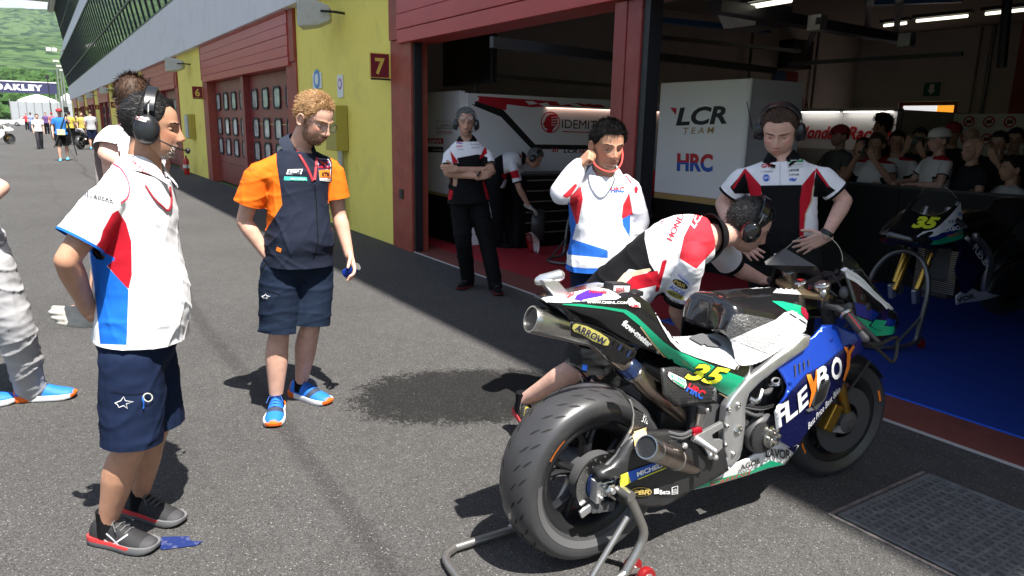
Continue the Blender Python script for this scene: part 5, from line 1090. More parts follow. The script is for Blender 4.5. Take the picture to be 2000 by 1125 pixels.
honda = person('man in white, red and blue polo shirt and navy shorts wearing a black headset', G, J, H=1.72, skin=SK_ASIA, fp=fw[:2], fh=v.f(10, -0.14), hup=(0, 0, 1), belly=0.05, wide=1.0,
    head=dict(scale=1.01, beard=0.75, goatee=True, wide=1.0, hairline=0.066, recede=0.012, bhair=H_WHT, blen=0.008, bn=500), hairspec=dict(m=H_BLACK, thick=0.005, n=3600, len=0.022, lift=0.16, jit=0.16, w=0.0011, comb=lambda p: np.stack([p[:, 0] * 2, -0.8 + 0 * p[:, 1], 0.1 - p[:, 2]], 1)), eyes_down=0.75,
    shirt=dict(m=HON, collar=mat('white_collar', WHT, 0.75, **CW), hem=0.185, sleeve=0.70, ease=0.020, flare=0.04, wr=0.0055, sr=1.28, voxel=0.007, fields=dict(p1=field(G, red_p), p2=field(G, blu_p), p3=cuff(0.665))),
    legs=dict(kind='shorts', m=M_NAVY, to=0.97, ease=0.022, wr=0.006), hands=dict(R=dict(d=v.f(-100, -0.25), n=v.f(180), curl=(0.6, 0.7, 0.5)), L=dict(d=v.f(186, 0.18), n=v.f(-95, -0.2), glove=M_GLOVE, curl=(0.45, 0.5, 0.4), spread=0.0, hs=1.05, thumb=1.0)),
    shoes=dict(m=mat('shoe_black_grey', (0.016, 0.016, 0.018), 0.7, layers=[('p1', (0.04, 0.04, 0.043))], bump=0.5, bscale=500, bdist=0.002), sole=mat('sole_red_grey', (0.13, 0.13, 0.135), 0.7, layers=[('p1', (0.60, 0.04, 0.04))]), dirR=(p_ground(312, 1092) - p_ground(178, 1066))[:2], dirL=(p_ground(368, 1030) - p_ground(250, 1002))[:2], L=0.300, sock=M_BLKC, sockh=0.05, lace=(0.10, 0.10, 0.10), fields=dict(p1=lambda x, z, y: (x - 0.17) * 0.3, sole=lambda x, z, y: np.minimum(z - 0.020, 0.14 - x) * 0.6)), ears=False, seed=3)
r = honda['root']; S = Surf([honda['shirt'], honda['collar']])
text_px(S, 'PULL&BEAR', (156, 381), (220, 398), 10, mat('print_charcoal', (0.03, 0.03, 0.035), 0.6), r, skew=(0.12, -1), bold=0.012, off=0.004)
text_px(S, 'HONDA', (257, 318), (289, 344), 8, M_LOGOR, r, bold=0.01)
star_mark(S, (223, 347), 20, -0.65, mat('print_grey', (0.2, 0.2, 0.22), 0.6), r, 1.3)
decal_px(S, *stroke(curve_px(zz([(222, 420), (245, 398), (285, 387), (325, 400), (358, 440), (373, 490), (365, 530), (335, 556)])), 3.6), 'piping', mat('piping_red', (0.60, 0.06, 0.10), 0.6), r)
lanyard(honda, [(283, 362), (300, 388), (318, 405), (327, 412), (333, 395), (330, 365)], 0.005)
S2 = Surf([honda['legs']]); star_mark(S2, (243, 788), 18, 0.1, M_LOGOW, r, 1.4); decal_px(S2, *stroke(curve_px([(216, 764), (255, 770), (300, 765)]), 1.2), 'pocket_seam', M_BLKC, r); text_px(S2, 'I', (277, 797), (279.5, 797), 26, mat('pen_blue', (0.02, 0.12, 0.5), 0.4), r, off=0.008); 
th = np.linspace(0, 2 * math.pi, 17); decal_px(S2, *stroke([(287 + 8 * math.cos(a), 775 + 8 * math.sin(a)) for a in th], 2.2), 'key_ring', mat('ring_white', (0.6, 0.6, 0.55), 0.3), r, off=0.008)
S4 = Surf([c for c in r.children if c.name.split('.')[0] == 'shoe'])
for pts in ([(196, 1046), (214, 1062), (236, 1082)], [(206, 1040), (224, 1056), (246, 1080)], [(200, 1072), (226, 1060), (250, 1044)], [(258, 1000), (272, 1012), (292, 1022)]): decal_px(S4, *stroke(curve_px(pts, 8), 3), 'shoe_stripe', mat('shoe_stripe', (0.42, 0.42, 0.44), 0.5), r)
headset(honda, 'large black headset on the man in the white, red and blue shirt', mic=1, antenna=((0.125, -0.05, 0.0), (0.118, -0.005, 0.165)))
hsO = [o for o in bpy.data.objects if o.name.startswith('headset') and o.type == 'EMPTY'][-1]; bpy.context.view_layer.update(); S3 = Surf(list(hsO.children)); decal_px(S3, *poly2d([(265, 225), (287, 231), (285, 239), (263, 233)]), 'sticker', M_LOGOW, hsO, off=0.002); text_px(S3, 'SENA', (267, 232.5), (284, 237), 5, M_LOGOR, hsO, off=0.004, bold=0.02)
o = MB().prism([(0.03, 0.0), (0.15, 0.02), (0.165, 0.045), (0.115, 0.055), (0.105, 0.085), (0.0, 0.09), (-0.005, 0.04)], lambda x, y: (x, y, 0.004), lambda x, y: (x, y, 0.006)).build('paper_scrap', mat('blue_card', (0.010, 0.022, 0.11), 0.5, dirt=(0.4, 0.4, 0.45), dirt_scale=22, dirt_amt=0.5), label="torn blue card lying on the asphalt at the man's shoe", cat='card')
q = p_ground(338, 1080); o.location = (q[0] - 0.05, q[1] - 0.06, 0.0); o.rotation_euler = (0, 0, 1.1)

# ================================================================ man in orange and navy shirt
G = p_ground(575, 800); v = View(G); fw = v.f(62)
anR = p_ground(541, 806); anR[2] = 0.095; anL = p_ground(590, 776); anL[2] = 0.095
J = dict(pel=v(580, 507), chest=v(580, 378), neck=v(586, 284), head=v(614, 232, -0.08), shR=v(504, 330, -0.06), shL=v(646, 322, 0.07), elR=v(476, 432, -0.02), elL=v(662, 420, 0.08), wrR=v(524, 502, -0.05), wrL=v(682, 500, 0.00), hipR=v(550, 525, -0.03), hipL=v(612, 522, 0.03), knR=v(545, 652, -0.05), knL=v(606, 640, -0.02), anR=anR, anL=anL)
zk = lambda pts: zoomed(440, 160, 3.04, pts)
KTM = mat('shirt_navy_orange', (0.014, 0.018, 0.032), 0.75, layers=[('p1', ORG), ('p2', ORG)], **CW)
ktm = person('bearded man with glasses in orange and navy shirt and navy shorts, one hand in pocket', G, J, H=1.80, skin=SK_FAIR, fp=fw[:2], fs=v.f(58)[:2], fh=v.f(42, -0.50), belly=0.06, wide=0.88,
    head=dict(scale=1.10, beard=0.62, wide=1.03, hairline=0.074, bhair=hair_mat('beard_brown', (0.10, 0.055, 0.028)), blen=0.007, bn=1100), hairspec=dict(m=H_BLOND, bmat=hair_mat('brow_blond', (0.2, 0.11, 0.05)), thick=0.011, n=4200, len=0.020, lift=0.35, jit=0.30, curl=0.2, w=0.0011), eyes_down=0.95,
    shirt=dict(m=KTM, collar=mat('slate_collar', (0.028, 0.034, 0.052), 0.75, **CW), hem=0.135, sleeve=0.62, ease=0.014, flare=0.05, wr=0.0085, sr=1.22, voxel=0.007, gap=0.55, fields=dict(p1=field(G, zk([(352, 285), (368, 332), (300, 358), (304, 480), (328, 640), (338, 730), (235, 890), (203, 820), (150, 830), (20, 820), (20, 500), (110, 380), (180, 310), (280, 270)]), zk([(590, 370), (670, 380), (760, 640), (740, 740), (608, 720), (632, 600), (634, 480), (603, 400)])), p2=lambda i: np.max([np.where((i['armd'][a] < 0.12) & (i['P'] @ np.r_[v.v[:2], 0] > -0.02), (i['armu'][a] - 0.25) * 0.3, -0.02) for a in (0, 1)], axis=0))),
    legs=dict(kind='shorts', m=mat('dark_navy_cloth', (0.010, 0.017, 0.034), 0.8, **CW), to=0.95, ease=0.022, wr=0.007), hands=dict(R=None, L=dict(d=v.f(75, -1.4), n=v.f(170, 0.1), curl=(0.35, 0.45, 0.35), spread=0.12, thumb=0.3)),
    shoes=dict(m=mat('shoe_blue_orange', (0.012, 0.15, 0.62), 0.6, layers=[('p1', (0.72, 0.14, 0.01)), ('p2', (0.03, 0.04, 0.07))], bump=0.4, bscale=450, bdist=0.002), sole=mat('sole_white_orange', (0.72, 0.72, 0.72), 0.6, layers=[('p1', (0.75, 0.13, 0.01))]), dirR=(p_ground(531, 845) - p_ground(545, 785))[:2], dirL=(p_ground(648, 800) - p_ground(572, 778))[:2], L=0.31, sock=M_BLKC, sockh=0.02, lace=(0.03, 0.10, 0.35), fields=dict(p1=lambda x, z, y: np.maximum(-(x + 0.06), (x - 0.203)) * 0.3, p2=lambda x, z, y: (0.02 - np.abs(x - 0.10 - (z - 0.05) * 0.8)) * 0.3, sole=lambda x, z, y: np.maximum(-(x + 0.02), x - 0.196) * 0.3)), seed=11)
r = ktm['root']; S = Surf([ktm['shirt'], ktm['collar']])
lanyard(ktm, zk([(372, 300), (400, 350), (440, 430), (490, 520), (522, 592), (535, 520), (545, 410)]), 0.007)
decal_px(S, *poly2d(zk([(372, 520), (460, 518), (450, 548), (363, 548)])), 'logo', M_LOGOW, r); decal_px(S, *poly2d(zk([(378, 524), (452, 522), (444, 544), (370, 544)])), 'logo', mat('slate_print', (0.03, 0.04, 0.06), 0.6), r, off=0.004); text_px(S, 'WP', zk([(385, 541)])[0], zk([(436, 541)])[0], 4.2, M_LOGOW, r, off=0.006, bold=0.05, shear=0.3)
decal_px(S, *poly2d(zk([(350, 560), (484, 566), (486, 588), (349, 584)])), 'logo', mat('print_teal', (0.04, 0.42, 0.33), 0.6), r); text_px(S, 'MOTOREX', zk([(388, 581)])[0], zk([(478, 584)])[0], 4.2, mat('print_pale_green', (0.45, 0.65, 0.55), 0.6), r, off=0.005, bold=0.02)
decal_px(S, *poly2d(zk([(545, 455), (612, 460), (628, 490), (622, 592), (560, 586)])), 'logo_patch', M_LOGOW, r); decal_px(S, *poly2d(zk([(548, 459), (610, 463), (624, 491), (622, 518), (552, 520)])), 'logo_patch', mat('print_navy', (0.03, 0.035, 0.12), 0.6), r, off=0.004)
text_px(S, 'Red Bull', zk([(550, 512)])[0], zk([(620, 515)])[0], 6.5, M_LOGOR, r, off=0.006, bold=0.02); decal_px(S, *poly2d(zk([(555, 470), (580, 478), (583, 486), (605, 470), (612, 480), (590, 494), (570, 494)])), 'logo', mat('print_redorange', (0.6, 0.07, 0.03), 0.6), r, off=0.006)
decal_px(S, *poly2d(zk([(553, 524), (622, 522), (622, 568), (558, 568)])), 'logo_patch', mat('print_orange', (0.75, 0.2, 0.02), 0.6), r, off=0.004); text_px(S, 'KTM', zk([(568, 560)])[0], zk([(615, 560)])[0], 7.5, M_LOGOK, r, off=0.006, bold=0.05, shear=0.2); text_px(S, 'RACING TEAM', zk([(562, 586)])[0], zk([(620, 589)])[0], 3.6, M_LOGOK, r, off=0.006, bold=0.02)
text_px(S, 'motorex', zk([(125, 470)])[0], zk([(180, 484)])[0], 5, mat('print_brown', (0.30, 0.06, 0.02), 0.6), r); text_px(S, 'MICHELIN', zk([(108, 520)])[0], zk([(172, 530)])[0], 4.5, MATS['print_brown'], r); text_px(S, 'akrapovic', zk([(90, 580)])[0], zk([(140, 590)])[0], 4.5, MATS['print_brown'], r)
star_mark(S, zk([(258, 368)])[0], 11, -0.8, mat('print_silver', (0.6, 0.6, 0.6), 0.5), r, 2.2)
decal_px(S, *stroke(curve_px(zk([(530, 610), (540, 720), (545, 850), (548, 960), (520, 1050)])), 1.8), 'placket_seam', M_BLKC, r); decal_px(S, *poly2d(zk([(308, 978), (336, 990), (330, 1014), (301, 1002)])), 'hem_tag', mat('print_orange', ORG, 0.6), r)
for b in (640, 720, 800, 880): pass
S2 = Surf([ktm['legs']]); star_mark(S2, (520, 580), 8, 0.05, M_LOGOW, r, 1.2); decal_px(S2, *stroke(curve_px([(512, 528), (522, 512), (540, 505)], 8), 2.2), 'pocket_opening', M_BLKC, r); decal_px(S2, *stroke([(520, 567), (546, 575), (547, 577)], 1.3), 'pocket_seam', M_BLKC, r)
glasses(ktm, 'thin dark spectacles of the bearded man in orange')
t = thing('drink_can', 'small blue and silver can held low by the man in orange', 'can', tuple(v(686, 528, -0.03))); MB().lathe([(0.022, -0.05), (0.027, -0.045), (0.027, 0.04), (0.022, 0.05)], 16, axis=v.f(40, 0.6)).build('can_body', mat('can_blue', (0.015, 0.05, 0.35), 0.25, 0.5), t, smooth=True); MB().lathe([(0.023, 0.0501), (0.021, 0.052), (0.002, 0.050)], 16, axis=v.f(40, 0.6)).build('lid', M_STEEL, t, smooth=True)

# ================================================================ visitor in grey trousers at the left edge
G = p_ground(50, 792); v = View(G); anR = p_ground(62, 782); anR[2] = 0.10; anL = p_ground(-60, 800); anL[2] = 0.10
J = dict(pel=v(-45, 490), chest=v(-75, 370), neck=v(-70, 300), head=v(-60, 230), shR=v(-70, 330, -0.18), shL=v(-70, 325, 0.18), elR=v(-2, 368, -0.2), elL=v(-40, 430, 0.25), wrR=v(-70, 420, -0.3), wrL=v(-20, 480, 0.2), hipR=v(-22, 520, -0.08), hipL=v(-40, 520, 0.09), knR=v(32, 645, -0.08), knL=v(-30, 650, 0.1), anR=anR, anL=anL)
J['elR'] = v(2, 366, -0.2)
grey = person('person in light grey trousers and blue trainers cropped by the left edge', G, J, H=1.80, skin=SK_PALE, fp=v.f(5)[:2], fh=v.f(10), hairspec=dict(m=H_BROWN, n=400, w=0.003), shirt=dict(m=mat('plain_white_cloth', WHT, 0.8, **CW), hem=0.1, sleeve=0.5), legs=dict(kind='trousers', m=M_GREYC, loose=1.12, wr=0.012, ease=0.02), hands=dict(R=dict(d=v.f(200), n=v.f(-90)), L=dict(d=v.f(0, -1), n=v.f(180))), lod=1,
    shoes=dict(m=MATS['shoe_blue_orange'], sole=MATS['sole_white_orange'], dirR=(p_ground(147, 794) - p_ground(26, 803))[:2], dirL=v.f(0)[:2], L=0.315, sock=None, lace=(0.03, 0.10, 0.35), fields=dict(p1=lambda x, z, y: np.maximum(-(x + 0.062), (x - 0.203)) * 0.3, p2=lambda x, z, y: (0.02 - np.abs(x - 0.05 - (z - 0.05) * 0.5)) * 0.3, sole=lambda x, z, y: np.maximum(-(x + 0.0), x - 0.195) * 0.3)), seed=5)

# ================================================================ man in white seen from behind, beyond the front left man
G = p_depth(262, 700, 4.0); G[2] = 0; v = View(G)
J = dict(pel=v(262, 430), chest=v(262, 300), neck=v(262, 238), head=v(262, 198), shR=v(305, 258), shL=v(222, 258), elR=v(318, 320), elL=v(207, 300, -0.05), wrR=v(300, 380, 0.05), wrL=v(240, 322, -0.12), hipR=v(278, 450), hipL=v(248, 450), knR=v(280, 580), knL=v(250, 580), anR=v(282, 690), anL=v(250, 690))
for a in ('anR', 'anL'): J[a][2] = 0.095
back = person('person in white shirt seen from behind, half hidden behind the man with the headset', G, J, H=1.80, skin=SK_PALE, fp=v.f(-80)[:2], fh=v.f(-75, 0.0), hairspec=dict(m=H_BROWN, n=1500, len=0.04, thick=0.018), shirt=dict(m=MATS['plain_white_cloth'], hem=0.1, sleeve=0.74, ease=0.02, sr=1.0), legs=dict(kind='trousers', m=M_NAVY), hands=dict(L=dict(d=v.f(20, -0.2), n=v.f(0)), R=dict(d=v.f(0, -1), n=v.f(180))), lod=1, shoes=dict(m=M_BLKC, sole=M_BLKC, dirR=v.f(-80)[:2], dirL=v.f(-80)[:2]), seed=8)

# ================================================================ man with folded arms outside the garage
G = p_ground(935, 566); v = View(G); anR = p_ground(914, 560); anR[2] = 0.095; anL = p_ground(967, 570); anL[2] = 0.095
zc_ = lambda pts: zoomed(840, 180, 2.68, pts)
LCRM = mat('shirt_white_black_red', WHT, 0.75, layers=[('p1', BLK), ('p2', RED), ('p3', BEI), ('p4', BLK)], **CW)
J = dict(pel=v(915, 383), chest=v(912, 318), neck=v(911, 270), head=v(910, 241, -0.03), shR=v(879, 297), shL=v(948, 297), elR=v(874, 338, -0.10), elL=v(960, 335, -0.10), wrR=v(935, 345, -0.24), wrL=v(890, 331, -0.22), hipR=v(900, 398), hipL=v(934, 398), knR=v(905, 472, -0.04), knL=v(952, 478, -0.04), anR=anR, anL=anL)
arms = person('grey-haired man in white and black team shirt with folded arms before the garage', G, J, H=1.78, skin=SK_MID, fp=v.f(88)[:2], fs=v.f(90)[:2], fh=v.f(86, -0.03), belly=0.03, head=dict(scale=1.10, beard=0.35, wide=1.0, hairline=0.078, recede=0.006), hairspec=dict(m=H_GREY, thick=0.014, n=1500, len=0.020, lift=0.5), eyes_down=0.2,
    shirt=dict(m=LCRM, collar=M_BLKC, hem=0.08, sleeve=0.66, ease=0.018, wr=0.006, sr=1.05, fields=dict(p1=field(G, zc_([(140, 345), (250, 325), (300, 340), (330, 620), (60, 620), (110, 400), (150, 370)])), p2=field(G, zc_([(104, 305), (150, 368), (118, 372)]), zc_([(292, 275), (300, 318), (262, 352), (258, 345)]), zc_([(108, 440), (132, 446), (120, 520), (112, 562), (90, 562), (104, 500)]), zc_([(276, 400), (300, 400), (286, 470), (312, 560), (296, 562), (276, 480)])), p3=field(G, zc_([(100, 440), (112, 442), (112, 490), (104, 500)])), p4=cuff(0.60))),
    legs=dict(kind='trousers', m=M_BLKC, loose=1.0, wr=0.006), hands=dict(R=dict(d=v.f(5, 0.25), n=v.f(-90), curl=(0.5, 0.6, 0.5), spread=0.04), L=dict(d=v.f(175, 0.1), n=v.f(-90), curl=(0.4, 0.5, 0.4), spread=0.04)), shoes=dict(m=M_BLKC, sole=mat('sole_dark_red', (0.10, 0.01, 0.01), 0.7), dirR=v.f(115)[:2], dirL=v.f(80)[:2], L=0.29), ears=False, lod=0, seed=21)
r = arms['root']; S = Surf([arms['shirt']])
hrc_px(S, (892, 281), (904, 281), 4.2, r); text_px(S, 'GIVI', (891, 287.5), (904, 287.5), 3.6, M_LOGOR, r, bold=0.03, shear=0.2); text_px(S, 'rizoma', (893, 293), (905, 293), 3, M_LOGOK, r); decal_px(S, *poly2d(zc_([(213, 252), (262, 252), (262, 278), (213, 276)])), 'logo_patch', mat('patch_lilac', (0.35, 0.25, 0.40), 0.6), r); decal_px(S, *poly2d(zc_([(215, 262), (261, 262), (261, 276), (215, 274)])), 'logo_patch', M_LOGOW, r, off=0.004); text_px(S, 'CUSTOM', (921, 290), (936, 290), 3.2, M_LOGOK, r)
headset(arms, 'black headset on the man with folded arms', mic=-1); glasses(arms, 'spectacles pushed up on the forehead of the man with folded arms', up=0.052)
MB().tube([v(934, 338, -0.26) - G, v(937, 340, -0.26) - G], [0.03, 0.03], 14).build('watch', M_BLK, r)

# ================================================================ mechanic stooping over a wheel inside the garage
G = p_ground(975, 485); v = View(G); anR = v(972, 478); anL = v(1000, 476, 0.12); anR[2] = 0.11; anL[2] = 0.11
zb = lambda pts: zoomed(780, 0, 2.25, pts)
J = dict(pel=v(968, 352), waist=v(975, 328), chest=v(1002, 315), neck=v(1022, 312), head=v(1044, 309), shR=v(1003, 322, -0.17), shL=v(1015, 312, 0.17), elR=v(1014, 368, -0.2), elL=v(1010, 372, 0.15), wrR=v(1034, 404, -0.15), wrL=v(1016, 396, 0.1), hipR=v(966, 365, -0.09), hipL=v(972, 362, 0.09), knR=v(972, 418, -0.09), knL=v(985, 418, 0.1), anR=anR, anL=anL)
stoop = person('mechanic in black and white team shirt stooping over a wheel in the garage', G, J, H=1.76, skin=SK_MID, fp=v.f(8)[:2], fh=v.f(10, -0.8), hup=unit(v.f(180) * -0.3 + np.array([0, 0, 1])), hairspec=dict(m=H_GREY, n=700, thick=0.014, len=0.02), head=dict(scale=1.08), voxel=0.009, lod=1, ears=False,
    shirt=dict(m=LCRM, collar=M_BLKC, hem=0.10, sleeve=0.75, ease=0.016, fields=dict(p1=field(G, zb([(380, 640), (452, 668), (462, 790), (400, 900), (350, 800)])), p2=field(G, zb([(520, 668), (566, 720), (548, 720), (530, 690)]), zb([(450, 768), (520, 745), (530, 780), (460, 790)])), p3=lambda i: i['u'] * 0 - 1, p4=cuff(0.68))), legs=dict(kind='trousers', m=M_BLKC), hands=dict(R=dict(d=v.f(20, -0.6), n=v.f(200, -0.4), glove=M_GLOVE, curl=(0.4, 0.5, 0.4)), L=dict(d=v.f(0, -0.8), n=v.f(200, -0.3), glove=M_GLOVE)), shoes=dict(m=M_BLKC, sole=M_BLKC, dirR=v.f(15)[:2], dirL=v.f(10)[:2]), seed=31)
headset(stoop, 'black headset on the stooping mechanic in the garage')

# ================================================================ man in white team sweater with a finger in his ear
G = np.array([-2.98, -1.50, 0]); v = View(G)
J = dict(pel=v(1172, 500), chest=v(1172, 398), neck=v(1180, 334), head=v(1187, 284, -0.06), shR=v(1128, 362), shL=v(1222, 356, 0.02), elR=v(1100, 372, -0.16), elL=v(1246, 432, 0.04), wrR=v(1130, 325, -0.10), wrL=v(1228, 482, 0.02), hipR=v(1150, 515), hipL=v(1195, 515), knR=v(1148, 640), knL=v(1190, 640), anR=v(1145, 745), anL=v(1185, 745))
J['elR'] = v(1098, 376, -0.14)
for a in ('anR', 'anL'): J[a][2] = 0.095
HRCM = mat('sweater_white_red_blue', (0.70, 0.71, 0.75), 0.8, layers=[('p1', RED), ('p2', BLU), ('p3', BLU)], wrinkle=0.3, bump=0.2, bscale=600, bdist=0.001)
hrc = person('man in white, red and blue sweater pressing a fist to his ear', G, J, H=1.74, skin=SK_ASIA, fp=v.f(72)[:2], fs=v.f(75)[:2], fh=v.f(66, -0.24), head=dict(scale=1.06, beard=0.25, goatee=True, wide=1.04), hairspec=dict(m=H_BLACK, thick=0.010, n=4200, len=0.030, lift=0.38, jit=0.17, w=0.0011, comb=lambda p: np.stack([p[:, 0] * 1.5, 0.5 + 0 * p[:, 1], 0.5 - p[:, 2] * 3], 1)), eyes_down=1.0, belly=0.02, wide=0.9,
    shirt=dict(m=HRCM, collar=mat('sweater_collar', (0.70, 0.71, 0.75), 0.8, wrinkle=0.2), hem=0.10, sleeve=2, ease=0.022, wr=0.007, sr=1.18, gap=0.2, fields=dict(p1=field(G, zc_([(735, 545), (790, 490), (800, 560), (775, 690), (760, 690), (730, 580)]), zc_([(1042, 520), (1062, 640), (1018, 665), (1002, 660), (1010, 590), (1030, 550)]), zc_([(690, 545), (760, 478), (772, 486), (735, 545), (715, 555)])), p2=field(G, zc_([(722, 560), (765, 690), (745, 770), (930, 828), (930, 870), (720, 850), (715, 700)]), zc_([(1005, 665), (1050, 640), (1045, 760), (1010, 700)])), p3=lambda i: np.where(i['arm'] > 0, -0.01, (0.128 - i['u']) * 0.3))),
    legs=dict(kind='trousers', m=M_NAVY), hands=dict(R=dict(d=v.f(25, 1.0), n=v.f(-20, -0.2), curls=((1.0, 1.3, 0.9), (1.3, 1.4, 0.9), (1.4, 1.4, 0.9), (1.4, 1.4, 0.9)), spread=0.02, hs=0.98, thumb=0.4), L=dict(d=v.f(160, -0.7), n=v.f(180), curl=(0.5, 0.5, 0.4))), shoes=dict(m=M_BLKC, sole=M_BLKC, dirR=v.f(70)[:2], dirL=v.f(70)[:2]), seed=41)
r = hrc['root']; S = Surf([hrc['shirt']]); hrc_px(S, (1193, 376), (1219, 375), 10, r)
decal_px(S, *stroke(curve_px(zc_([(1022, 380), (1018, 410), (1030, 445), (1054, 478)])), 2.2), 'piping', M_LOGOR, r); star_mark(S, zc_([(1048, 420)])[0], 9, -0.7, mat('print_grey', (0.1, 0.1, 0.1), 0.5), r, 1.0); decal_px(S, *poly2d(zc_([(1068, 500), (1080, 490), (1088, 505), (1082, 528), (1072, 525)])), 'logo', M_LOGOR, r); decal_px(S, *stroke(zc_([(912, 420), (914, 500)]), 0.8), 'placket_seam', mat('print_grey', (0.2, 0.2, 0.2), 0.5), r)
q = [v(*p, dd) - G for p, dd in zip([(1214, 286), (1216, 305), (1212, 322), (1200, 334), (1185, 335), (1168, 327), (1160, 318), (1158, 305)], [-0.06, -0.10, -0.15, -0.19, -0.19, -0.16, -0.12, -0.08])]
MB().tube(spline(q, 24), 0.0045, 8).build('ear_plug_cord', mat('coral_cord', (0.75, 0.08, 0.07), 0.4), r, smooth=True)

# ================================================================ mechanic leaning over the motorcycle
G = np.array([-2.42, -1.72, 0]); v = View(G); zm = lambda pts: zoomed(980, 360, 2.25, pts)
anB = p_ground(1012, 838); anB[2] = 0.12; 
J = dict(pel=v(1195, 590, 0.10), waist=v(1235, 545, 0.10), chest=v(1325, 480, 0.12), neck=v(1398, 462, 0.14), head=v(1462, 440, 0.20), shR=v(1352, 492, -0.06), shL=v(1385, 462, 0.34), elR=v(1322, 606, 0.06), elL=v(1440, 525, 0.50), wrR=v(1350, 660, 0.22), wrL=v(1492, 548, 0.52), hipR=v(1175, 618, 0.02), hipL=v(1190, 615, 0.20), knR=v(1150, 710, 0.06), knL=v(1200, 735, 0.28), anR=anB, anL=p_ground(1150, 800))
J['anL'][2] = 0.1; J['anR'] = v(1022, 784, 0.24)
LCRB = mat('shirt_back_white_red_black', WHT, 0.75, layers=[('p1', BLK), ('p2', (0.62, 0.03, 0.045)), ('p3', BEI), ('p5', RED), ('p4', BLK)], **CW)
fb = v.f(-8)
mech = person('mechanic in white, red and black shirt leaning over the motorcycle', G, J, H=1.80, skin=SK_PALE, fp=v.f(-10)[:2], fh=v.f(-12, -0.55), hup=unit(v.f(-12) * 0.5 + np.array([0, 0, 0.8]) - v.v * 0.15), head=dict(scale=1.08, beard=0.2), hairspec=dict(m=H_DKGREY, thick=0.007, n=3800, len=0.016, lift=0.4, jit=0.35, w=0.0013), voxel=0.007, ears=False,
    shirt=dict(m=LCRB, collar=M_BLKC, hem=0.10, sleeve=0.80, ease=0.022, wr=0.007, sr=1.15, fields=dict(p1=field(G, zm([(632, 180), (628, 240), (650, 345), (680, 395), (560, 372), (495, 440), (470, 470), (480, 560), (600, 560), (560, 700), (250, 700), (330, 400), (560, 200)]), thick=0.3), p2=field(G, zm([(862, 95), (975, 90), (965, 160), (935, 285), (855, 372), (780, 325), (800, 230), (840, 150)]), thick=0.3), p3=field(G, zm([(495, 440), (540, 388), (650, 368), (660, 380), (570, 408), (530, 445)]), thick=0.3), p5=field(G, zm([(480, 455), (535, 442), (575, 405), (685, 378), (700, 440), (560, 470)]), zm([(705, 335), (728, 330), (690, 470), (672, 475), (690, 400)]), thick=0.3), p4=cuff(0.70))),
    legs=dict(kind='shorts', m=M_DKGRY, to=0.98, ease=0.03, wr=0.009), hands=dict(R=dict(d=v.f(0, -0.6), n=v.f(60, -0.3)), L=dict(d=v.f(-5, 0.0), n=v.f(-10, -1), curl=(0.9, 0.9, 0.6), spread=0.05)), shoes=dict(m=mat('shoe_black_yellow', (0.02, 0.02, 0.02), 0.6, layers=[('p1', (0.35, 0.28, 0.02))], bump=0.5, bscale=400), sole=mat('sole_coral', (0.55, 0.05, 0.06), 0.6), dirR=v.f(62)[:2], dirL=v.f(-10)[:2], L=0.29, sock=M_BLKC, sockh=0.05, lift=False, fields=dict(p1=lambda x, z, y: (0.008 - np.abs(np.mod(x * 3 + z * 4, 0.12) - 0.06)) * 0.3)), seed=51)
r = mech['root']; S = Surf([mech['shirt'], mech['collar']])
text_px(S, 'LCR', zm([(845, 195)])[0], zm([(892, 122)])[0], 11, M_LOGOW, r, bold=0.03, shear=0.2); text_px(S, 'HONDA', zm([(748, 250)])[0], zm([(818, 110)])[0], 12, M_LOGOR, r, bold=0.02); text_px(S, 'Castrol', zm([(690, 195)])[0], zm([(738, 130)])[0], 7, M_LOGOR, r, bold=0.0)
for tx, a, b, hh, mm in (('michelin', (775, 398), (820, 440), 5, M_LOGOB), ('PBR', (757, 432), (805, 458), 8, M_LOGOK), ('AGOS', (738, 456), (796, 488), 9, M_LOGOB), ('ARROW', (732, 478), (790, 505), 7, M_LOGOK), ('DELLORTO', (722, 502), (775, 530), 6.5, M_LOGOK)):
    a, b = zm([a, b])
    if tx in ('PBR', 'ARROW'):
        a_, b_ = np.array(a), np.array(b); u_ = unit(b_ - a_); n_ = np.array([u_[1], -u_[0]]); c_ = (a_ + b_) / 2 + n_ * hh * 0.45; L_ = np.linalg.norm(b_ - a_) / 2 + 4
        decal_px(S, *poly2d([tuple(c_ + u_ * L_ * math.cos(q) + n_ * hh * 0.85 * math.sin(q)) for q in np.linspace(0, 2 * math.pi, 20)[:-1]]), 'logo_patch', mat('print_olive', (0.45, 0.42, 0.08), 0.5) if tx == 'ARROW' else M_LOGOK, r)
        mm = M_LOGOK if tx == 'ARROW' else mat('print_gold', (0.5, 0.38, 0.1), 0.5)
    text_px(S, tx, a, b, hh, mm, r, bold=0.02, off=0.005)
S2 = Surf([mech['legs']]); decal_px(S2, *poly2d(zm([(355, 790), (378, 794), (374, 820), (352, 814)])), 'logo', M_LOGOB, r)
headset(mech, 'glossy black and red ear defenders on the leaning mechanic', ring=M_HSR, m=mat('glossy_black', (0.012, 0.012, 0.013), 0.12, coat=0.5))

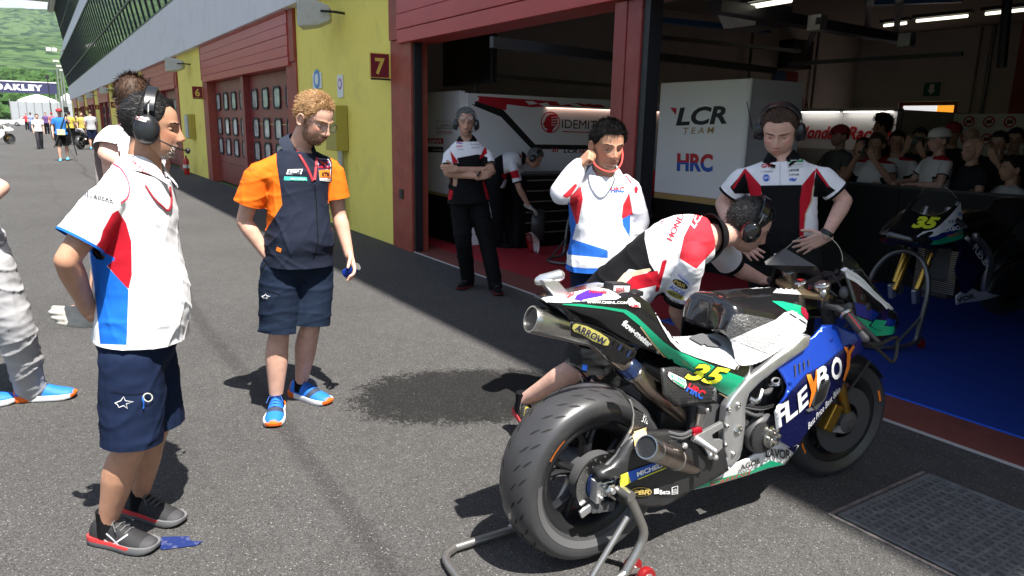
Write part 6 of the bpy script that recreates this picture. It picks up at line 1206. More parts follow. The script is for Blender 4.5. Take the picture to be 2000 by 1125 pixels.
# ================================================================ standing man with headset, hands on hips
G = np.array([-2.55, -0.45, 0]); v = View(G); zl = lambda pts: zoomed(1360, 180, 3.125, pts)
J = dict(pel=v(1528, 495), chest=v(1528, 375), neck=v(1526, 304), head=v(1523, 254, -0.04), shR=v(1452, 340), shL=v(1604, 338), elR=v(1410, 398, 0.02), elL=v(1650, 392, 0.02), wrR=v(1440, 468, -0.17), wrL=v(1612, 462, -0.19), hipR=v(1498, 515), hipL=v(1558, 515), knR=v(1495, 640), knL=v(1560, 640), anR=v(1490, 750), anL=v(1560, 750))
for a in ('anR', 'anL'): J[a][2] = 0.095
lcr = person('man in team shirt and headset standing hands on hips by the white panel', G, J, H=1.80, skin=SK_PALE, fp=v.f(90)[:2], fs=v.f(90)[:2], fh=v.f(97, -0.58), belly=0.045, wide=1.0, head=dict(scale=1.16, beard=0.15, wide=1.06, jaw=1.12, hairline=0.072), hairspec=dict(m=H_BROWN, thick=0.007, n=2400, len=0.014, lift=0.25), eyes_down=1.0,
    shirt=dict(m=LCRM, collar=M_BLKC, hem=0.05, sleeve=0.66, ease=0.018, wr=0.006, sr=1.12, gap=0.35, fields=dict(p1=field(G, zl([(385, 570), (645, 566), (640, 660), (640, 880), (780, 880), (780, 1200), (200, 1200), (300, 800), (400, 620)]), zl([(300, 475), (330, 560), (330, 620), (235, 620), (205, 580)]), zl([(733, 478), (815, 575), (850, 600), (790, 640), (712, 640), (720, 540)])), p2=field(G, zl([(297, 462), (392, 568), (400, 640), (330, 640), (310, 540), (295, 490)]), zl([(730, 464), (716, 570), (700, 680), (668, 745), (655, 870), (672, 905), (630, 880), (632, 660), (646, 566)]), zl([(297, 462), (303, 476), (230, 592), (216, 584)]), zl([(730, 464), (738, 466), (816, 578), (806, 586), (728, 482)]), zl([(335, 345), (372, 335), (365, 343)]), zl([(640, 305), (692, 330), (690, 336), (640, 320)])), p3=field(G, zl([(722, 570), (708, 670), (672, 745), (660, 868), (654, 862), (664, 742), (698, 668), (712, 570)])), p4=cuff(0.585))),
    legs=dict(kind='trousers', m=M_BLKC), hands=dict(R=dict(d=v.f(15, -0.7), n=v.f(-90), spread=0.14, curl=(0.1, 0.15, 0.1)), L=dict(d=v.f(168, -0.55), n=v.f(-90, 0.1), curl=(0.08, 0.15, 0.12), spread=0.17, thumb=-0.2)), shoes=dict(m=M_BLKC, sole=M_BLKC, dirR=v.f(100)[:2], dirL=v.f(80)[:2]), ears=False, seed=61)
r = lcr['root']; S = Surf([lcr['shirt']])
hrc_px(S, zl([(402, 426)])[0], zl([(468, 424)])[0], 7, r); text_px(S, 'GIVI', zl([(398, 461)])[0], zl([(464, 459)])[0], 7, M_LOGOR, r, bold=0.04, shear=0.2); text_px(S, 'r | rizoma', zl([(395, 492)])[0], zl([(466, 488)])[0], 4.5, M_LOGOK, r); th = np.linspace(0, 2 * math.pi, 21)[:-1]; decal_px(S, *poly2d(zl([(427 + 21 * math.cos(a), 524 + 22 * math.sin(a)) for a in th])), 'logo', M_LOGOB, r); text_px(S, 'SIFI', zl([(411, 532)])[0], zl([(443, 532)])[0], 5, M_LOGOW, r, off=0.005)
decal_px(S, *poly2d(zl([(557, 396), (651, 396), (653, 458), (559, 458)])), 'logo_patch', mat('patch_grey', (0.25, 0.3, 0.3), 0.6), r); decal_px(S, *poly2d(zl([(559, 398), (649, 398), (650, 428), (560, 430)])), 'logo_patch', mat('print_green', (0.02, 0.30, 0.10), 0.6), r, off=0.004); text_px(S, 'Castrol', zl([(570, 423)])[0], zl([(640, 421)])[0], 5.5, M_LOGOW, r, off=0.006, bold=0.02); decal_px(S, *poly2d(zl([(560, 432), (650, 431), (651, 456), (560, 457)])), 'logo_patch', M_LOGOW, r, off=0.004); text_px(S, 'LCRHONDA', zl([(564, 451)])[0], zl([(646, 450)])[0], 4.2, M_LOGOK, r, off=0.006, shear=0.2)
text_px(S, 'LAVOR', zl([(563, 484)])[0], zl([(626, 482)])[0], 4.6, M_LOGOK, r, bold=0.03, shear=0.2); text_px(S, 'CUSTOM', zl([(566, 509)])[0], zl([(625, 508)])[0], 3.4, M_LOGOK, r, bold=0.02); text_px(S, 'viar', zl([(565, 543)])[0], zl([(615, 541)])[0], 7, M_LOGOB, r, bold=0.05)
decal_px(S, *stroke(zl([(512, 385), (510, 570)]), 0.7), 'placket_seam', mat('print_grey', (0.3, 0.3, 0.3), 0.5), r)
headset(lcr, 'black headset with thin antenna on the man by the team panel', antenna=((0.125, 0.0, 0.0), (0.152, -0.02, 0.135)))
t = MB().tube([v(1617, 453, -0.18) - G, v(1611, 461, -0.188) - G], [0.036, 0.035], 18); t.build('watch', M_BLK, r, smooth=True)
# ================================================================ SPECTATORS BEHIND THE BARRIER
def spectator(label, hx, hy, Y, face, shirt_m, hair=None, skin=SK_MID, H=1.76, arms='down', fields=None, cap=None, pitch=-0.05, collar=None, hscale=1.08, seed=1, prop=None, sleeve=0.6, hs=None, glasses_=False):
    Hd = p_y(hx, hy, Y); G = np.array([Hd[0], Y, 0.012]); v = View(G); u = lambda a, b, z, dd=0.0: G + v.r * a + np.array([0, 0, z - G[2]]) - v.v * dd
    fw = v.f(face); f2 = unit(fw); rt = np.array([f2[1], -f2[0], 0]); at = lambda x, y, z: np.array([Hd[0], Hd[1], 0]) + rt * x + f2 * y + np.array([0, 0, z]); hz = Hd[2]
    J = dict(pel=at(0, -.02, hz - .74), chest=at(0, -.02, hz - .30), neck=at(0, -.03, hz - .145), head=Hd, shR=at(.185, -.02, hz - .215), shL=at(-.185, -.02, hz - .215), hipR=at(.09, 0, hz - .80), hipL=at(-.09, 0, hz - .80), knR=at(.1, .02, .48), knL=at(-.1, .02, .48), anR=at(.1, 0, .10), anL=at(-.1, 0, .10))
    if arms == 'up': J.update(elR=at(.27, .12, hz - .42), elL=at(-.27, .12, hz - .42), wrR=at(.07, .30, hz - .10), wrL=at(-.10, .28, hz - .16)); hn = dict(R=dict(d=at(-.3, .5, 1) - at(0, 0, 0), n=-f2), L=dict(d=at(.4, .5, .9) - at(0, 0, 0), n=-f2))
    elif arms == 'lean': J.update(elR=at(.27, .08, hz - .47), elL=at(-.27, .08, hz - .47), wrR=at(.16, .27, hz - .46), wrL=at(-.16, .27, hz - .46)); hn = dict(R=dict(d=at(-.5, .8, -.1) - at(0, 0, 0), n=np.array([0, 0, -1.0])), L=dict(d=at(.5, .8, -.1) - at(0, 0, 0), n=np.array([0, 0, -1.0])))
    else: J.update(elR=at(.25, -.02, hz - .52), elL=at(-.25, -.02, hz - .52), wrR=at(.24, .08, hz - .76), wrL=at(-.24, .08, hz - .76)); hn = None
    P = person(label, G, J, 'spectators behind the barrier', H=H, skin=skin, fp=f2[:2], fs=f2[:2], fh=f2 + np.array([0, 0, pitch]), head=dict(scale=hscale, beard=0.5 if 'beard' in label else 0.1), hairspec=hair, voxel=0.012, lod=1, ears=hs is None, seed=seed, shirt=dict(m=shirt_m, collar=collar, hem=0.1, sleeve=sleeve, ease=0.018, voxel=0.014, fields=fields or {}), legs=dict(kind='trousers', m=M_BLKC), hands=hn)
    P['at'] = at; P['Hd'] = Hd
    if cap is not None:
        HR, q = P['HR'], P['hs']; mb = MB(); rings = []
        for z, r_ in ((0.030, 1.06), (0.055, 1.08), (0.085, 0.95), (0.110, 0.66), (0.122, 0.25)):
            th = np.linspace(0, 2 * math.pi, 28, endpoint=False); rings.append(P['nh'] + (np.stack([np.cos(th) * 0.083 * r_, np.sin(th) * 0.104 * r_ - 0.010, np.full(28, z + 0.006)], 1) * q) @ HR.T)
        mb.loft(rings); c = mb.build('cap', cap[0], P['root'], smooth=True, angle=1.2); bm_ = []
        sg = -1 if cap[1] == 'back' else 1
        for t in np.linspace(-1.0, 1.0, 11): bm_.append([P['nh'] + HR @ (np.array([math.sin(t) * 0.078 * k_, sg * (0.065 + (math.cos(t) * 0.105 - 0.02) * (k_ if k_ > 0.9 else 0.6)), 0.036 - 0.018 * (k_ - 0.8) * 2]) * q) for k_ in (0.85, 1.12)])
        MB().grid(bm_).build('peak', cap[2] if len(cap) > 2 else cap[0], P['root'], smooth=True)
    return P
M_CAPR = mat('red_cap', (0.35, 0.02, 0.03), 0.7); M_CAPK = mat('black_cap_peak', (0.02, 0.02, 0.02), 0.7); M_CAPW = mat('white_cap', (0.72, 0.70, 0.68), 0.7); M_OLIVE = mat('grey_shirt', (0.10, 0.10, 0.095), 0.85, **CW); M_DARKT = mat('dark_tshirt', (0.02, 0.02, 0.023), 0.85, **CW); M_TAN = mat('tan_shirt', (0.30, 0.22, 0.14), 0.85, **CW)
SPW = mat('spectator_team_shirt', (0.66, 0.64, 0.63), 0.8, layers=[('p1', RED), ('p4', BLK)], **CW)
shf = dict(p1=lambda i: (i['u'] - 0.90) * 0.3 * (np.abs(i['th']) > 30) - (np.abs(i['th']) <= 30) * 0.01, p4=cuff(0.54))
hb = lambda m, **k: dict(m=m, n=500, len=0.022, w=0.0026, thick=0.012, **k)
YC = 4.22
spectator('bearded spectator in grey shirt and red cap, leftmost at the barrier', 1639, 266, YC, 145, M_OLIVE, hb(H_BROWN), cap=(M_CAPR, 'front', M_CAPK), arms='lean', seed=71)
spectator('curly dark-haired spectator turned left, tallest head behind the barrier', 1722, 248, YC + 1.1, 175, M_DARKT, hb(H_BLACK, jit=0.8, curl=0.8) | dict(len=0.06, thick=0.045, n=1500), seed=72, skin=SK_FAIR)
phone_p = spectator('spectator in white team shirt raising a phone', 1711, 283, YC, 110, SPW, hb(H_BROWN), arms='up', fields=shf, collar=None, seed=73)
spectator('dark-haired spectator in white team shirt beside the raised phone', 1751, 278, YC + 0.25, 95, SPW, hb(H_BLACK), arms='lean', fields=shf, seed=74)
cam_p = spectator('spectator in dark shirt taking a photo with a large camera', 1796, 272, YC + 0.55, 100, M_DARKT, hb(H_BLACK), arms='up', seed=75)
spectator('spectator in white cap and white team shirt leaning on the barrier', 1833, 274, YC - 0.02, 150, SPW, hb(H_GREY), cap=(M_CAPW, 'front'), arms='lean', fields=shf, skin=SK_PALE, seed=76)
spectator('spectator in dark red cap behind the white cap', 1861, 262, YC + 0.9, 95, M_DARKT, hb(H_BROWN), cap=(M_CAPR, 'front'), seed=77)
spectator('bald spectator in black shirt with ear defenders', 1896, 272, YC + 0.6, 100, M_DARKT, None, skin=SK_FAIR, seed=78, hs=1)
spectator('bald spectator with dark glasses leaning on the barrier', 1898, 292, YC, 140, M_DARKT, None, skin=SK_FAIR, arms='lean', seed=79)
spectator('dark-clothed spectator with a small camera on the head', 1950, 282, YC + 0.3, 110, M_DARKT, hb(H_BLACK), arms='up', seed=80)
spectator('dark-haired spectator at the right end of the crowd', 1982, 274, YC + 0.9, 95, M_DARKT, hb(H_BLACK), skin=SK_FAIR, seed=81)
spectator('spectator in pale shirt, lowest at the right end of the barrier', 1975, 330, YC - 0.02, 150, mat('pale_tshirt', (0.45, 0.44, 0.43), 0.85, **CW), hb(H_BLACK), arms='lean', seed=82)
spectator('half-hidden spectator between the red cap and the phone', 1684, 290, YC + 0.5, 170, M_DARKT, hb(H_BLACK), seed=83)
def hand_prop(name, label, cat, P, x, y, z, size, m, extra=None):
    o = P['at'](x, y, P['Hd'][2] + z); t = thing(name, label, cat, tuple(o)); f2 = P['at'](0, 1, 0) - P['at'](0, 0, 0); rr = np.stack([np.array([f2[1], -f2[0], 0]), f2, np.array([0, 0, 1.0])], 1); MB().box((0, 0, 0), size, rot=rr).build('body', m, t, bevel=0.004)
    if extra: extra(t, rr, f2)
hand_prop('phone', 'dark phone held up by a spectator in team shirt', 'phone', phone_p, 0.03, 0.33, -0.02, (0.075, 0.01, 0.15), M_BLK)
hand_prop('camera', 'black camera held to the face of a spectator', 'camera', cam_p, 0.0, 0.17, -0.02, (0.14, 0.07, 0.10), M_BLK, lambda t, rr, f2: MB().lathe([(0.035, 0.03), (0.042, 0.10), (0.045, 0.16), (0.03, 0.162)], 20, (0, 0, 0), f2).build('lens', M_BLK, t, smooth=True))
# ================================================================ MOTORCYCLE
BH = math.radians(86.74); BF = np.array([math.cos(BH), math.sin(BH), 0]); BL = np.array([-math.sin(BH), math.cos(BH), 0]); BO = np.array([-1.911, -2.333, 0.0])
def bl(px, py, y):
    p = p_plane(px, py, BO + BL * y, BL) - BO; return np.array([p @ BF, y, p[2]])
zA = lambda pts: zoomed(1020, 520, 3.75, pts); zB = lambda pts: zoomed(1280, 440, 3.75, pts); zC = lambda pts: zoomed(1280, 660, 3.75, pts); zD = lambda pts: zoomed(880, 720, 2.7775, pts); zG = lambda pts: zoomed(1120, 780, 4.6875, pts)
K_BLK = mat('gloss_black_bodywork', (0.010, 0.010, 0.011), 0.16, coat=0.8); K_WHT = mat('gloss_white_bodywork', (0.76, 0.76, 0.76), 0.25, coat=0.6); K_BLUE = mat('metallic_blue_bodywork', (0.006, 0.045, 0.36), 0.24, 0.45, coat=0.9); K_NAVY = mat('dark_blue_bodywork', (0.004, 0.006, 0.055), 0.25, 0.2, coat=0.8); K_GRN = mat('green_stripe', (0.01, 0.33, 0.17), 0.25, coat=0.6); K_GLD = mat('gold_stripe', (0.42, 0.33, 0.18), 0.35); K_ORG = mat('orange_print', (0.80, 0.20, 0.02), 0.4); K_YEL = mat('fluorescent_yellow', (0.80, 0.86, 0.04), 0.45)
K_ALU = mat('satin_aluminium', (0.66, 0.66, 0.67), 0.30, 0.85, var=0.06, vscale=12); K_STEEL = mat('brushed_steel', (0.50, 0.49, 0.47), 0.28, 1.0, var=0.15, vscale=25); K_TI = mat('heat_tinted_titanium', (0.40, 0.33, 0.28), 0.30, 1.0, var=0.35, vscale=9); K_GOLDF = mat('gold_fork', (0.55, 0.32, 0.06), 0.25, 0.9); K_RUB = mat('tyre_rubber', (0.038, 0.038, 0.040), 0.31, var=0.12, vscale=10, bump=0.06, bscale=300, bdist=0.002, spec=0.55); K_RIM = mat('black_rim', (0.018, 0.018, 0.020), 0.35, 0.3); K_GREY = mat('dark_grey_part', (0.06, 0.06, 0.062), 0.5); K_BRZ = mat('bronze_clamp', (0.30, 0.22, 0.12), 0.4, 0.7); K_REDA = mat('red_anodised', (0.5, 0.01, 0.03), 0.25, 0.7); K_SUEDE = mat('seat_foam', (0.075, 0.077, 0.08), 0.85, bump=0.2, bscale=800); K_BLUED = mat('blued_steel', (0.10, 0.16, 0.42), 0.25, 0.9, var=0.4, vscale=14)
def carbon_mat():
    m = bpy.data.materials.new('carbon_fibre'); m.use_nodes = True; nt = m.node_tree; P = nt.nodes['Principled BSDF']; tc = nd(nt, 'ShaderNodeTexCoord'); mp = nd(nt, 'ShaderNodeMapping'); mp.inputs['Rotation'].default_value = (0.5, 0.78, 0.3); mp.inputs['Scale'].default_value = (150, 150, 150); ck = nd(nt, 'ShaderNodeTexChecker'); ck.inputs['Scale'].default_value = 1.0; ck.inputs['Color1'].default_value = (0.035, 0.035, 0.037, 1); ck.inputs['Color2'].default_value = (0.012, 0.012, 0.013, 1)
    nt.links.new(tc.outputs['Object'], mp.inputs[0]); nt.links.new(mp.outputs[0], ck.inputs['Vector']); nt.links.new(ck.outputs['Color'], P.inputs['Base Color']); P.inputs['Roughness'].default_value = 0.35; P.inputs['Coat Weight'].default_value = 0.4; return m
K_CARB = carbon_mat()
K_SCREEN = mat('clear_screen', (0.10, 0.11, 0.10), 0.03, alpha=0.10, spec=1.0); K_EDGE = mat('screen_edge', (0.35, 0.37, 0.28), 0.2)

def pmap(px, py, yf):
    y = yf if np.isscalar(yf) else -0.2
    for _ in range(6 if not np.isscalar(yf) else 1):
        p = bl(px, py, y); y = yf if np.isscalar(yf) else yf(p[0], p[2])
    p = bl(px, py, y); return p
def panel(name, poly, yf, m, root, thick=0.012, mirror=True, dens=0.03, bevel=0.0, local=False):
    """bodywork panel: side outline with lateral position yf(x,z); mirrored to the other side"""
    L = np.array([(p[0], p[1]) if local else pmap(p[0], p[1], yf)[[0, 2]] for p in poly]); V, F = dense2d(*poly2d(L), dens if not np.isscalar(yf) else 9)
    Y = np.array([yf if np.isscalar(yf) else yf(x, z) for x, z in V]); P = np.stack([V[:, 0], Y, V[:, 1]], 1); mb = MB(); mb.add(P, F)
    mbs = [mb] + ([MB().add(P * [1, -1, 1], [f[::-1] for f in F])] if mirror else [])
    for q in mbs[::-1]:
        o = q.build(name, m, root, smooth=not np.isscalar(yf)); s = o.modifiers.new('solid', 'SOLIDIFY'); s.thickness = thick; s.offset = 0
        if bevel: b = o.modifiers.new('bevel', 'BEVEL'); b.width = bevel; b.segments = 2; b.limit_method = 'ANGLE'
    return o
def loftbody(name, curves, m, root, nu=28, nv=14, mirror=True, thick=0.008, centre=True):
    """smooth shell through curves given in bike coordinates, from the centre line outwards"""
    G = np.array([spline(c, nu) for c in curves]); G = np.stack([spline(G[:, i], nv) for i in range(nu)], 1)
    if centre: G[0, :, 1] = 0
    mb = MB(); mb.grid(G)
    if mirror: mb.grid(G * [1, -1, 1], flip=True)
    me = mb.mesh(name, True, 1.2); b = bmesh.new(); b.from_mesh(me); bmesh.ops.remove_doubles(b, verts=b.verts, dist=1e-5); bmesh.ops.recalc_face_normals(b, faces=b.faces); b.to_mesh(me); b.free()
    o = link(name, me, m, root); s = o.modifiers.new('solid', 'SOLIDIFY'); s.thickness = thick; s.offset = -1; return o
def wheel(root, c, R, hw, rim, front=False, steer=0.0, name='wheel'):
    rot = rotz(steer); c = np.asarray(c, float); T = lambda V: np.asarray(V) @ rot.T + c
    def put(mb, *a, **k):
        mb.v = [T(v) for v in mb.v]; return mb.build(*a, **k)
    prof = []; sh = R - rim
    for t in np.linspace(-1, 1, 25):
        a = t * math.radians(82 if not front else 85); y = hw * math.sin(a) / math.sin(math.radians(82)); r = R - (1 - math.cos(a)) * sh * (0.47 if not front else 0.55); prof.append((r, y))
    lo = [(rim - 0.004, hw * 0.66), (rim + 0.012, hw * 0.80), (rim + 0.035, hw * 0.95)]
    full = [(r, -y) for r, y in lo] + prof + [(r, y) for r, y in lo[::-1]]
    ty = put(MB().lathe(full, 96, axis=(0, 1, 0), cap=False), 'tyre', K_RUB, root, smooth=True, angle=0.9)
    rp = [(rim - 0.030, -hw * 0.45), (rim - 0.018, -hw * 0.60), (rim + 0.004, -hw * 0.68), (rim + 0.004, -hw * 0.72), (rim - 0.006, -hw * 0.73), (rim - 0.030, -hw * 0.60), (rim - 0.045, -hw * 0.40), (rim - 0.045, hw * 0.40), (rim - 0.030, hw * 0.60), (rim - 0.006, hw * 0.73), (rim + 0.004, hw * 0.72), (rim + 0.004, hw * 0.68), (rim - 0.018, hw * 0.6), (rim - 0.030, hw * 0.45)]
    ri = put(MB().lathe(rp, 72, axis=(0, 1, 0), cap=False), 'rim', K_RIM, root, smooth=True)
    for i in range(5):
        a0 = 2 * math.pi * i / 5 + 0.3
        mb = MB()
        for da in (-0.17, 0.17):
            p0 = np.array([math.cos(a0) * 0.05, 0.0, math.sin(a0) * 0.05]); p1 = np.array([math.cos(a0 + da * .6) * rim * 0.55, -0.005, math.sin(a0 + da * .6) * rim * 0.55]); p2 = np.array([math.cos(a0 + da * 1.3) * (rim - 0.035), 0, math.sin(a0 + da * 1.3) * (rim - 0.035)]); mb.tube([p0, p1, p2], [0.020, 0.014, 0.013], 8, flat=1.3, up=(0, 1, 0))
        put(mb, 'spoke', K_RIM, root, smooth=True)
    put(MB().lathe([(0.02, -0.11), (0.05, -0.10), (0.055, -0.05), (0.062, 0), (0.055, 0.05), (0.05, 0.10), (0.02, 0.11)], 28, axis=(0, 1, 0)), 'hub', K_GREY, root, smooth=True)
    return put, ty

def moto_nose(La, root, lo):
    global NOSE_L
    NOSE_L = La; of = np.array([0, -0.0035, 0]); md = La[1] * 0.45 + La[2] * 0.55
    for c0_, c1_, m_, t0 in ((La[2], La[3], K_WHT, lo), (md, La[2], K_BLUE, .04), (La[1], md, K_GRN, .04)):
        for s_ in (1, -1): MB().grid(np.array([spline((c0_ * (1 - t_) + c1_ * t_)[1:] + of, 20) for t_ in np.linspace(t0, 0.96, 4)]) * [1, s_, 1]).build('nose_paint', m_, root, smooth=True)
def motorcycle():
    bk = thing('motorcycle', 'blue, white and green racing motorcycle number 35 on a rear paddock stand', 'motorcycle', tuple(BO), BH)
    RA = np.array([0.0, 0.0, 0.352])
    put, tyre = wheel(bk, RA, 0.335, 0.100, 0.222)
    # tread sipes and sidewall marks on the rear tyre
    for k in range(30):
        a = 2 * math.pi * k / 30
        for j, (t0, t1, da) in enumerate(((-0.70, -0.46, 0.02), (-0.40, -0.20, 0.06), (0.22, 0.42, 0.06), (0.48, 0.72, 0.02))):
            mb = MB(); pts = []
            for q in np.linspace(0, 1, 5):
                t = t0 + (t1 - t0) * q; an = t * math.radians(82); y = 0.1 * math.sin(an) / math.sin(math.radians(82)); r = 0.335 - (1 - math.cos(an)) * 0.113 * 0.47 + 0.0006; aa = a + da + (q - 0.5) * 0.11 * (1 if t0 < 0 else -1) + j * 0.05; pts.append((aa, y, r, 0.0065 * math.sin(math.pi * q) + 0.0006))
            A = [np.array([r * math.cos(aa - w / r), y, r * math.sin(aa - w / r)]) for aa, y, r, w in pts]; B = [np.array([r * math.cos(aa + w / r), y, r * math.sin(aa + w / r)]) for aa, y, r, w in pts]
            mb.grid([A, B]); mb.v = [v + RA for v in mb.v]; mb.build('tread_groove', K_GROOVE, bk, fix=False)
    for a0, a1, m in ((2.25, 2.62, K_ORG), (-0.75, -0.42, K_ORG)):
        th = np.linspace(a0, a1, 14); put(MB().grid([[(r * math.cos(t), y, r * math.sin(t)) for t in th] for r, y in ((0.232, -0.0825), (0.243, -0.0885))]), 'tyre_mark', m, bk, fix=False)
    def ring_text(s, a_mid, r0, h, m, y=-0.0935, flip=1):
        V, F = text2d(s, 0.02); w = V[:, 0].max() * h; out = []
        for x, z in V: an = a_mid - flip * (x * h - w / 2) / r0; rr = r0 + flip * z * h; out.append((rr * math.cos(an), y - 0.0, rr * math.sin(an)))
        put(MB().add(out, F), 'tyre_lettering', m, bk, fix=False)
    K_LG = mat('tyre_print_grey', (0.16, 0.16, 0.16), 0.6)
    th = np.linspace(3.0, 5.6, 60); put(MB().grid([[(r * math.cos(t), y, r * math.sin(t)) for t in th] for r, y in ((0.237, -0.0860), (0.262, -0.0975))]), 'tyre_band', mat('tyre_band_grey', (0.075, 0.075, 0.077), 0.55), bk, fix=False)
    # rear disc, caliper, axle and adjuster blocks on the right
    th = np.linspace(0, 2 * math.pi, 48, endpoint=False)
    put(MB().lathe([(0.070, -0.112), (0.110, -0.112), (0.110, -0.107), (0.070, -0.107), (0.070, -0.112)], 48, axis=(0, 1, 0), cap=False), 'brake_disc', K_STEEL, bk, smooth=True)
    mb = MB()
    for k in range(30):
        a = 2 * math.pi * k / 30; r = 0.083 + 0.018 * (k % 2); mb.lathe([(0.0042, -0.1135), (0.0042, -0.1124)], 8, (r * math.cos(a), 0, r * math.sin(a)), (0, 1, 0))
    mb.v = [v + RA for v in mb.v]; mb.build('disc_hole', K_GREY, bk)
    put(MB().lathe([(0.035, -0.120), (0.066, -0.116), (0.068, -0.106), (0.040, -0.1)], 32, axis=(0, 1, 0)), 'disc_carrier', K_BLUED, bk, smooth=True)
    put(MB().lathe([(0.02, -0.10), (0.100, -0.09), (0.104, -0.055), (0.07, -0.05)], 40, axis=(0, 1, 0)), 'hub_cover', K_GREY, bk, smooth=True)
    put(MB().lathe([(0.0, -0.178), (0.016, -0.178), (0.024, -0.172), (0.026, -0.150), (0.026, -0.12)], 6, axis=(0, 1, 0)), 'axle_nut', K_STEEL, bk)
    put(MB().lathe([(0.0, -0.186), (0.009, -0.186), (0.010, -0.176)], 14, axis=(0, 1, 0)), 'axle_end', K_ALU, bk)
    for sx in (-1, 1):
        mb = MB(); mb.box((0.045, sx * 0.140, 0.35), (0.15, 0.030, 0.058)); mb.box((-0.042, sx * 0.135, 0.345), (0.022, 0.045, 0.085)); mb.box((0.055, sx * 0.147, 0.384), (0.12, 0.02, 0.012), rot=roty(-0.25)); mb.build('axle_block', K_ALU, bk, bevel=0.004)
    for q in ((0.10, -0.152, 0.372), (0.065, -0.152, 0.363), (0.03, -0.152, 0.386), (-0.03, -0.16, 0.37), (-0.035, -0.16, 0.325)): MB().lathe([(0.007, 0), (0.007, 0.008), (0.003, 0.010)], 8, q, (0, -1, 0)).build('bolt', K_STEEL, bk)
    mb = MB(); mb.box((-0.005, -0.118, 0.272), (0.10, 0.05, 0.04), rot=roty(0.15)); mb.lathe([(0.016, 0), (0.016, 0.03)], 14, (0.02, -0.145, 0.272), (0, 1, 0)); mb.lathe([(0.016, 0), (0.016, 0.03)], 14, (-0.025, -0.145, 0.270), (0, 1, 0)); mb.build('caliper', K_GREY, bk, bevel=0.004)
    MB().box((-0.075, -0.125, 0.268), (0.05, 0.012, 0.03), rot=roty(-0.4)).build('caliper_bracket', K_ALU, bk, bevel=0.003)
    # ---- swingarm, carbon chain and tyre guard
    arm = zG([(185, 700), (230, 640), (330, 600), (400, 520), (440, 440), (520, 330), (640, 300), (760, 290), (880, 285), (1010, 300), (1220, 330), (1330, 420), (1380, 620), (1250, 700), (1080, 780), (930, 880), (830, 935), (740, 958), (560, 955), (440, 940), (395, 915), (400, 690), (300, 700)])
    sa = panel('swingarm', arm, lambda x, z: -0.150 - 0.012 * math.sin(max(0, min(1, (z - 0.25) / 0.3)) * math.pi), K_SWA, bk, 0.05, dens=0.05)
    gd = zG([(185, 700), (300, 615), (395, 520), (470, 400), (540, 250), (552, 110), (515, 0), (440, -90), (380, -110), (440, -60), (520, 40), (640, 130), (690, 250), (560, 460), (420, 560), (300, 690), (240, 750)])
    panel('tyre_guard', gd, -0.135, K_CARB, bk, 0.016)
    panel('guard_lip', zG([(520, 0), (540, 60), (556, 130), (545, 250), (470, 400), (395, 520), (300, 615), (190, 700), (184, 690), (290, 600), (385, 508), (458, 392), (532, 246), (542, 130), (528, 60), (508, 5)]), -0.150, K_ALU, bk, 0.006)
    bpy.context.view_layer.update(); S = Surf([sa, bpy.data.objects[[o.name for o in bk.children if o.name.startswith('tyre_guard')][-1]]])
    decal_px(S, *poly2d(zG([(425, 690), (490, 662), (520, 755), (440, 800)])), 'sticker', mat('sticker_yellow', (0.75, 0.72, 0.05), 0.4), bk, off=0.004); decal_px(S, *poly2d(zG([(490, 662), (790, 560), (850, 590), (520, 755)])), 'sticker', M_LOGOB, bk, off=0.004); text_px(S, 'MICHELIN', zG([(572, 700)])[0], zG([(860, 588)])[0], 8.5, M_LOGOW, bk, bold=0.035, off=0.007, shear=0.2)
    decal_px(S, *stroke(zG([(580, 726), (840, 620)]), 1.8), 'sticker', MATS['sticker_yellow'], bk, off=0.006)
    decal_px(S, *poly2d(zG([(612 + 98 * math.cos(t), 842 + 42 * math.sin(t)) for t in th])), 'sticker', mat('sticker_gold', (0.5, 0.36, 0.10), 0.4), bk, off=0.004); decal_px(S, *poly2d(zG([(612 + 88 * math.cos(t), 842 + 36 * math.sin(t)) for t in th])), 'sticker', M_LOGOK, bk, off=0.005); text_px(S, 'PBR', zG([(535, 862)])[0], zG([(690, 858)])[0], 9, MATS['sticker_gold'], bk, bold=0.04, off=0.008, shear=0.2)
    decal_px(S, *poly2d(zG([(732, 815), (775, 810), (775, 858), (732, 862)])), 'sticker', M_LOGOW, bk, off=0.004); text_px(S, 'Beta', zG([(780, 862)])[0], zG([(878, 858)])[0], 9, M_LOGOW, bk, bold=0.02, off=0.006); decal_px(S, *stroke(zG([(893, 800), (945, 785), (945, 855), (893, 862), (893, 800)]), 1.4), 'sticker', M_LOGOW, bk, off=0.006); text_px(S, 'D.I.D', zG([(899, 852)])[0], zG([(940, 845)])[0], 8, M_LOGOW, bk, bold=0.02, off=0.006)
    text_px(S, 'FOR', zG([(632, 150)])[0], zG([(690, 168)])[0], 11, M_LOGOW, bk, off=0.006); text_px(S, 'STEEL', zG([(612, 196)])[0], zG([(706, 238)])[0], 12, M_LOGOW, bk, off=0.006)
    decal_px(S, *poly2d(zG([(545, 292), (660, 252), (668, 330), (600, 400), (585, 440), (553, 450)])), 'sticker', mat('sticker_cream', (0.70, 0.50, 0.22), 0.6), bk, off=0.005)
    # ---- exhausts
    def pipe(name, pts, rs, m, n=28): return MB().tube(spline([np.array(p) for p in pts], 24), np.interp(np.linspace(0, 1, 24), np.linspace(0, 1, len(rs)), rs), n).build(name, m, bk, smooth=True, angle=0.9)
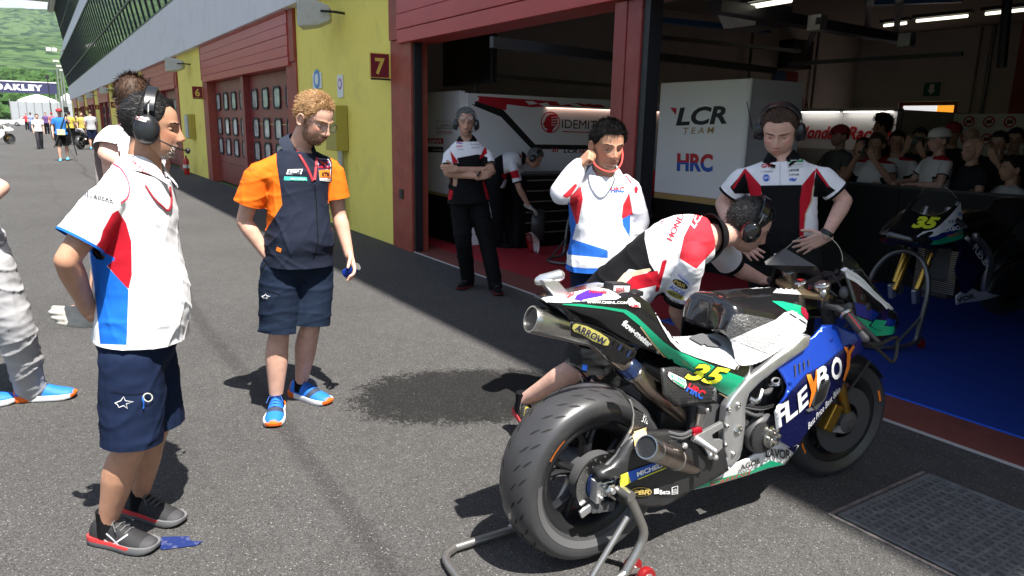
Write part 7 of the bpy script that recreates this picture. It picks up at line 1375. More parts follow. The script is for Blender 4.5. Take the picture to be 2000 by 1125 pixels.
    def mesh_end(c, d, r):
        d = unit(d); a, b, _ = frame_from(d); MB().lathe([(r * 0.9, 0), (r * 0.9, 0.002)], 28, c - d * 0.0035, d).build('end_plate', M_BLK, bk)
        mb = MB(); s_ = r / 5.5
        for i in range(-6, 7):
            for j in range(-7, 8):
                x = s_ * (i + 0.5 * (j % 2)); y = s_ * 0.87 * j
                if x * x + y * y > (r * 0.86) ** 2: continue
                hx = [(x + s_ * 0.5 * math.cos(q), y + s_ * 0.5 * math.sin(q)) for q in np.linspace(0.52, 0.52 + 2 * math.pi, 7)[:-1]]; hi = [(x + s_ * 0.45 * math.cos(q), y + s_ * 0.45 * math.sin(q)) for q in np.linspace(0.52, 0.52 + 2 * math.pi, 7)[:-1]]
                P = [c + a * u + b * w + d * 0.001 for u, w in hx] + [c + a * u + b * w + d * 0.001 for u, w in hi]; mb.add(P, [(k, (k + 1) % 6, 6 + (k + 1) % 6, 6 + k) for k in range(6)])
        mb.build('end_mesh', mat('mesh_steel', (0.14, 0.135, 0.13), 0.45, 0.8), bk); MB().lathe([(r * 1.03, -0.05), (r * 1.05, 0.0), (r * 1.0, 0.006), (r * 0.9, 0.006), (r * 0.88, -0.02)], 32, c, d, cap=False).build('end_rim', K_STEEL, bk, smooth=True)
    e0 = bl(*zG([(680, 440)])[0], -0.245); e1 = bl(*zG([(1160, 640)])[0], -0.13); d = unit(e0 - e1)
    pipe('lower_silencer', [e0, e0 * .8 + e1 * .2, e0 * .75 + e1 * .25, e0 * .45 + e1 * .55, e1, e1 - d * 0.06 + np.array([0, 0.03, 0])], [0.0415, 0.0415, 0.0415, 0.039, 0.031, 0.03], K_TI); mesh_end(e0 + d * 0.004, d, 0.042)
    for q in (0.06, 0.12, 0.5): MB().lathe([(0.0432, -0.003), (0.0434, 0.003)], 28, e0 * (1 - q) + e1 * q, d).build('silencer_band', K_STEEL, bk)
    panel('exhaust_shield', zG([(860, 385), (920, 378), (1090, 460), (1200, 580), (1190, 640), (1100, 600), (980, 540), (900, 440)]), -0.20, K_SWA, bk, 0.01, mirror=False); 
    u0 = bl(1041, 624, -0.0); u1 = bl(1112, 640, -0.01); d = unit(u0 - u1)
    pipe('upper_silencer', [u0, u0 * .6 + u1 * .4, u1, bl(1160, 655, -0.02)], [0.048, 0.049, 0.049, 0.044], K_STEEL); mesh_end(u0 + d * 0.004, d, 0.046)
    pipe('link_pipe', [bl(1150, 652, -0.01), bl(1195, 690, -0.03), bl(1228, 716, -0.055), bl(1255, 745, -0.065), bl(1290, 775, -0.07), bl(1330, 812, -0.05)], [0.036, 0.034, 0.033, 0.040, 0.041, 0.03], K_TI)
    pipe('weld_collar', [bl(1222, 711, -0.052), bl(1236, 724, -0.058)], [0.0385, 0.0385], K_BLUED); pipe('weld_collar', [bl(1237, 725, -0.0585), bl(1242, 731, -0.060)], [0.0415, 0.0415], K_STEEL)
    sh = panel('heat_shield', zA([(352, 405), (430, 412), (560, 470), (700, 540), (838, 615), (825, 665), (750, 722), (620, 690), (560, 620), (470, 545), (355, 510)]), lambda x, z: -0.120 + 0.8 * abs(z - (0.97 - 0.62 * (x + 0.06))) ** 1.5, K_BLK, bk, 0.006, dens=0.02)
    bpy.context.view_layer.update(); S = Surf([sh]); 
    w_ = [(370, 425), (390, 415), (470, 435), (560, 480), (620, 520), (636, 550), (625, 575), (600, 575), (520, 545), (430, 492), (380, 475), (363, 450)]; decal_px(S, *poly2d(zA(w_)), 'sticker', mat('sticker_pale_yellow', (0.66, 0.60, 0.16), 0.4), bk, off=0.004); text_px(S, 'ARROW', zA([(378, 458)])[0], zA([(595, 572)])[0], 13, mat('print_navy2', (0.02, 0.02, 0.09), 0.4), bk, bold=0.03, off=0.006)
    for i in range(5): decal_px(S, *poly2d(zA([(665 + 33 * i, 565 + 25 * i), (690 + 33 * i, 545 + 20 * i), (694 + 33 * i, 556 + 20 * i), (676 + 33 * i, 585 + 25 * i), (660 + 33 * i, 588 + 25 * i)])), 'vent_slot', K_BLUED if i % 2 else M_BLK, bk, off=0.004)
    # ---- tail and seat unit
    U = [(1060, 585, -.030), (1098, 592, -.070), (1146, 590, -.090), (1200, 584, -.105), (1240, 579, -.112), (1262, 590, -.120), (1280, 612, -.126), (1297, 640, -.132), (1335, 685, -.142), (1378, 705, -.150), (1440, 722, -.158), (1470, 723, -.160)]
    Lo = [(1063, 590, -.022), (1098, 612, -.045), (1125, 632, -.060), (1160, 640, -.075), (1195, 655, -.085), (1225, 672, -.092), (1270, 686, -.100), (1315, 707, -.115), (1355, 735, -.125), (1395, 762, -.132), (1420, 778, -.135), (1445, 790, -.135)]
    Uc = np.array([bl(*p) for p in U]); Lc = np.array([bl(*p) for p in Lo]); Mc = (Uc + Lc) / 2 + np.array([0, -0.012, 0]); Cc = Uc.copy(); Cc[:, 1] = 0; Cc[:, 2] += np.array([0.004, .010, .014, .016, .016, .010, .004, .008, .022, .050, 0.10, 0.12])
    Uin = Uc.copy(); Uin[:, 1] *= 0.86; Uin[:, 2] += np.array([0.003, .006, .008, .009, .009, .006, .004, .005, .010, .022, 0.045, 0.05])
    tail = loftbody('tail_unit', [Cc, Uin, Uc, Mc, Lc], K_BLK, bk, 44, 18)
    # ---- tank
    tkp = [[(1380, 642, 0), (1388, 600, 0), (1398, 578, 0), (1440, 572, 0), (1480, 569, 0), (1520, 566, 0), (1550, 564, 0), (1576, 574, 0)],
           [(1396, 647, -.07), (1410, 605, -.07), (1418, 586, -.07), (1450, 583, -.075), (1485, 581, -.08), (1520, 578, -.08), (1550, 576, -.07), (1574, 582, -.055)],
           [(1409, 650, -.105), (1424, 612, -.11), (1432, 600, -.115), (1458, 602, -.135), (1490, 606, -.15), (1520, 603, -.15), (1550, 598, -.135), (1576, 600, -.11)],
           [(1418, 655, -.12), (1430, 640, -.135), (1440, 632, -.145), (1460, 640, -.165), (1485, 650, -.172), (1515, 646, -.172), (1548, 628, -.16), (1577, 617, -.135)],
           [(1425, 662, -.13), (1434, 668, -.145), (1442, 676, -.155), (1460, 686, -.165), (1485, 686, -.17), (1515, 672, -.17), (1550, 648, -.162), (1574, 640, -.14)],
           [(1428, 668, -.135), (1434, 695, -.15), (1442, 712, -.16), (1462, 714, -.165), (1487, 706, -.168), (1515, 690, -.168), (1552, 664, -.16), (1572, 650, -.14)]]
    tk = [[bl(*p) for p in c] for c in tkp]
    tank = loftbody('tank_cover', [np.array(c) for c in tk], K_BLK, bk, 36, 26)
    bpy.context.view_layer.update(); S = Surf([tail, tank])
    dp = lambda pts, m, nm='paint', off=0.002: decal_px(S, *poly2d(pts), nm, m, bk, off=off, maxpx=7)
    dp(zA([(142, 236), (200, 225), (340, 205), (430, 180), (560, 160), (640, 175), (722, 225), (690, 242), (500, 252), (300, 268), (180, 262)]), K_WHT)
    dp(zA([(400, 218), (480, 180), (600, 200), (585, 222), (430, 254), (380, 250)]), mat('print_violet', (0.07, 0.02, 0.30), 0.3), 'print', 0.004)
    text_px(S, 'GIVI', zA([(325, 240)])[0], zA([(385, 228)])[0], 8, M_LOGOR, bk, bold=0.03, off=0.005); text_px(S, 'Honda', zA([(490, 205)])[0], zA([(620, 210)])[0], 8, M_LOGOR, bk, bold=0.03, shear=0.2, off=0.006); text_px(S, 'WWW.CMSNL.COM', zA([(470, 270)])[0], zA([(762, 274)])[0], 4.6, M_LOGOW, bk, bold=0.03, off=0.004)
    dp(zA([(775, 235), (800, 228), (830, 258), (858, 270), (862, 300), (820, 300), (780, 285), (762, 262)]), M_LOGOW, 'print', 0.004); text_px(S, 'CMS', zA([(788, 296)])[0], zA([(850, 298)])[0], 6, M_LOGOR, bk, bold=0.03, off=0.007)
    dp(zA([(290, 274), (430, 276), (600, 296), (760, 318), (830, 360), (1030, 548), (1110, 605), (1185, 640), (1280, 680), (1500, 770), (1500, 900), (1390, 850), (1250, 760), (1180, 740), (1085, 690), (985, 590), (880, 450), (740, 338), (600, 312), (300, 282)]), K_GRN)
    dp(zC([(520, 245), (655, 292), (545, 425), (480, 395), (300, 290), (180, 210), (220, 190)]), K_GRN)
    for pts in (zA([(862, 440), (985, 598), (1085, 697), (1180, 748), (1330, 835)]), zC([(400, 360), (470, 402), (540, 440)])): decal_px(S, *stroke(curve_px(pts), 2.6), 'gold_line', K_GLD, bk, off=0.004)
    S_t, S_k = Surf([tail]), Surf([tank])
    decal_px(S_t, *poly2d(zA([(862, 200), (905, 205), (960, 262), (985, 300), (1010, 372), (1065, 440)]) + zB([(150, 720), (262, 715), (330, 740), (420, 780), (560, 845), (640, 1000), (590, 1060), (440, 1012), (300, 968), (190, 925), (110, 850)]) + zA([(1020, 440), (985, 372), (945, 290), (900, 240)])), 'paint', K_WHT, bk, off=0.0028, maxpx=3)
    decal_px(S_k, *poly2d(zB([(545, 835), (880, 690), (940, 640), (1000, 625), (1080, 640), (1130, 682), (1115, 735), (1090, 775), (960, 870), (830, 962), (700, 1040), (590, 1056), (570, 1000), (555, 900)])), 'paint', K_WHT, bk, off=0.0028, maxpx=3)
    text_px(S, 'flow-meter', zA([(722, 420)])[0], zA([(930, 592)])[0], 12, M_LOGOW, bk, bold=0.05, off=0.004)
    # seat foam and tank pads
    dp(zA([(1002, 318), (1080, 390), (1150, 452), (1340, 515), (1430, 565), (1452, 592), (1440, 607), (1350, 600), (1330, 582), (1310, 592), (1230, 548), (1160, 492), (1060, 440), (1010, 395)]), K_SUEDE, 'seat_foam', 0.010) if False else decal_px(S_t, *poly2d(zA([(1002, 318), (1080, 390), (1150, 452), (1340, 515), (1430, 565), (1452, 592), (1440, 607), (1350, 600), (1330, 582), (1310, 592), (1230, 548), (1160, 492), (1060, 440), (1010, 395)])), 'seat_foam', K_SUEDE, bk, off=0.010)
    dp(zB([(510, 795), (570, 655), (640, 650), (870, 690), (545, 832)]), mat('clear_dimpled_pad', (0.07, 0.07, 0.07), 0.25, bump=1.0, bscale=120, bdist=0.006, var=0.5, vscale=60), 'knee_pad', 0.004)
    dp(zB([(545, 835), (870, 696), (1020, 740), (1032, 790), (830, 942), (700, 890)]), mat('white_dimpled_pad', (0.62, 0.62, 0.61), 0.45, bump=1.0, bscale=140, bdist=0.006, dirt=(0.4, 0.4, 0.4), dirt_scale=9, dirt_amt=0.6), 'knee_pad', 0.004)
    dp(zB([(850, 558), (930, 562), (1060, 590), (1135, 640), (1120, 692), (1075, 672), (1000, 625), (960, 628), (900, 590)]), K_GRN, 'paint', 0.003); dp(zB([(1060 + 0, 600), (1085, 605), (1112, 650), (1110, 690), (1090, 680), (1060, 640)]), mat('print_crimson', (0.25, 0.01, 0.03), 0.3), 'badge', 0.005)
    dp(zB([(690, 470), (760, 455), (880, 450), (960, 442), (1060, 470), (1105, 505), (1090, 512), (960, 505), (860, 498), (900, 455)]), K_WHT, 'paint', 0.0025)
    for a in ((975, 645), (1045, 685)): decal_px(S, *stroke(zB([a, (a[0] + 52, a[1] + 32)]), 2.0), 'slot', M_BLK, bk, off=0.005)
    for p in ((1285, 686), (1498, 716), (1437, 718)):
        h = S.hit(*p, 0.001)
        if h is not None: MB().lathe([(0.009, -0.002), (0.009, 0.005), (0.004, 0.006)], 10, root_m(bk).inverted() @ Vector(h), (0.1, -1, 0.1)).build('screw', K_STEEL, bk)
    # transponder box and camera mount on the tail
    q = bl(1205, 560, -0.03); MB().box(q + np.array([0, 0, 0.0]), (0.085, 0.055, 0.030), rot=roty(0.1)).build('transponder', M_BLK, bk, bevel=0.006); MB().box(q + np.array([-0.002, -0.029, 0.0]), (0.07, 0.003, 0.018), rot=roty(0.1)).build('label_plate', M_LOGOW, bk); text_plane('SENA', q + np.array([-0.03, -0.032, -0.006]), (1, 0, 0), (0, 0, 1), 0.012, M_LOGOR, bk, bold=0.02); MB().box(bl(1238, 572, -0.04), (0.05, 0.05, 0.018)).build('clip', M_BLK, bk, bevel=0.004)
    c0 = bl(1092, 578, 0.0); MB().loft([[(c0[0] + x - sx_, y, c0[2] + z) for x, y in ((-.035, -.02), (.03, -.02), (.03, .02), (-.035, .02))] for x_, z, sx_ in ((0, -0.02, -0.01), (0, 0.01, 0.0), (0, 0.045, 0.035), (0, 0.065, 0.045))]).build('camera_bracket', K_ALU, bk, bevel=0.006)
    m0, m1 = bl(1053, 549, 0.02), bl(1092, 538, -0.01); MB().tube([m0, m0 * .9 + m1 * .1, m1], [0.017, 0.021, 0.020], 20, True).build('camera', K_ALU, bk, smooth=True)
    # ---- carbon airbox cover, engine, frame
    ab = panel('airbox_cover', zA([(1015, 745), (1110, 735), (1190, 745), (1330, 830), (1412, 890), (1418, 1000), (1250, 1012), (1110, 1025), (1030, 940)]), lambda x, z: -0.125 - 0.02 * math.sin(min(max((z - 0.55) / 0.2, 0), 1) * math.pi), K_CARB, bk, 0.01)
    bpy.context.view_layer.update(); S = Surf([ab]); decal_px(S, *poly2d(zA([(1070, 772), (1190, 830), (1198, 870), (1185, 892), (1160, 885), (1085, 830), (1062, 800)])), 'sticker', M_LOGOW, bk, off=0.004); decal_px(S, *poly2d(zA([(1080, 790), (1185, 838), (1190, 866), (1180, 884), (1160, 878), (1092, 826)])), 'sticker', mat('sticker_green', (0.05, 0.45, 0.2), 0.4), bk, off=0.006); text_px(S, 'DRACO', zA([(1090, 822)])[0], zA([(1182, 876)])[0], 6, M_LOGOW, bk, bold=0.03, off=0.008); hrc_px(S, zA([(1195, 910)])[0], zA([(1315, 972)])[0], 17, bk)
    S = Surf([tail, tank, ab])
    for off, bo, m in ((0.0045, 0.075, M_LOGOK), (0.0065, 0.035, K_YEL)): text_px(S, '35', zC([(205, 290)])[0], zC([(495, 345)])[0], 34, m, bk, 'race_number', bold=bo, off=off, shear=0.35, skew=(0.35, -0.9))
    MB().b2((0.44, -0.115, 0.40), (1.06, 0.115, 0.74)).build('engine_block', K_GREY, bk, bevel=0.03); MB().b2((0.55, -0.105, 0.26), (1.02, 0.105, 0.40)).build('crankcase', M_DKS, bk, bevel=0.02); MB().b2((0.30, -0.07, 0.45), (0.50, 0.07, 0.72)).build('shock_mount', M_BLK, bk, bevel=0.02)
    fr = zC([(1120, -25), (1105, 45), (1080, 75), (880, 212), (740, 322), (665, 400), (640, 500), (640, 620), (618, 800), (600, 860), (545, 930), (470, 932), (505, 860), (478, 800), (480, 640), (500, 490), (545, 420), (660, 285), (830, 158), (1000, 40), (1060, -25)])
    fp_ = panel('frame_spar', fr, lambda x, z: -0.150 - 0.055 * min(max((x - 0.58) / 0.45, 0), 1), K_ALU, bk, 0.04, dens=0.05, bevel=0.008)
    bpy.context.view_layer.update(); S = Surf([fp_])
    for p, r_ in (((605, 492), 0.012), ((540, 525), 0.012), ((605, 675), 0.02), ((520, 645), 0.009), ((510, 782), 0.009), ((568, 850), 0.010)):
        h = S.hit(*zC([p])[0], 0.0)
        if h is not None: MB().lathe([(r_, -0.004), (r_, 0.006), (r_ * 0.7, 0.009), (r_ * 0.6, 0.003)], 6 if r_ > .015 else 14, root_m(bk).inverted() @ Vector(h), (0, -1, 0)).build('frame_bolt', K_STEEL, bk)
    c = bl(*zC([(760, 690)])[0], -0.150); MB().lathe([(0.085, 0), (0.085, 0.02), (0.074, 0.035), (0.05, 0.045)], 36, c, (0, -1, 0)).build('clutch_cover', K_GREY, bk, smooth=True); c2 = c + np.array([-0.02, -0.03, 0.0]); MB().lathe([(0.066, 0), (0.066, 0.012), (0.05, 0.018)], 36, c2, (0, -1, 0)).build('carbon_cover', K_CARB, bk, smooth=True)
    c3 = c + np.array([0.012, -0.048, 0.0]); MB().lathe([(0.048, 0), (0.048, 0.008), (0.03, 0.012), (0.028, 0.004), (0.002, 0.004)], 36, c3, (0, -1, 0)).build('clutch_plate', K_STEEL, bk, smooth=True)
    for i in range(6): a = i * math.pi / 3; MB().lathe([(0.009, 0), (0.009, 0.016), (0.006, 0.018)], 12, c3 + np.array([0.030 * math.cos(a), -0.006, 0.030 * math.sin(a)]), (0, -1, 0)).build('clutch_bolt', K_STEEL, bk, smooth=True)
    for i, (a, b, m, r_) in enumerate((((640, 490), (870, 492), M_BLK, .006), ((640, 505), (860, 500), K_GREY, .006), ((700, 470), (780, 380), K_STEEL, .011), ((760, 400), (850, 350), K_GREY, .012), ((640, 530), (780, 560), K_GREY, .008), ((690, 440), (760, 450), K_STEEL, .009), ((850, 340), (920, 300), K_ALU, .008), ((900, 430), (930, 300), M_BLK, .007))):
        p0, p1 = bl(*zC([a])[0], -0.165), bl(*zC([b])[0], -0.17); MB().tube(spline([p0, (p0 + p1) / 2 + np.array([0, -0.012, -0.008]), p1], 10), r_, 8).build('hose' if m in (M_BLK, K_GREY) else 'fitting', m, bk, smooth=True)
    MB().tube(spline([bl(*p, -0.19) for p in zC([(850, 315), (870, 295), (905, 300), (900, 330), (870, 335), (850, 318)])], 20), 0.004, 6).build('cable_loop', K_ALU, bk)
    # foot peg hanger, brake cylinder, peg
    panel('foot_peg_hanger', zC([(275, 715), (330, 690), (480, 612), (492, 648), (405, 702), (412, 742), (482, 742), (482, 800), (440, 840), (430, 885), (395, 880), (350, 800), (300, 770), (265, 755)]), -0.205, K_ALU, bk, 0.016, mirror=False, bevel=0.004)
    MB().tube([bl(*zC([(300, 735)])[0], -0.215), bl(*zC([(440, 830)])[0], -0.275)], [0.013, 0.010], 12, True).build('foot_peg', K_ALU, bk, smooth=True)
    MB().tube([bl(*zC([(315, 640)])[0], -0.19), bl(*zC([(335, 545)])[0], -0.19)], [0.016, 0.020], 14).build('brake_cylinder', K_STEEL, bk, smooth=True); MB().lathe([(0.018, 0), (0.020, 0.01), (0.014, 0.03)], 14, bl(*zC([(333, 560)])[0], -0.19), (0, 0, 1)).build('reservoir_cap', M_BLK, bk, smooth=True); MB().tube([bl(*zC([(262, 690)])[0], -0.20), bl(*zC([(325, 672)])[0], -0.20)], 0.014, 12).build('adjuster', K_REDA, bk, smooth=True)
    for a, b in (((90, 690), (265, 680)), ((90, 715), (270, 700))): p0, p1 = bl(*zC([a])[0], -0.17), bl(*zC([b])[0], -0.2); MB().tube(spline([p0, (p0 + p1) / 2 + np.array([0, -0.01, -0.01]), p1], 10), 0.007, 8).build('brake_hose', K_GREY, bk, smooth=True)
    for p, r_, m in (((400, 860), .016, K_STEEL), ((440, 875), .012, K_ALU), ((215, 790), .012, K_ALU), ((380, 530), .010, K_STEEL)): q = bl(*zC([p])[0], -0.205); MB().ell(q, r_, nu=12, nv=8).build('joint', m, bk, smooth=True)
    # ---- fairing
    ca, cb = bl(*zC([(880, 520)])[0], -.25), bl(*zC([(1430, 45)])[0], -.25)
    def ff(x, z):
        d_ = z - (ca[2] + (cb[2] - ca[2]) * (x - ca[0]) / (cb[0] - ca[0])); return -0.232 - 0.02 * min(max((x - 0.8) / 0.4, 0), 1) + (0.62 * max(d_, 0) if d_ > 0 else 0.16 * -d_)
    fair = panel('side_fairing', zC([(885, 208), (960, 140), (1020, 90), (1120, 20), (1150, -10)]) + zB([(1130, 850), (1230, 735), (1330, 730), (1480, 800), (1540, 860), (1510, 910), (1430, 970)]) + zC([(1400, 250), (1350, 380), (1310, 440), (1210, 560), (1110, 680), (1050, 765), (985, 800), (900, 748), (888, 650), (880, 530), (952, 350), (940, 300)]), ff, K_BLUE, bk, 0.01, dens=0.022)
    bpy.context.view_layer.update(); S = Surf([fair]); dq = lambda pts, m, nm='paint', off=0.003: decal_px(S, *poly2d(pts), nm, m, bk, off=off, maxpx=7)
    dq(zC([(880, 530), (1000, 380), (1100, 265), (1240, 190), (1330, 110), (1430, 40), (1445, 160), (1400, 250), (1350, 380), (1310, 440), (1210, 560), (1110, 680), (1050, 765), (985, 800), (900, 748), (888, 650)]), K_NAVY)
    tx = lambda s, a, b, h, m, sk=None, **k: text_px(S, s, zC([a])[0], zC([b])[0], h, m, bk, bold=k.pop('bold', 0.03), off=0.0065, skew=sk, **k)
    tx('F', (892, 655), (960, 600), 38, M_LOGOW, (-0.12, -1)); tx('L', (950, 612), (1035, 545), 38, M_LOGOW, (-0.10, -1)); tx('E', (1045, 540), (1112, 470), 38, M_LOGOW, (-0.10, -1)); tx('B', (1180, 385), (1262, 315), 38, M_LOGOW, (-0.08, -1)); tx('O', (1285, 310), (1362, 270), 40, M_LOGOW, (-0.06, -1))
    dq(zC([(1100, 272), (1130, 268), (1150, 320), (1172, 232), (1178, 240), (1166, 380), (1122, 500), (1114, 502), (1132, 390)]), K_ORG, 'print', 0.0075); dq(zC([(1375, 70), (1395, 68), (1405, 90), (1440, 45), (1450, 62), (1420, 110), (1412, 215), (1372, 312), (1364, 300), (1390, 200), (1392, 110)]), K_ORG, 'print', 0.0075)
    tx('Best Price Best Bike', (1112, 665), (1345, 385), 12, M_LOGOW, (-0.10, -1), bold=0.0, shear=0.2)
    for i in range(4): dq(zC([(1014 + 33 * i, 200 - 12 * i), (1024 + 33 * i, 190 - 12 * i), (1028 + 32 * i, 275 - 24 * i), (1022 + 32 * i, 300 - 28 * i)]), M_BLK, 'vent_slot', 0.004)
    for i in range(12): dq(zC([(1152 + 4 * i, 478 - 15 * i), (1228 + 3.4 * i, 428 - 12 * i), (1228 + 3.4 * i, 436 - 12 * i), (1152 + 4 * i, 488 - 15 * i)]), M_BLK, 'louvre', 0.009)
    dq(zC([(1140, 485), (1150, 430), (1200, 330), (1262, 290), (1275, 330), (1240, 440), (1170, 530)]), K_GREY, 'louvre_bed', 0.0055)
    dq(zC([(1090, 520), (1130, 500), (1155, 520), (1110, 535)]), K_ALU, 'scoop', 0.008)
    for p in ((985, 335), (1290, 14)): 
        h = S.hit(*zC([p])[0], 0.0)
        if h is not None: MB().lathe([(0.009, -0.002), (0.009, 0.004), (0.004, 0.005)], 12, root_m(bk).inverted() @ Vector(h), (0, -1, 0.1)).build('screw', K_BLUE, bk)
    belly = panel('belly_pan', zC([(405, 905), (430, 935), (560, 935), (680, 880), (760, 830), (890, 748), (980, 748), (1045, 785), (1000, 850), (940, 925), (820, 950), (640, 1010), (400, 1080), (180, 1125), (130, 1140), (300, 1040), (390, 985)]), lambda x, z: -0.130 - 0.22 * max(0, min(z - 0.16, 0.3)), K_WHT, bk, 0.01, dens=0.04)
    bpy.context.view_layer.update(); S = Surf([belly])
    dq(zC([(840, 895), (940, 922), (820, 950), (640, 1010), (400, 1080), (180, 1125), (130, 1140), (300, 1050), (420, 1040), (700, 970)]), K_GRN); tx('AGOS', (612, 965), (765, 905), 9, M_LOGOK, None, shear=0.3); tx('LAVOR', (800, 865), (985, 880), 18, M_LOGOK, (-0.15, -1), shear=0.2); tx('Castrol', (400, 1075), (700, 985), 8, M_LOGOR, None, shear=0.3, bold=0.0)
    dq(zC([(985, 800), (1040, 785), (1010, 840), (960, 800)]), K_NAVY, 'paint', 0.004)
    MB().b2((0.80, -0.13, 0.34), (1.02, 0.13, 0.66)).build('radiator', M_DKS, bk, bevel=0.01)
    # ---- nose cowl and screen
    L = [[(1.68, 0, .735), (1.58, -.13, .725), (1.45, -.205, .72), (1.31, -.235, .72), (1.24, -.247, .735), (1.18, -.25, .755)], [(1.72, 0, .79), (1.60, -.155, .765), (1.46, -.22, .755), (1.33, -.235, .765), (1.24, -.247, .78), (1.18, -.25, .80)], [(1.70, 0, .85), (1.60, -.145, .81), (1.48, -.208, .815), (1.36, -.215, .855), (1.26, -.222, .90), (1.17, -.215, .93)], [(1.62, 0, .90), (1.53, -.152, .85), (1.45, -.188, .875), (1.33, -.19, .943), (1.23, -.185, 1.012), (1.145, -.167, 1.058)]]
    L.append([(1.52, 0, 1.00), (1.455, -.095, .965), (1.405, -.135, .955), (1.315, -.162, .985), (1.225, -.170, 1.032), (1.148, -.160, 1.066)])
    nose = loftbody('nose_cowl', [np.array(c) for c in L], K_BLK, bk, 26, 16, centre=False)
    moto_nose(np.array(L), bk, 0.74)
    SC = [L[4], [(1.44, 0, 1.06), (1.42, -.08, 1.00), (1.37, -.12, .99), (1.30, -.148, 1.00), (1.23, -.158, 1.035), (1.155, -.157, 1.068)], [(1.19, 0, 1.18), (1.19, -.04, 1.175), (1.19, -.075, 1.16), (1.185, -.11, 1.135), (1.175, -.135, 1.105), (1.16, -.148, 1.085)]]
    e_ = np.array(SC[2]); MB().tube(spline(np.vstack([e_[::-1], (e_ * [1, -1, 1])[1:]]), 40), 0.0013, 6).build('screen_edge', K_EDGE, bk, smooth=True)
    scn = loftbody('windscreen', [np.array(c) for c in SC], K_SCREEN, bk, 18, 10, thick=0.003, centre=False)
    for s_ in (1, -1): MB().tube(spline(np.array(L[3]) * [1, s_, 1] + [0, -.004 * s_, 0], 30)[6:], np.linspace(0.006, 0.016, 24), 8, flat=0.5).build('cowl_trim', K_WHT, bk, smooth=True)
    bpy.context.view_layer.update(); S = Surf([nose])
    dq(zB([(1375, 322), (1392, 318), (1510, 405), (1640, 520), (1700, 605), (1690, 618), (1640, 560), (1490, 440), (1410, 372)]), K_WHT); dq(zB([(1690, 618), (1702, 606), (1700, 660), (1660, 740), (1640, 775), (1558, 738), (1600, 690), (1660, 620)]), K_NAVY); dq(zB([(1604, 690), (1690, 700), (1660, 745), (1632, 772), (1566, 736)]), K_GRN, 'paint', 0.005); text_px(S, 'rizoma', zB([(1385, 290)])[0], zB([(1490, 385)])[0], 8, M_LOGOW, bk, bold=0.02, off=0.005)
    MB().loft([[(1.16, -.045, .925), (1.16, .045, .925), (1.17, .045, .955), (1.17, -.045, .955)], [(1.34, -.06, .985), (1.34, .06, .985), (1.35, .06, .995), (1.35, -.06, .995)]]).build('dash_panel', K_CARB, bk, bevel=0.004)
    cp = [bl(*p, y) for p, y in zip(zB([(800, 265), (810, 290), (960, 345), (1100, 350), (1230, 370), (1180, 300), (1090, 250), (950, 168), (935, 175)]), (.16, .15, .10, .04, -.02, .0, .06, .14, .15))]; MB().add(cp, [tuple(range(len(cp)))]).build('carbon_shroud', K_CARB, bk)
    # ---- fork, clamp, handlebars
    for s, p in ((1, (985, 345)), (-1, (1225, 445))):
        q = bl(*zB([p])[0], 0.105 * s); ax = unit(np.array([-0.40, 0, 0.92])); MB().lathe([(0.030, -0.09), (0.030, -0.012), (0.033, -0.010), (0.033, 0.010), (0.027, 0.014), (0.018, 0.014), (0.014, 0.018)], 28, q, ax).build('fork_cap', K_STEEL, bk, smooth=True)
        bot = np.array([1.435 - 0.02 * s * 0, 0.085 * s + 0.01, 0.30]); top = q - ax * 0.03; MB().tube([top, top * .45 + bot * .55], 0.028, 18).build('fork_tube', K_GREY, bk, smooth=True); MB().tube([top * .47 + bot * .53, bot + np.array([-0.01, 0, 0.04])], [0.026, 0.024], 18).build('fork_leg', K_GOLDF, bk, smooth=True)
    q = bl(*zB([(1065, 430)])[0], 0.0); MB().lathe([(0.028, -0.02), (0.028, 0.012), (0.022, 0.016)], 24, q, (-0.4, 0, 0.92)).build('stem_nut', K_STEEL, bk, smooth=True)
    qa, qb = bl(*zB([(985, 380)])[0], 0.105), bl(*zB([(1225, 480)])[0], -0.105); mb = MB()
    cpl = [qa + (-.045, .04, -.01), qa + (.04, .03, -.012), q + (.05, 0, -.03), qb + (.04, -.03, -.01), qb + (-.045, -.04, -.01), q + (-.055, 0, -.03)]; mb.loft([np.array(cpl), np.array(cpl) - [0, 0, 0.022]]); mb.build('top_clamp', K_BRZ, bk, bevel=0.006)
    for p in ((1060, 398), (1120, 465)): MB().box(bl(*zB([p])[0], 0.0), (0.02, 0.018, 0.004)).build('tape_mark', K_REDT, bk)
    g0, g1 = bl(*zB([(1340, 610)])[0], -0.20), bl(*zB([(1540, 830)])[0], -0.325); ga = bl(*zB([(1390, 640)])[0], -0.225)
    MB().tube([bl(*zB([(1240, 590)])[0], -0.12), g0, ga], 0.013, 12).build('clip_on', K_GREY, bk, smooth=True); MB().tube([ga, ga * .3 + g1 * .7], [0.0175, 0.0165], 16, True).build('grip', M_BLK, bk, smooth=True); MB().tube([ga * .28 + g1 * .72, g1], [0.013, 0.016], 14, True).build('bar_end', K_GREY, bk, smooth=True); MB().lathe([(0.028, 0), (0.031, 0.006), (0.028, 0.012)], 20, ga, unit(g1 - ga)).build('throttle_ring', K_STEEL, bk, smooth=True)
    gd_ = (g1 - ga); MB().box(ga + gd_ * 0.42 + np.array([0, -0.004, 0.0155]), (0.020, 0.002, 0.085), rot=np.stack(frame_from(gd_), 1)).build('grip_label', M_LOGOR, bk); MB().box(ga + gd_ * 0.42 + np.array([0, -0.005, 0.0168]), (0.014, 0.002, 0.078), rot=np.stack(frame_from(gd_), 1)).build('grip_label', K_GREY, bk)
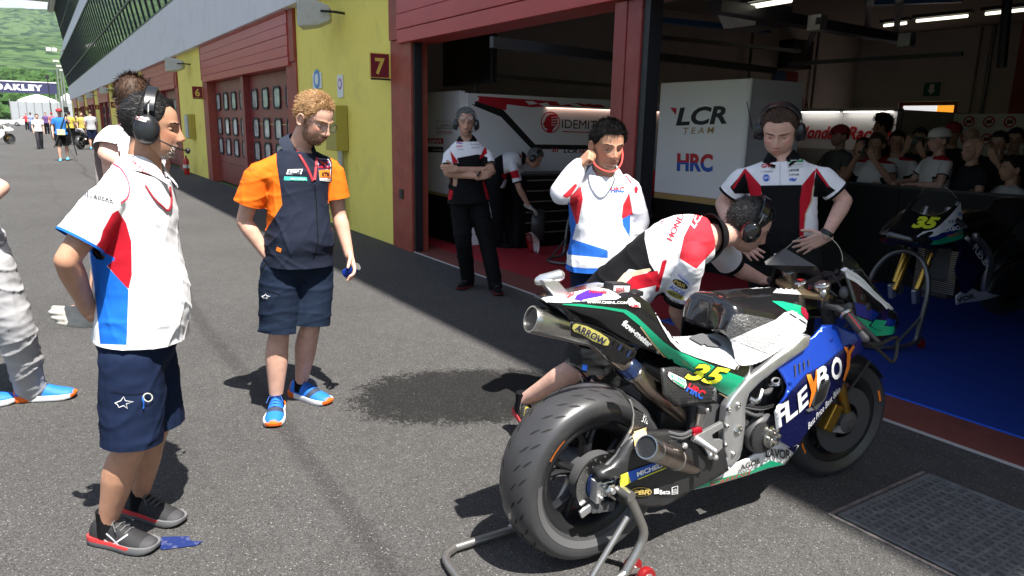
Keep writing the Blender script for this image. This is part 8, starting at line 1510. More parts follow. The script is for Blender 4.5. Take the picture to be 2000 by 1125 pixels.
    gl = [bl(*p, y) for p, y in zip(zB([(1560, 860), (1640, 870), (1750, 820), (1772, 850), (1760, 960), (1735, 1000), (1700, 975), (1620, 900)]), (-.325, -.34, -.35, -.35, -.36, -.36, -.355, -.335))]; MB().tube(spline(gl + [gl[0]], 40), 0.0075, 8).build('lever_guard', M_BLK, bk, smooth=True)
    MB().tube(spline([bl(*zB([(1380, 590)])[0], -0.2), bl(*zB([(1480, 700)])[0], -0.24), bl(*zB([(1640, 860)])[0], -0.31)], 12), [0.009] * 12, 8).build('brake_lever', K_GREY, bk, smooth=True)
    for p, y, r_, m in (((1385, 495), -.17, .026, K_GREY), ((1500, 540), -.20, .024, M_BLK), ((1340, 640), -.17, .022, M_BLK), ((1420, 600), -.20, .020, K_GREY), ((1550, 600), -.22, .018, M_BLK), ((1235, 500), -.14, .018, K_STEEL), ((1330, 345), -.10, .014, M_BLK)): MB().ell(bl(*zB([p])[0], y), (r_, r_ * .8, r_ * 1.1), nu=14, nv=9).build('control_unit', m, bk, smooth=True)
    for a, b, ya, yb in (((1180, 540), (1330, 520), -.1, -.16), ((1240, 380), (1370, 470), -.05, -.16), ((1160, 480), (1260, 400), -.06, -.04), ((1260, 660), (1380, 560), -.12, -.18)): p0, p1 = bl(*zB([a])[0], ya), bl(*zB([b])[0], yb); MB().tube(spline([p0, (p0 + p1) / 2 + np.array([0, 0, 0.03]), p1], 12), 0.0055, 8).build('cable', M_BLK, bk, smooth=True)
    for p, m in (((877, 370), mat('switch_green', (0.02, 0.5, 0.10), 0.4)), ((876, 402), K_REDT)): MB().box(bl(*zB([p])[0], 0.27), (0.022, 0.022, 0.016)).build('switch', m, bk, bevel=0.003)
    MB().tube([bl(*zB([(940, 400)])[0], 0.14), bl(*zB([(840, 400)])[0], 0.34)], [0.016, 0.017], 14, True).build('grip', M_BLK, bk, smooth=True)
    # ---- front wheel with carbon disc and caliper, mudguard
    FA = np.array([1.435, 0.0, 0.302]); st = -0.13; putf, _ = wheel(bk, FA, 0.300, 0.062, 0.215, True, st)
    for s in (-1, 1): putf(MB().lathe([(0.085, s * 0.072), (0.160, s * 0.072), (0.160, s * 0.064), (0.085, s * 0.064), (0.085, s * 0.072)], 48, axis=(0, 1, 0), cap=False), 'brake_disc', mat('carbon_disc', (0.05, 0.05, 0.052), 0.55), bk, smooth=True)
    for s in (-1, 1):
        mb = MB(); mb.box((-0.11, s * 0.09, 0.04), (0.06, 0.05, 0.13), rot=roty(0.45)); putf(mb, 'caliper', K_GOLDF, bk, bevel=0.008)
        mb = MB(); mb.loft([[(-.10, s * .085, -.03), (0.0, s * .085, .01), (0.02, s * .085, -.02), (-.02, s * .085, -.05)], [(-.10, s * .10, -.03), (0.0, s * .10, .01), (0.02, s * .10, -.02), (-.02, s * .10, -.05)]]); putf(mb, 'axle_clamp', K_ALU, bk); putf(MB().lathe([(0.02, 0), (0.02, 0.03)], 16, (0, s * 0.085, 0), (0, s, 0)), 'axle_end', K_STEEL, bk, smooth=True)
    for a0, a1 in ((0.25, 0.5), (3.5, 3.75)): th2 = np.linspace(a0, a1, 10); putf(MB().grid([[(r_ * math.cos(t), y, r_ * math.sin(t)) for t in th2] for r_, y in ((0.236, -0.0575), (0.246, -0.0600))]), 'tyre_mark', K_ORG, bk, fix=False)
    mg = []
    for a in np.linspace(0.55, 2.5, 16): mg.append([FA + rotz(st) @ np.array([(0.312 - abs(t) ** 2 * 0.03) * math.cos(a), t * 0.075, (0.312 - abs(t) ** 2 * 0.03) * math.sin(a)]) for t in np.linspace(-1, 1, 9)])
    MB().grid(mg).build('mudguard', K_CARB, bk, smooth=True)
    for s in (-1, 1): MB().tube([FA + rotz(st) @ np.array([0.1, s * 0.08, 0.28]), FA + rotz(st) @ np.array([-0.06, s * 0.09, 0.10])], 0.008, 8).build('mudguard_stay', M_BLK, bk)
    return bk
K_GROOVE = mat('tread_groove_black', (0.006, 0.006, 0.006), 0.8); K_SWA = mat('satin_black_carbon', (0.022, 0.022, 0.023), 0.38, coat=0.15); K_REDT = mat('red_tape', (0.65, 0.03, 0.03), 0.5)
moto = motorcycle()

# ---- rear paddock stand under it
def stand():
    t = thing('paddock_stand', 'dark steel paddock stand with red wheels lifting the rear of the motorcycle', 'stand', tuple(BO), BH); K_ST = mat('stand_steel', (0.36, 0.35, 0.33), 0.32, 0.85, var=0.15)
    hook = bl(1226, 965, -0.215); low = bl(1256, 1050, -0.235); heel = bl(1222, 1118, -0.235)
    foot = np.array([heel[0] - 0.02, -0.235, 0.05])
    for s in (1, -1):
        f = np.array([1, s, 1.0]); MB().tube(spline([hook * f, (hook * .45 + low * .55) * f + np.array([0.012, 0, 0]), low * f, heel * f], 16), 0.017, 14).build('upright', K_ST, t, smooth=True)
        MB().tube([hook * f + np.array([-0.005, 0.045 * s, 0.0]), hook * f + np.array([0.0, -0.022 * s, 0.0])], 0.019, 16).build('cradle', K_ST, t, smooth=True); MB().tube(spline([hook * f + np.array([0.02, .04 * s, .0]), hook * f + np.array([0.04, .04 * s, .035]), hook * f + np.array([0.02, .04 * s, .05])], 8), 0.007, 8).build('hook', K_GREY, t, smooth=True)
        MB().tube([hook * f + np.array([0.005, 0, -0.09]), np.array([-0.17, -0.245 * s, 0.03])], 0.011, 12).build('brace', K_ST, t, smooth=True)
        MB().tube(spline([heel * f, np.array([heel[0] - 0.10, heel[1] * s, 0.03]), np.array([-0.42, heel[1] * s * 0.98, 0.025])], 12), 0.016, 12).build('side_rail', K_ST, t, smooth=True)
        wc = np.array([heel[0] + 0.065, (heel[1] - 0.035) * s, 0.036]); o = MB().lathe([(0.020, -0.014), (0.034, -0.013), (0.036, -0.006), (0.036, 0.006), (0.034, 0.013), (0.020, 0.014)], 28, wc, (0, 1, 0)).build('wheel', mat('red_roller', (0.22, 0.01, 0.012), 0.3), t, smooth=True); MB().lathe([(0.019, -0.016), (0.019, 0.016)], 20, wc, (0, 1, 0)).build('rim', K_ALU, o, smooth=True); MB().lathe([(0.006, -0.02), (0.006, 0.02)], 10, wc, (0, 1, 0)).build('bolt', K_GREY, o)
        wc2 = wc + np.array([0.0, 0.075 * s, 0]); o = MB().lathe([(0.020, -0.014), (0.034, -0.013), (0.036, 0.0), (0.034, 0.013), (0.020, 0.014)], 28, wc2, (0, 1, 0)).build('wheel', MATS['red_roller'], t, smooth=True)
        MB().tube([wc, wc2], 0.008, 8).build('axle', K_STEEL, t); MB().tube([heel * f, (wc + wc2) / 2], 0.012, 8).build('wheel_arm', K_ST, t)
    a = np.array([-0.42, heel[1] * 0.98, 0.025]); b = a * [1, -1, 1]; MB().tube(spline([a, a + (-.06, .05, 0.0), (a + b) / 2 + (-.07, 0, 0), b + (-.06, -.05, 0), b], 24), 0.016, 12).build('cross_bar', K_ST, t, smooth=True)
    return t
stand()
# ================================================================ OTHER MOTORCYCLES AND GARAGE OBJECTS
def copy_parts(src, names, label, loc, rz, skip=(), remap=None, group='parked racing motorcycles', name='motorcycle', cat='motorcycle'):
    r = thing(name, label, cat, loc, rz, group)
    for ch in list(src.children):
        base = ch.name.split('.')[0]
        if base not in names: continue
        c = ch.copy(); COL.objects.link(c); c.parent = r
        if remap and base in remap:
            c.data = ch.data.copy(); c.data.materials.clear(); c.data.materials.append(remap[base])
    return r
BODY = {'tail_unit', 'tank_cover', 'side_fairing', 'belly_pan', 'nose_cowl', 'windscreen', 'screen_edge', 'frame_spar', 'swingarm', 'engine_block', 'crankcase', 'airbox_cover', 'radiator', 'fork_tube', 'fork_leg', 'fork_cap', 'top_clamp', 'clip_on', 'grip', 'upper_silencer', 'lower_silencer', 'lever_guard', 'clutch_cover', 'seat_foam'}
WH = {'tyre', 'rim', 'spoke', 'hub', 'brake_disc', 'caliper', 'mudguard'}
def front_stand(loc, rz, label):
    t = thing('front_stand', label, 'stand', loc, rz, 'front paddock stands'); m = mat('stand_grey', (0.16, 0.16, 0.165), 0.35, 0.7)
    up = [(1.55, -.24, .10), (1.50, -.24, .45), (1.46, -.16, .63), (1.44, -.05, .70), (1.44, .05, .70), (1.46, .16, .63), (1.50, .24, .45), (1.55, .24, .10)]; MB().tube(spline(up, 44), 0.019, 14).build('arch', m, t, smooth=True)
    MB().tube(spline([(1.55, -.24, .10), (1.60, -.24, .045), (1.80, -.22, .035), (1.95, -.1, .035), (1.95, .1, .035), (1.80, .22, .035), (1.60, .24, .045), (1.55, .24, .10)], 40), 0.017, 12).build('base', m, t, smooth=True)
    for s in (-1, 1):
        MB().tube([(1.53, s * .24, .25), (1.78, s * .225, .05)], 0.012, 10).build('brace', m, t); MB().lathe([(0.02, -.015), (0.036, -.013), (0.036, .013), (0.02, .015)], 22, (1.50, s * .25, .036), (0, 1, 0)).build('wheel', MATS['red_roller'], t, smooth=True); MB().box((1.525, s * .245, .07), (0.06, 0.02, 0.06)).build('wheel_plate', m, t)
    MB().tube([(1.43, 0, .70), (1.42, 0, .78)], 0.012, 10).build('pin', m, t)
B2 = (-2.80, 3.10, 0.05); R2 = math.radians(-95.2)
m2 = copy_parts(moto, BODY | {'tyre', 'rim'}, 'second racing motorcycle number 35 on a front stand without its front wheel', B2, R2, remap={'belly_pan': K_WHT, 'side_fairing': K_NAVY})
for ch in list(m2.children):                                                    # the front wheel is off
    if ch.name.split('.')[0] in ('tyre', 'rim'):
        xs_ = [v.co.x for v in ch.data.vertices[:50]]
        if min(xs_) > 0.8: bpy.data.objects.remove(ch)
for s in (-1, 1):
    MB().tube([(1.30, .10 * s, .66), (1.40, .10 * s, .40)], [0.026, 0.024], 16).build('fork_lower', K_GOLDF, m2, smooth=True); MB().box((1.42, .10 * s, .33), (0.05, 0.04, 0.12), rot=roty(0.3)).build('fork_foot', K_ALU, m2, bevel=0.008); MB().box((1.37, .075 * s, .36), (0.05, 0.04, 0.11), rot=roty(0.4)).build('caliper', K_GREY, m2, bevel=0.008)
moto_nose(NOSE_L, m2, 0.04)
mb = MB()
for i in range(22): mb.box((1.045, 0, 0.32 + i * 0.016), (0.01, 0.34, 0.006))
mb.build('radiator_fin', K_STEEL, m2)
front_stand((B2[0], B2[1], 0.012), R2, 'grey arched front stand under the second motorcycle')
bpy.context.view_layer.update(); S = Surf([c for c in m2.children if c.name.split('.')[0] in ('nose_cowl', 'nose_paint', 'side_fairing', 'belly_pan')]); zq = lambda pts: zoomed(1680, 360, 3.125, pts)
d2 = lambda pts, m, off=0.003: decal_px(S, *poly2d(zq(pts)), 'paint', m, m2, off=off, maxpx=6)
tq = lambda s, a, b, h, m, **k: text_px(S, s, zq([a])[0], zq([b])[0], h, m, m2, off=k.pop('off', 0.007), bold=k.pop('bold', 0.03), **k)
tq('35', (310, 262), (470, 272), 22, K_YEL, bold=0.06, shear=0.3, skew=(0.3, -1)); tq('CUSTOM', (352, 180), (498, 192), 8, M_LOGOW); tq('SENA', (535, 240), (640, 225), 6, M_LOGOK, bold=0.01); tq('FLEXBOX', (478, 298), (638, 268), 8, M_LOGOW); tq('rizoma', (585, 132), (672, 98), 6, M_LOGOW, bold=0.01); tq('Castrol', (530, 322), (612, 305), 5, M_LOGOR); tq('FLEXBOX', (682, 392), (800, 560), 12, M_LOGOW, skew=(0.5, -0.8)); tq('LAVOR', (530, 735), (700, 690), 9, M_LOGOK); tq('SIFI', (592, 192), (640, 186), 6, M_LOGOB)
K_RED3 = mat('red_bodywork', (0.40, 0.012, 0.02), 0.25, coat=0.5)
for lab, loc, rz, p in (('racing motorcycle number 30 half hidden behind the man in the white sweater', (-6.95, 3.0, 0.03), -1.45, (1072, 362, 1098, 362, 14)), ('racing motorcycle number 30 between the pillar and the team panel', (-6.75, 4.6, 0.03), -1.50, (1248, 415, 1275, 412, 16))):
    m3 = copy_parts(moto, BODY | WH if '4.6' in str(loc) else BODY | {'tyre', 'rim', 'spoke'}, lab, loc, rz, remap={'nose_cowl': K_RED3, 'side_fairing': K_RED3, 'belly_pan': K_WHT, 'tank_cover': K_WHT, 'tail_unit': K_RED3}); bpy.context.view_layer.update()
    if '4.6' not in str(loc):
        for ch in list(m3.children):
            if ch.name.split('.')[0] in ('tyre', 'rim', 'spoke') and min(v.co.x for v in ch.data.vertices) > 0.8: bpy.data.objects.remove(ch)
    S = Surf([c for c in m3.children if c.name.split('.')[0] in ('nose_cowl',)]); text_px(S, '30', p[:2], p[2:4], p[4], M_LOGOW, m3, 'race_number', bold=0.05, shear=0.2)
front_stand((-6.95, 3.0, 0.012), -1.45, 'dark front stand of the motorcycle behind the man in the sweater')
# loose wheel under the stooping mechanic, and a removed mudguard on the mat
w0 = p_ground(1040, 478, 0.014); t = thing('spare_wheel', 'loose slick racing wheel held upright by the stooping mechanic', 'wheel', (w0[0], w0[1], 0.018)); pw, _ = wheel(t, (0, 0, 0.30), 0.30, 0.095, 0.215); t.rotation_euler = (0, 0, math.radians(-20))
w1 = p_ground(1040, 497, 0.014); t = thing('mudguard', 'white and red front mudguard standing on the red mat', 'mudguard', (w1[0], w1[1], 0.018), 2.3); gm = []
for a in np.linspace(0.1, 1.45, 14): gm.append([((0.34 - q * q * 0.06) * math.sin(a) - 0.2, q * 0.085 * (0.55 + 0.45 * math.sin(a * 2)), (0.34 - q * q * 0.06) * math.cos(a) + 0.0) for q in np.linspace(-1, 1, 9)])
gmA = np.array(gm); gmA[..., 2] -= gmA[..., 2].min(); o = MB().grid(gmA[:, :6]).build('shell', K_WHT, t, smooth=True); MB().grid(gmA[:, 5:]).build('shell', K_RED3, t, smooth=True)
for o in t.children: s_ = o.modifiers.new('s', 'SOLIDIFY'); s_.thickness = 0.004

# ================================================================ FAR END OF THE PIT LANE
def forest_mat():
    m = bpy.data.materials.new('forest'); m.use_nodes = True; nt = m.node_tree; P = nt.nodes['Principled BSDF']; geo = nd(nt, 'ShaderNodeNewGeometry'); vo = nd(nt, 'ShaderNodeTexVoronoi'); vo.inputs['Scale'].default_value = 0.07; n1 = nd(nt, 'ShaderNodeTexNoise'); n1.inputs['Scale'].default_value = 0.006; n1.inputs['Detail'].default_value = 8; n1.inputs['Roughness'].default_value = 0.7
    for x in (vo, n1): nt.links.new(geo.outputs['Position'], x.inputs['Vector'])
    cr = nd(nt, 'ShaderNodeValToRGB'); e = cr.color_ramp.elements; e[0].position = 0.30; e[0].color = (0.012, 0.032, 0.012, 1); e[1].position = 0.72; e[1].color = (0.06, 0.105, 0.035, 1); ad = nd(nt, 'ShaderNodeMath', operation='ADD'); mu = nd(nt, 'ShaderNodeMath', operation='MULTIPLY'); sc = nd(nt, 'ShaderNodeSeparateColor'); nt.links.new(vo.outputs['Color'], sc.inputs[0]); nt.links.new(sc.outputs[0], mu.inputs[0]); mu.inputs[1].default_value = 0.6; nt.links.new(mu.outputs[0], ad.inputs[0]); sb = nd(nt, 'ShaderNodeMath', operation='SUBTRACT'); nt.links.new(n1.outputs['Fac'], sb.inputs[0]); sb.inputs[1].default_value = 0.28; nt.links.new(sb.outputs[0], ad.inputs[1]); nt.links.new(ad.outputs[0], cr.inputs[0]); nt.links.new(cr.outputs[0], P.inputs['Base Color']); P.inputs['Roughness'].default_value = 0.95; P.inputs['Specular IOR Level'].default_value = 0.1
    b = nd(nt, 'ShaderNodeBump'); b.inputs['Strength'].default_value = 1.0; b.inputs['Distance'].default_value = 5; b.invert = True; nt.links.new(vo.outputs['Distance'], b.inputs['Height']); nt.links.new(b.outputs[0], P.inputs['Normal']); return m
M_FOR = forest_mat()
def fbm(x, y, s):
    o = 0; a = 1
    for k in range(5): o += a * noise.noise(Vector((x * s, y * s, k * 7.3))); a *= 0.5; s *= 2.1
    return o
na, nr = 150, 46; rad = np.geomspace(330, 4200, nr); HT = []
for i in range(na + 1):
    th = 2 * math.pi * i / na; row = []
    for r in rad:
        x, y = r * math.cos(th), r * math.sin(th); n = fbm(x, y, 0.0011); near = 40 * smoothstep(340, 620, r) * (0.8 + 0.5 * n) ; far = 335 * smoothstep(800, 2700, r) * (0.78 + 0.45 * n); crown = 4 * fbm(x, y, 0.02) * smoothstep(340, 500, r) * smoothstep(1100, 800, r)
        row.append((x, y, -0.5 + near + far + crown))
    HT.append(row)
MB().grid(HT, flip=True).build('hills', M_FOR, smooth=True, kind='structure')
# trees of the near slope that can be seen: leafy clumps on stems, one wood
M_LEAF = mat('far_foliage', (0.035, 0.075, 0.02), 0.9, var=0.5, vscale=0.12, spec=0.1); r_ = random.Random(5); mb = MB()
tb = BVHTree.FromPolygons([Vector(p) for row in HT for p in row], [(i * nr + j, i * nr + j + 1, (i + 1) * nr + j + 1, (i + 1) * nr + j) for i in range(na) for j in range(nr - 1)])
for k in range(900):
    x = -r_.uniform(350, 900); y = r_.uniform(-0.085, 0.05) * -x * 1.0 - 10; h = tb.ray_cast(Vector((x, y, 900)), Vector((0, 0, -1)))
    if h[0] is None: continue
    sz = r_.uniform(3.0, 5.5)
    for q in range(5):
        c = h[0] + Vector((r_.uniform(-.6, .6), r_.uniform(-.6, .6), r_.uniform(0.5, 1.6))) * sz; n = 7; rings = []
        for ph in (-0.9, -0.2, 0.5, 1.1): rings.append([c + Vector((math.cos(a) * math.cos(ph), math.sin(a) * math.cos(ph), math.sin(ph))) * sz * r_.uniform(0.45, 0.85) for a in np.linspace(0, 6.283, n, endpoint=False)])
        mb.loft([[tuple(p) for p in g] for g in rings])
mb.build('woodland', M_LEAF, kind='stuff')
MB().add([(-420, -46, 0.004), (-150, -46, 0.004), (-150, -9, 0.004), (-420, -9, 0.004)], [(0, 1, 2, 3)]).build('run_off', mat('pale_concrete', (0.38, 0.37, 0.36), 0.8, var=0.1, vscale=0.2), kind='structure')
# overhead banner
X0 = -190; a = p_x(-60, 158, X0); b = p_x(110, 163, X0); c = p_x(110, 184, X0)
t = thing('banner_gantry', 'dark blue overhead banner with white letters across the far lane', 'banner', (X0, 0, 0)); zt, zb_ = b[2], c[2]; y0, y1 = a[1], b[1]
MB().b2((-0.3, y0, zb_), (0.0, y1, zt)).build('banner', mat('banner_navy', (0.02, 0.02, 0.07), 0.6), t); MB().b2((-0.3, y0, zt + 0.01), (0.05, y1, zt + 0.18)).build('top_edge', M_WHITE, t)
for y in (y0 + 0.3, y1 - 0.3): MB().tube([(-0.15, y, 0), (-0.15, y, zb_ + 0.02)], 0.18, 8).build('post', M_STEEL, t)
q0 = p_x(-12, 174, X0); q1 = p_x(84, 179, X0); text_plane('OAKLEY', (0.03, q0[1], zb_ + 0.28 * (zt - zb_)), (0, 1, 0), (0, 0, 1), (zt - zb_) * 0.5, M_LOGOW, t, bold=0.06, width=q1[1] - q0[1], space=1.25)
# fence, tents, masts
t = thing('mesh_fence', 'tall translucent grey fence across the end of the lane', 'fence', (-163, 0, 0)); ya = p_x(24, 240, -163)[1]; yb = p_x(146, 240, -163)[1]; zt = p_x(60, 199, -163)[2]; n = 8
for i in range(n): y = ya + (yb - ya) * i / n; MB().b2((0, y + 0.02, 0.1), (0.06, y + (yb - ya) / n - 0.02, zt)).build('panel', mat('grey_mesh', (0.30, 0.32, 0.34), 0.8, var=0.08, vscale=2), t)
for i in range(n + 1): y = ya + (yb - ya) * i / n; MB().tube([(0.1, y, 0), (0.1, y, zt + 0.4)], 0.07, 6).build('post', mat('fence_post', (0.22, 0.22, 0.22), 0.6), t)
def dome(name, lab, px0, px1, pyt, pyb, X, flat=0.5):
    a, b = p_x(px0, pyb, X), p_x(px1, pyb, X); top = p_x((px0 + px1) / 2, pyt, X)[2]; zb2 = a[2]; cy = (a[1] + b[1]) / 2; hw = (b[1] - a[1]) / 2; t = thing(name, lab, 'tent', (X, cy, 0)); rings = []
    for k in np.linspace(0, 1, 9): rings.append([(-math.sin(q) * 6 * (1 - k ** 2.2 * 0.96) - 6, math.cos(q) * hw * (1 - k ** 2.2 * 0.96), zb2 + (top - zb2) * k) for q in np.linspace(0, 6.283, 24, endpoint=False)])
    MB().loft(rings).build('canopy', mat('tent_white', (0.80, 0.80, 0.80), 0.7), t, smooth=True)
    MB().lathe([(1.0, 0.0), (1.0, 1.0)], 24).v
    w = MB(); w.loft([[(-math.sin(q) * 6 - 6, math.cos(q) * hw * 0.99, z) for q in np.linspace(0, 6.283, 24, endpoint=False)] for z in (0.0, zb2 + 0.02)]); w.build('wall', MATS['tent_white'], t)
dome('dome_tent', 'large white dome tent behind the grey fence', 28, 121, 183, 204, -176); dome('pointed_tent', 'small white pointed tent beside the building end', 118, 150, 181, 196, -172)
for px_, pt, lab in ((109, 119, 'tall grey mast, leftmost of the three masts'), (116, 129, 'tall grey mast, middle of the three masts'), (122, 137, 'tall grey mast nearest the building end')):
    q = p_x(px_, pt, -150); t = thing('light_mast', lab, 'mast', (q[0], q[1], 0), 0, 'masts beyond the building'); MB().tube([(0, 0, 0), (0, 0, q[2])], [0.16, 0.10], 8).build('pole', M_STEEL, t); MB().box((0, 0, q[2]), (0.4, 0.9, 0.3)).build('lamp_head', M_LAMP, t)
q = p_x(98, 200, -120); qt = p_x(97, 151, -120); t = thing('signal_mast', 'thin dark mast in front of the banner', 'mast', (q[0], q[1], 0)); MB().tube([(0, 0, 0), (0, 0, qt[2])], 0.06, 6).build('pole', M_DARK, t); MB().box((0, 0, qt[2]), (0.3, 0.4, 0.5)).build('lamp', M_DARK, t)
q = p_x(100, 97, -75); t = thing('wall_speaker', 'small white loudspeaker pair on an arm at the building end', 'loudspeaker', tuple(q)); MB().box((0, -0.2, 0), (0.3, 0.35, 0.3)).build('cabinet', M_WHITE, t, bevel=0.03); MB().box((0, 0.22, 0), (0.3, 0.35, 0.3)).build('cabinet', M_WHITE, t, bevel=0.03); MB().tube([(0, 0.4, 0), (0, 1.4, -0.05)], 0.04, 6).build('arm', M_DARK, t)
# white car
c0 = p_ground(20, 246); t = thing('parked_car', 'white saloon car parked across the far lane', 'car', (c0[0], c0[1] + 1.0, 0.004), math.radians(85))
side = [(-0.9, .35), (-0.88, .62), (-0.72, .78), (0.2, .90), (0.75, 1.30), (1.2, 1.42), (2.0, 1.42), (2.6, 1.28), (3.2, .98), (3.65, .92), (3.72, .6), (3.68, .32)]
rings = []
for y, k in ((-0.9, 0.0), (-0.86, 1.0), (0.86, 1.0), (0.9, 0.0)): rings.append([(x, y * (1.0 if z < 0.95 else 0.78), z - (0.03 if k == 0 else 0)) for x, z in side])
MB().loft(rings).build('body', mat('car_white', (0.72, 0.73, 0.75), 0.25, coat=0.6), t, smooth=True, angle=0.5)
for s in (-1, 1):
    MB().add([(x, s * 0.80, z) for x, z in ((0.45, .98), (0.85, 1.30), (1.2, 1.37), (1.95, 1.37), (2.5, 1.24), (2.95, 1.0))], [tuple(range(6))]).build('side_window', M_GLASS, t)
    for x in (0.0, 2.85): o = MB().lathe([(0.16, -.1), (0.31, -.1), (0.33, -.06), (0.33, .06), (0.31, .1), (0.16, .1)], 24, (x, s * 0.85, 0.33), (0, 1, 0)).build('wheel', M_BLK, t, smooth=True); MB().lathe([(0.15, -.105), (0.20, -.105), (0.2, .105), (0.15, .105)], 18, (x, s * 0.85, 0.33), (0, 1, 0)).build('rim', M_STEEL, o)
# ================================================================ people and bikes far down the lane
def far_person(label, fx, fy, ty, face, sm, lm, kind='trousers', hair=H_BROWN, cap=None, skin=SK_FAIR, step=0.0, arms=0, seed=1, shoes_c=None):
    G = p_ground(fx, fy); v = View(G); top = v(fx, ty)[2]; H = min(max(top, 1.5), 2.0); k = H / 1.8; f2 = unit(v.f(face)); rt = np.array([f2[1], -f2[0], 0]); at = lambda x, y, z: G + (rt * x + f2 * y + np.array([0, 0, z])) * k
    J = dict(pel=at(0, 0, .96), chest=at(0, 0, 1.32), neck=at(0, -.01, 1.50), head=at(0, .01, 1.655), shR=at(.19, 0, 1.44), shL=at(-.19, 0, 1.44), elR=at(.25, .0, 1.15), elL=at(-.25, -.02, 1.15), wrR=at(.24, .10 + .1 * step, .90), wrL=at(-.24, .08, .90), hipR=at(.09, 0, .92), hipL=at(-.09, 0, .92), knR=at(.10, .05 + .18 * step, .50), knL=at(-.10, .02 - .08 * step, .50), anR=at(.10, .25 * step, .095), anL=at(-.10, -.22 * step, .12))
    if arms: J.update(elL=at(-.28, .1, 1.30), wrL=at(-.20, .2, 1.48))
    hs_ = dict(m=hair, n=150, len=0.03, w=0.006, thick=0.016); P = person(label, G, J, 'people far down the pit lane', H=H, skin=skin, fp=f2[:2], fh=f2, hairspec=hs_, voxel=0.022, lod=2, ears=False, seed=seed, shirt=dict(m=sm, hem=0.1, sleeve=0.6, ease=0.02, voxel=0.022), legs=dict(kind=kind, m=lm, to=0.95), hands=dict(R=dict(d=np.array([0, 0, -1.0]) + f2 * .3, n=-rt, voxel=0.008), L=dict(d=np.array([0, 0, -1.0]) + f2 * .3, n=rt, voxel=0.008)), shoes=dict(m=shoes_c or M_BLKC, sole=shoes_c or M_BLKC, dirR=f2[:2], dirL=f2[:2]))
    if cap is not None: MB().ell(P['nh'] + P['HR'] @ np.array([0, -.005, .06]), (0.095, 0.11, 0.075), nu=16, nv=8).build('cap', cap, P['root'], smooth=True); MB().box(P['nh'] + P['HR'] @ np.array([0, .13, .045]), (0.14, 0.10, 0.012), rot=P['HR']).build('peak', cap, P['root'])
    return P
mk = lambda n, c: mat(n, c, 0.85, **CW)
A = far_person('cameraman in red cap, blue vest and black shorts walking with a tripod', 126, 314, 211, 95, mk('blue_vest', (0.03, 0.16, 0.45)), M_BLKC, 'shorts', cap=M_CAPR, step=0.6, arms=1, seed=101, shoes_c=mk('cyan_shoes', (0.10, 0.40, 0.60)))
g = A['G']; t = thing('tripod', 'camera tripod carried on the shoulder of the man in the red cap', 'tripod', tuple(g)); va = View(g); L_ = lambda px, py, dd=0: va(px, py, dd) - g
MB().tube([L_(128, 222, -.1), L_(106, 289, -.3)], 0.02, 6).build('leg', M_BLK, t); MB().tube([L_(128, 222, -.1), L_(150, 303, -.3)], 0.02, 6).build('leg', M_BLK, t); MB().tube([L_(128, 222, -.1), L_(140, 280, -.1)], 0.02, 6).build('leg', M_BLK, t); MB().box(L_(129, 214, -.1), (0.25, 0.15, 0.22)).build('camera', M_BLK, t, bevel=0.02)
MB().box(L_(119, 258, -0.17), (0.16, 0.26, 0.20)).build('waist_bag', mk('pale_bag', (0.55, 0.52, 0.35)), t)
far_person('woman in white blouse and dark trousers walking down the far lane', 79, 291, 222, 80, mk('white_blouse', (0.66, 0.63, 0.66)), mk('dark_trousers', (0.035, 0.035, 0.042)), step=0.7, seed=102)
far_person('man in dark cap and pale blue shirt near the white car', 63, 257, 213, 100, mk('pale_blue_shirt', (0.25, 0.30, 0.55)), mk('jeans', (0.06, 0.08, 0.14)), cap=M_CAPK, seed=103)
far_person('man in white and navy shirt and navy shorts seen from behind, far right group', 183, 292, 208, -90, mat('white_navy_shirt', NAVY, 0.85, layers=[('p1', WHT)], **CW), M_NAVY, 'shorts', seed=104, shoes_c=MATS['cyan_shoes'])
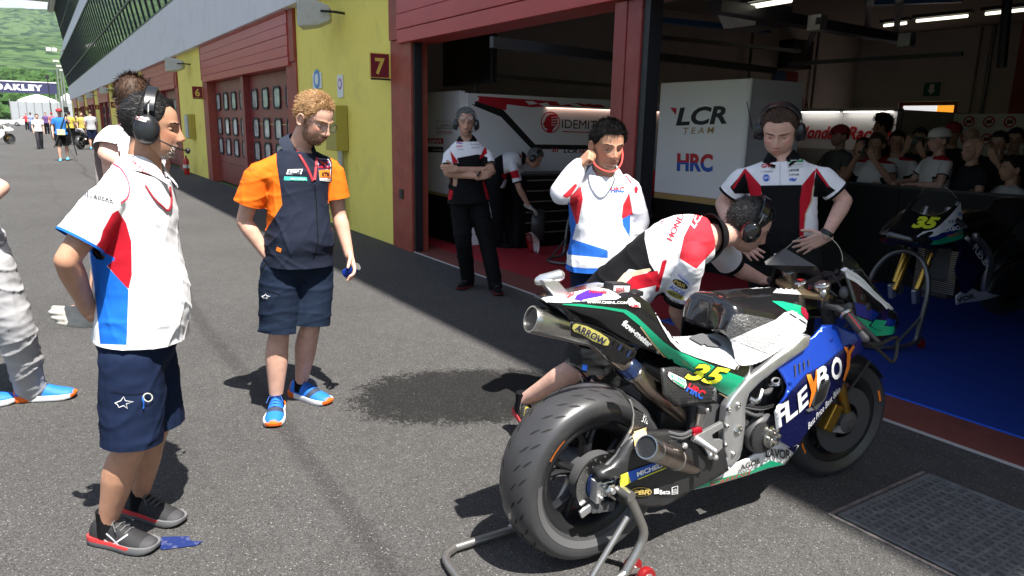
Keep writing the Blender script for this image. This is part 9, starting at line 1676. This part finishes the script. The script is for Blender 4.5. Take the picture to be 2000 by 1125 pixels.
for i, (fx, fy, ty, fc, sc_, lc_, lb) in enumerate(((141, 283, 217, -90, (0.45, 0.36, 0.07), BLK, 'man in yellow and black vest by the distant motorcycle'), (155, 280, 219, -60, (0.03, 0.03, 0.03), BLK, 'man in black shirt beside the yellow vest'), (165, 283, 218, 90, (0.40, 0.33, 0.08), BLK, 'second man in yellow shirt, nearer the garages'), (93, 262, 217, 90, (0.12, 0.07, 0.2), BLK, 'person in purple shirt beyond the woman in white'), (105, 264, 216, 70, (0.4, 0.12, 0.16), BLK, 'person in pink shirt next to the purple shirt'), (172, 276, 222, 180, (0.66, 0.66, 0.68), NAVY, 'man in white shirt among the garage group'), (54, 254, 221, 90, (0.5, 0.05, 0.06), BLK, 'person in dark red by the rear of the white car'))):
    far_person(lb, fx, fy, ty, fc, mk('far_shirt%d' % i, sc_), mk('far_legs%d' % i, lc_), cap=M_CAPR if i == 4 else None, seed=110 + i)
FAR = BODY | WH | {'hub'}
for lab, px_, py_, rz in (('black and white racing motorcycle parked by the far garages', 158, 292, 2.6), ('second dark racing motorcycle parked behind the cameraman', 112, 276, 2.2), ('white motorcycle cropped by the left edge of the far lane', -38, 282, 1.9)):
    q = p_ground(px_, py_); copy_parts(moto, FAR, lab, (q[0], q[1], 0.0), rz, remap={'side_fairing': K_WHT if 'white' in lab[:20] else K_BLK, 'tail_unit': K_WHT if 'white' in lab else K_BLK, 'nose_cowl': K_WHT})

# ================================================================ HAZE
hz = bpy.data.materials.new('haze_air'); hz.use_nodes = True; nt = hz.node_tree; nt.nodes.clear(); pv = nd(nt, 'ShaderNodeVolumePrincipled'); pv.inputs['Color'].default_value = (0.80, 0.88, 1.0, 1); pv.inputs['Density'].default_value = 0.00006; pv.inputs['Anisotropy'].default_value = 0.2; ho = nd(nt, 'ShaderNodeOutputMaterial'); nt.links.new(pv.outputs[0], ho.inputs['Volume'])
MB().b2((-5100, -5100, -2), (5100, 5100, 520)).build('haze', hz, kind='stuff')
bpy.data.scenes.remove(TMP)
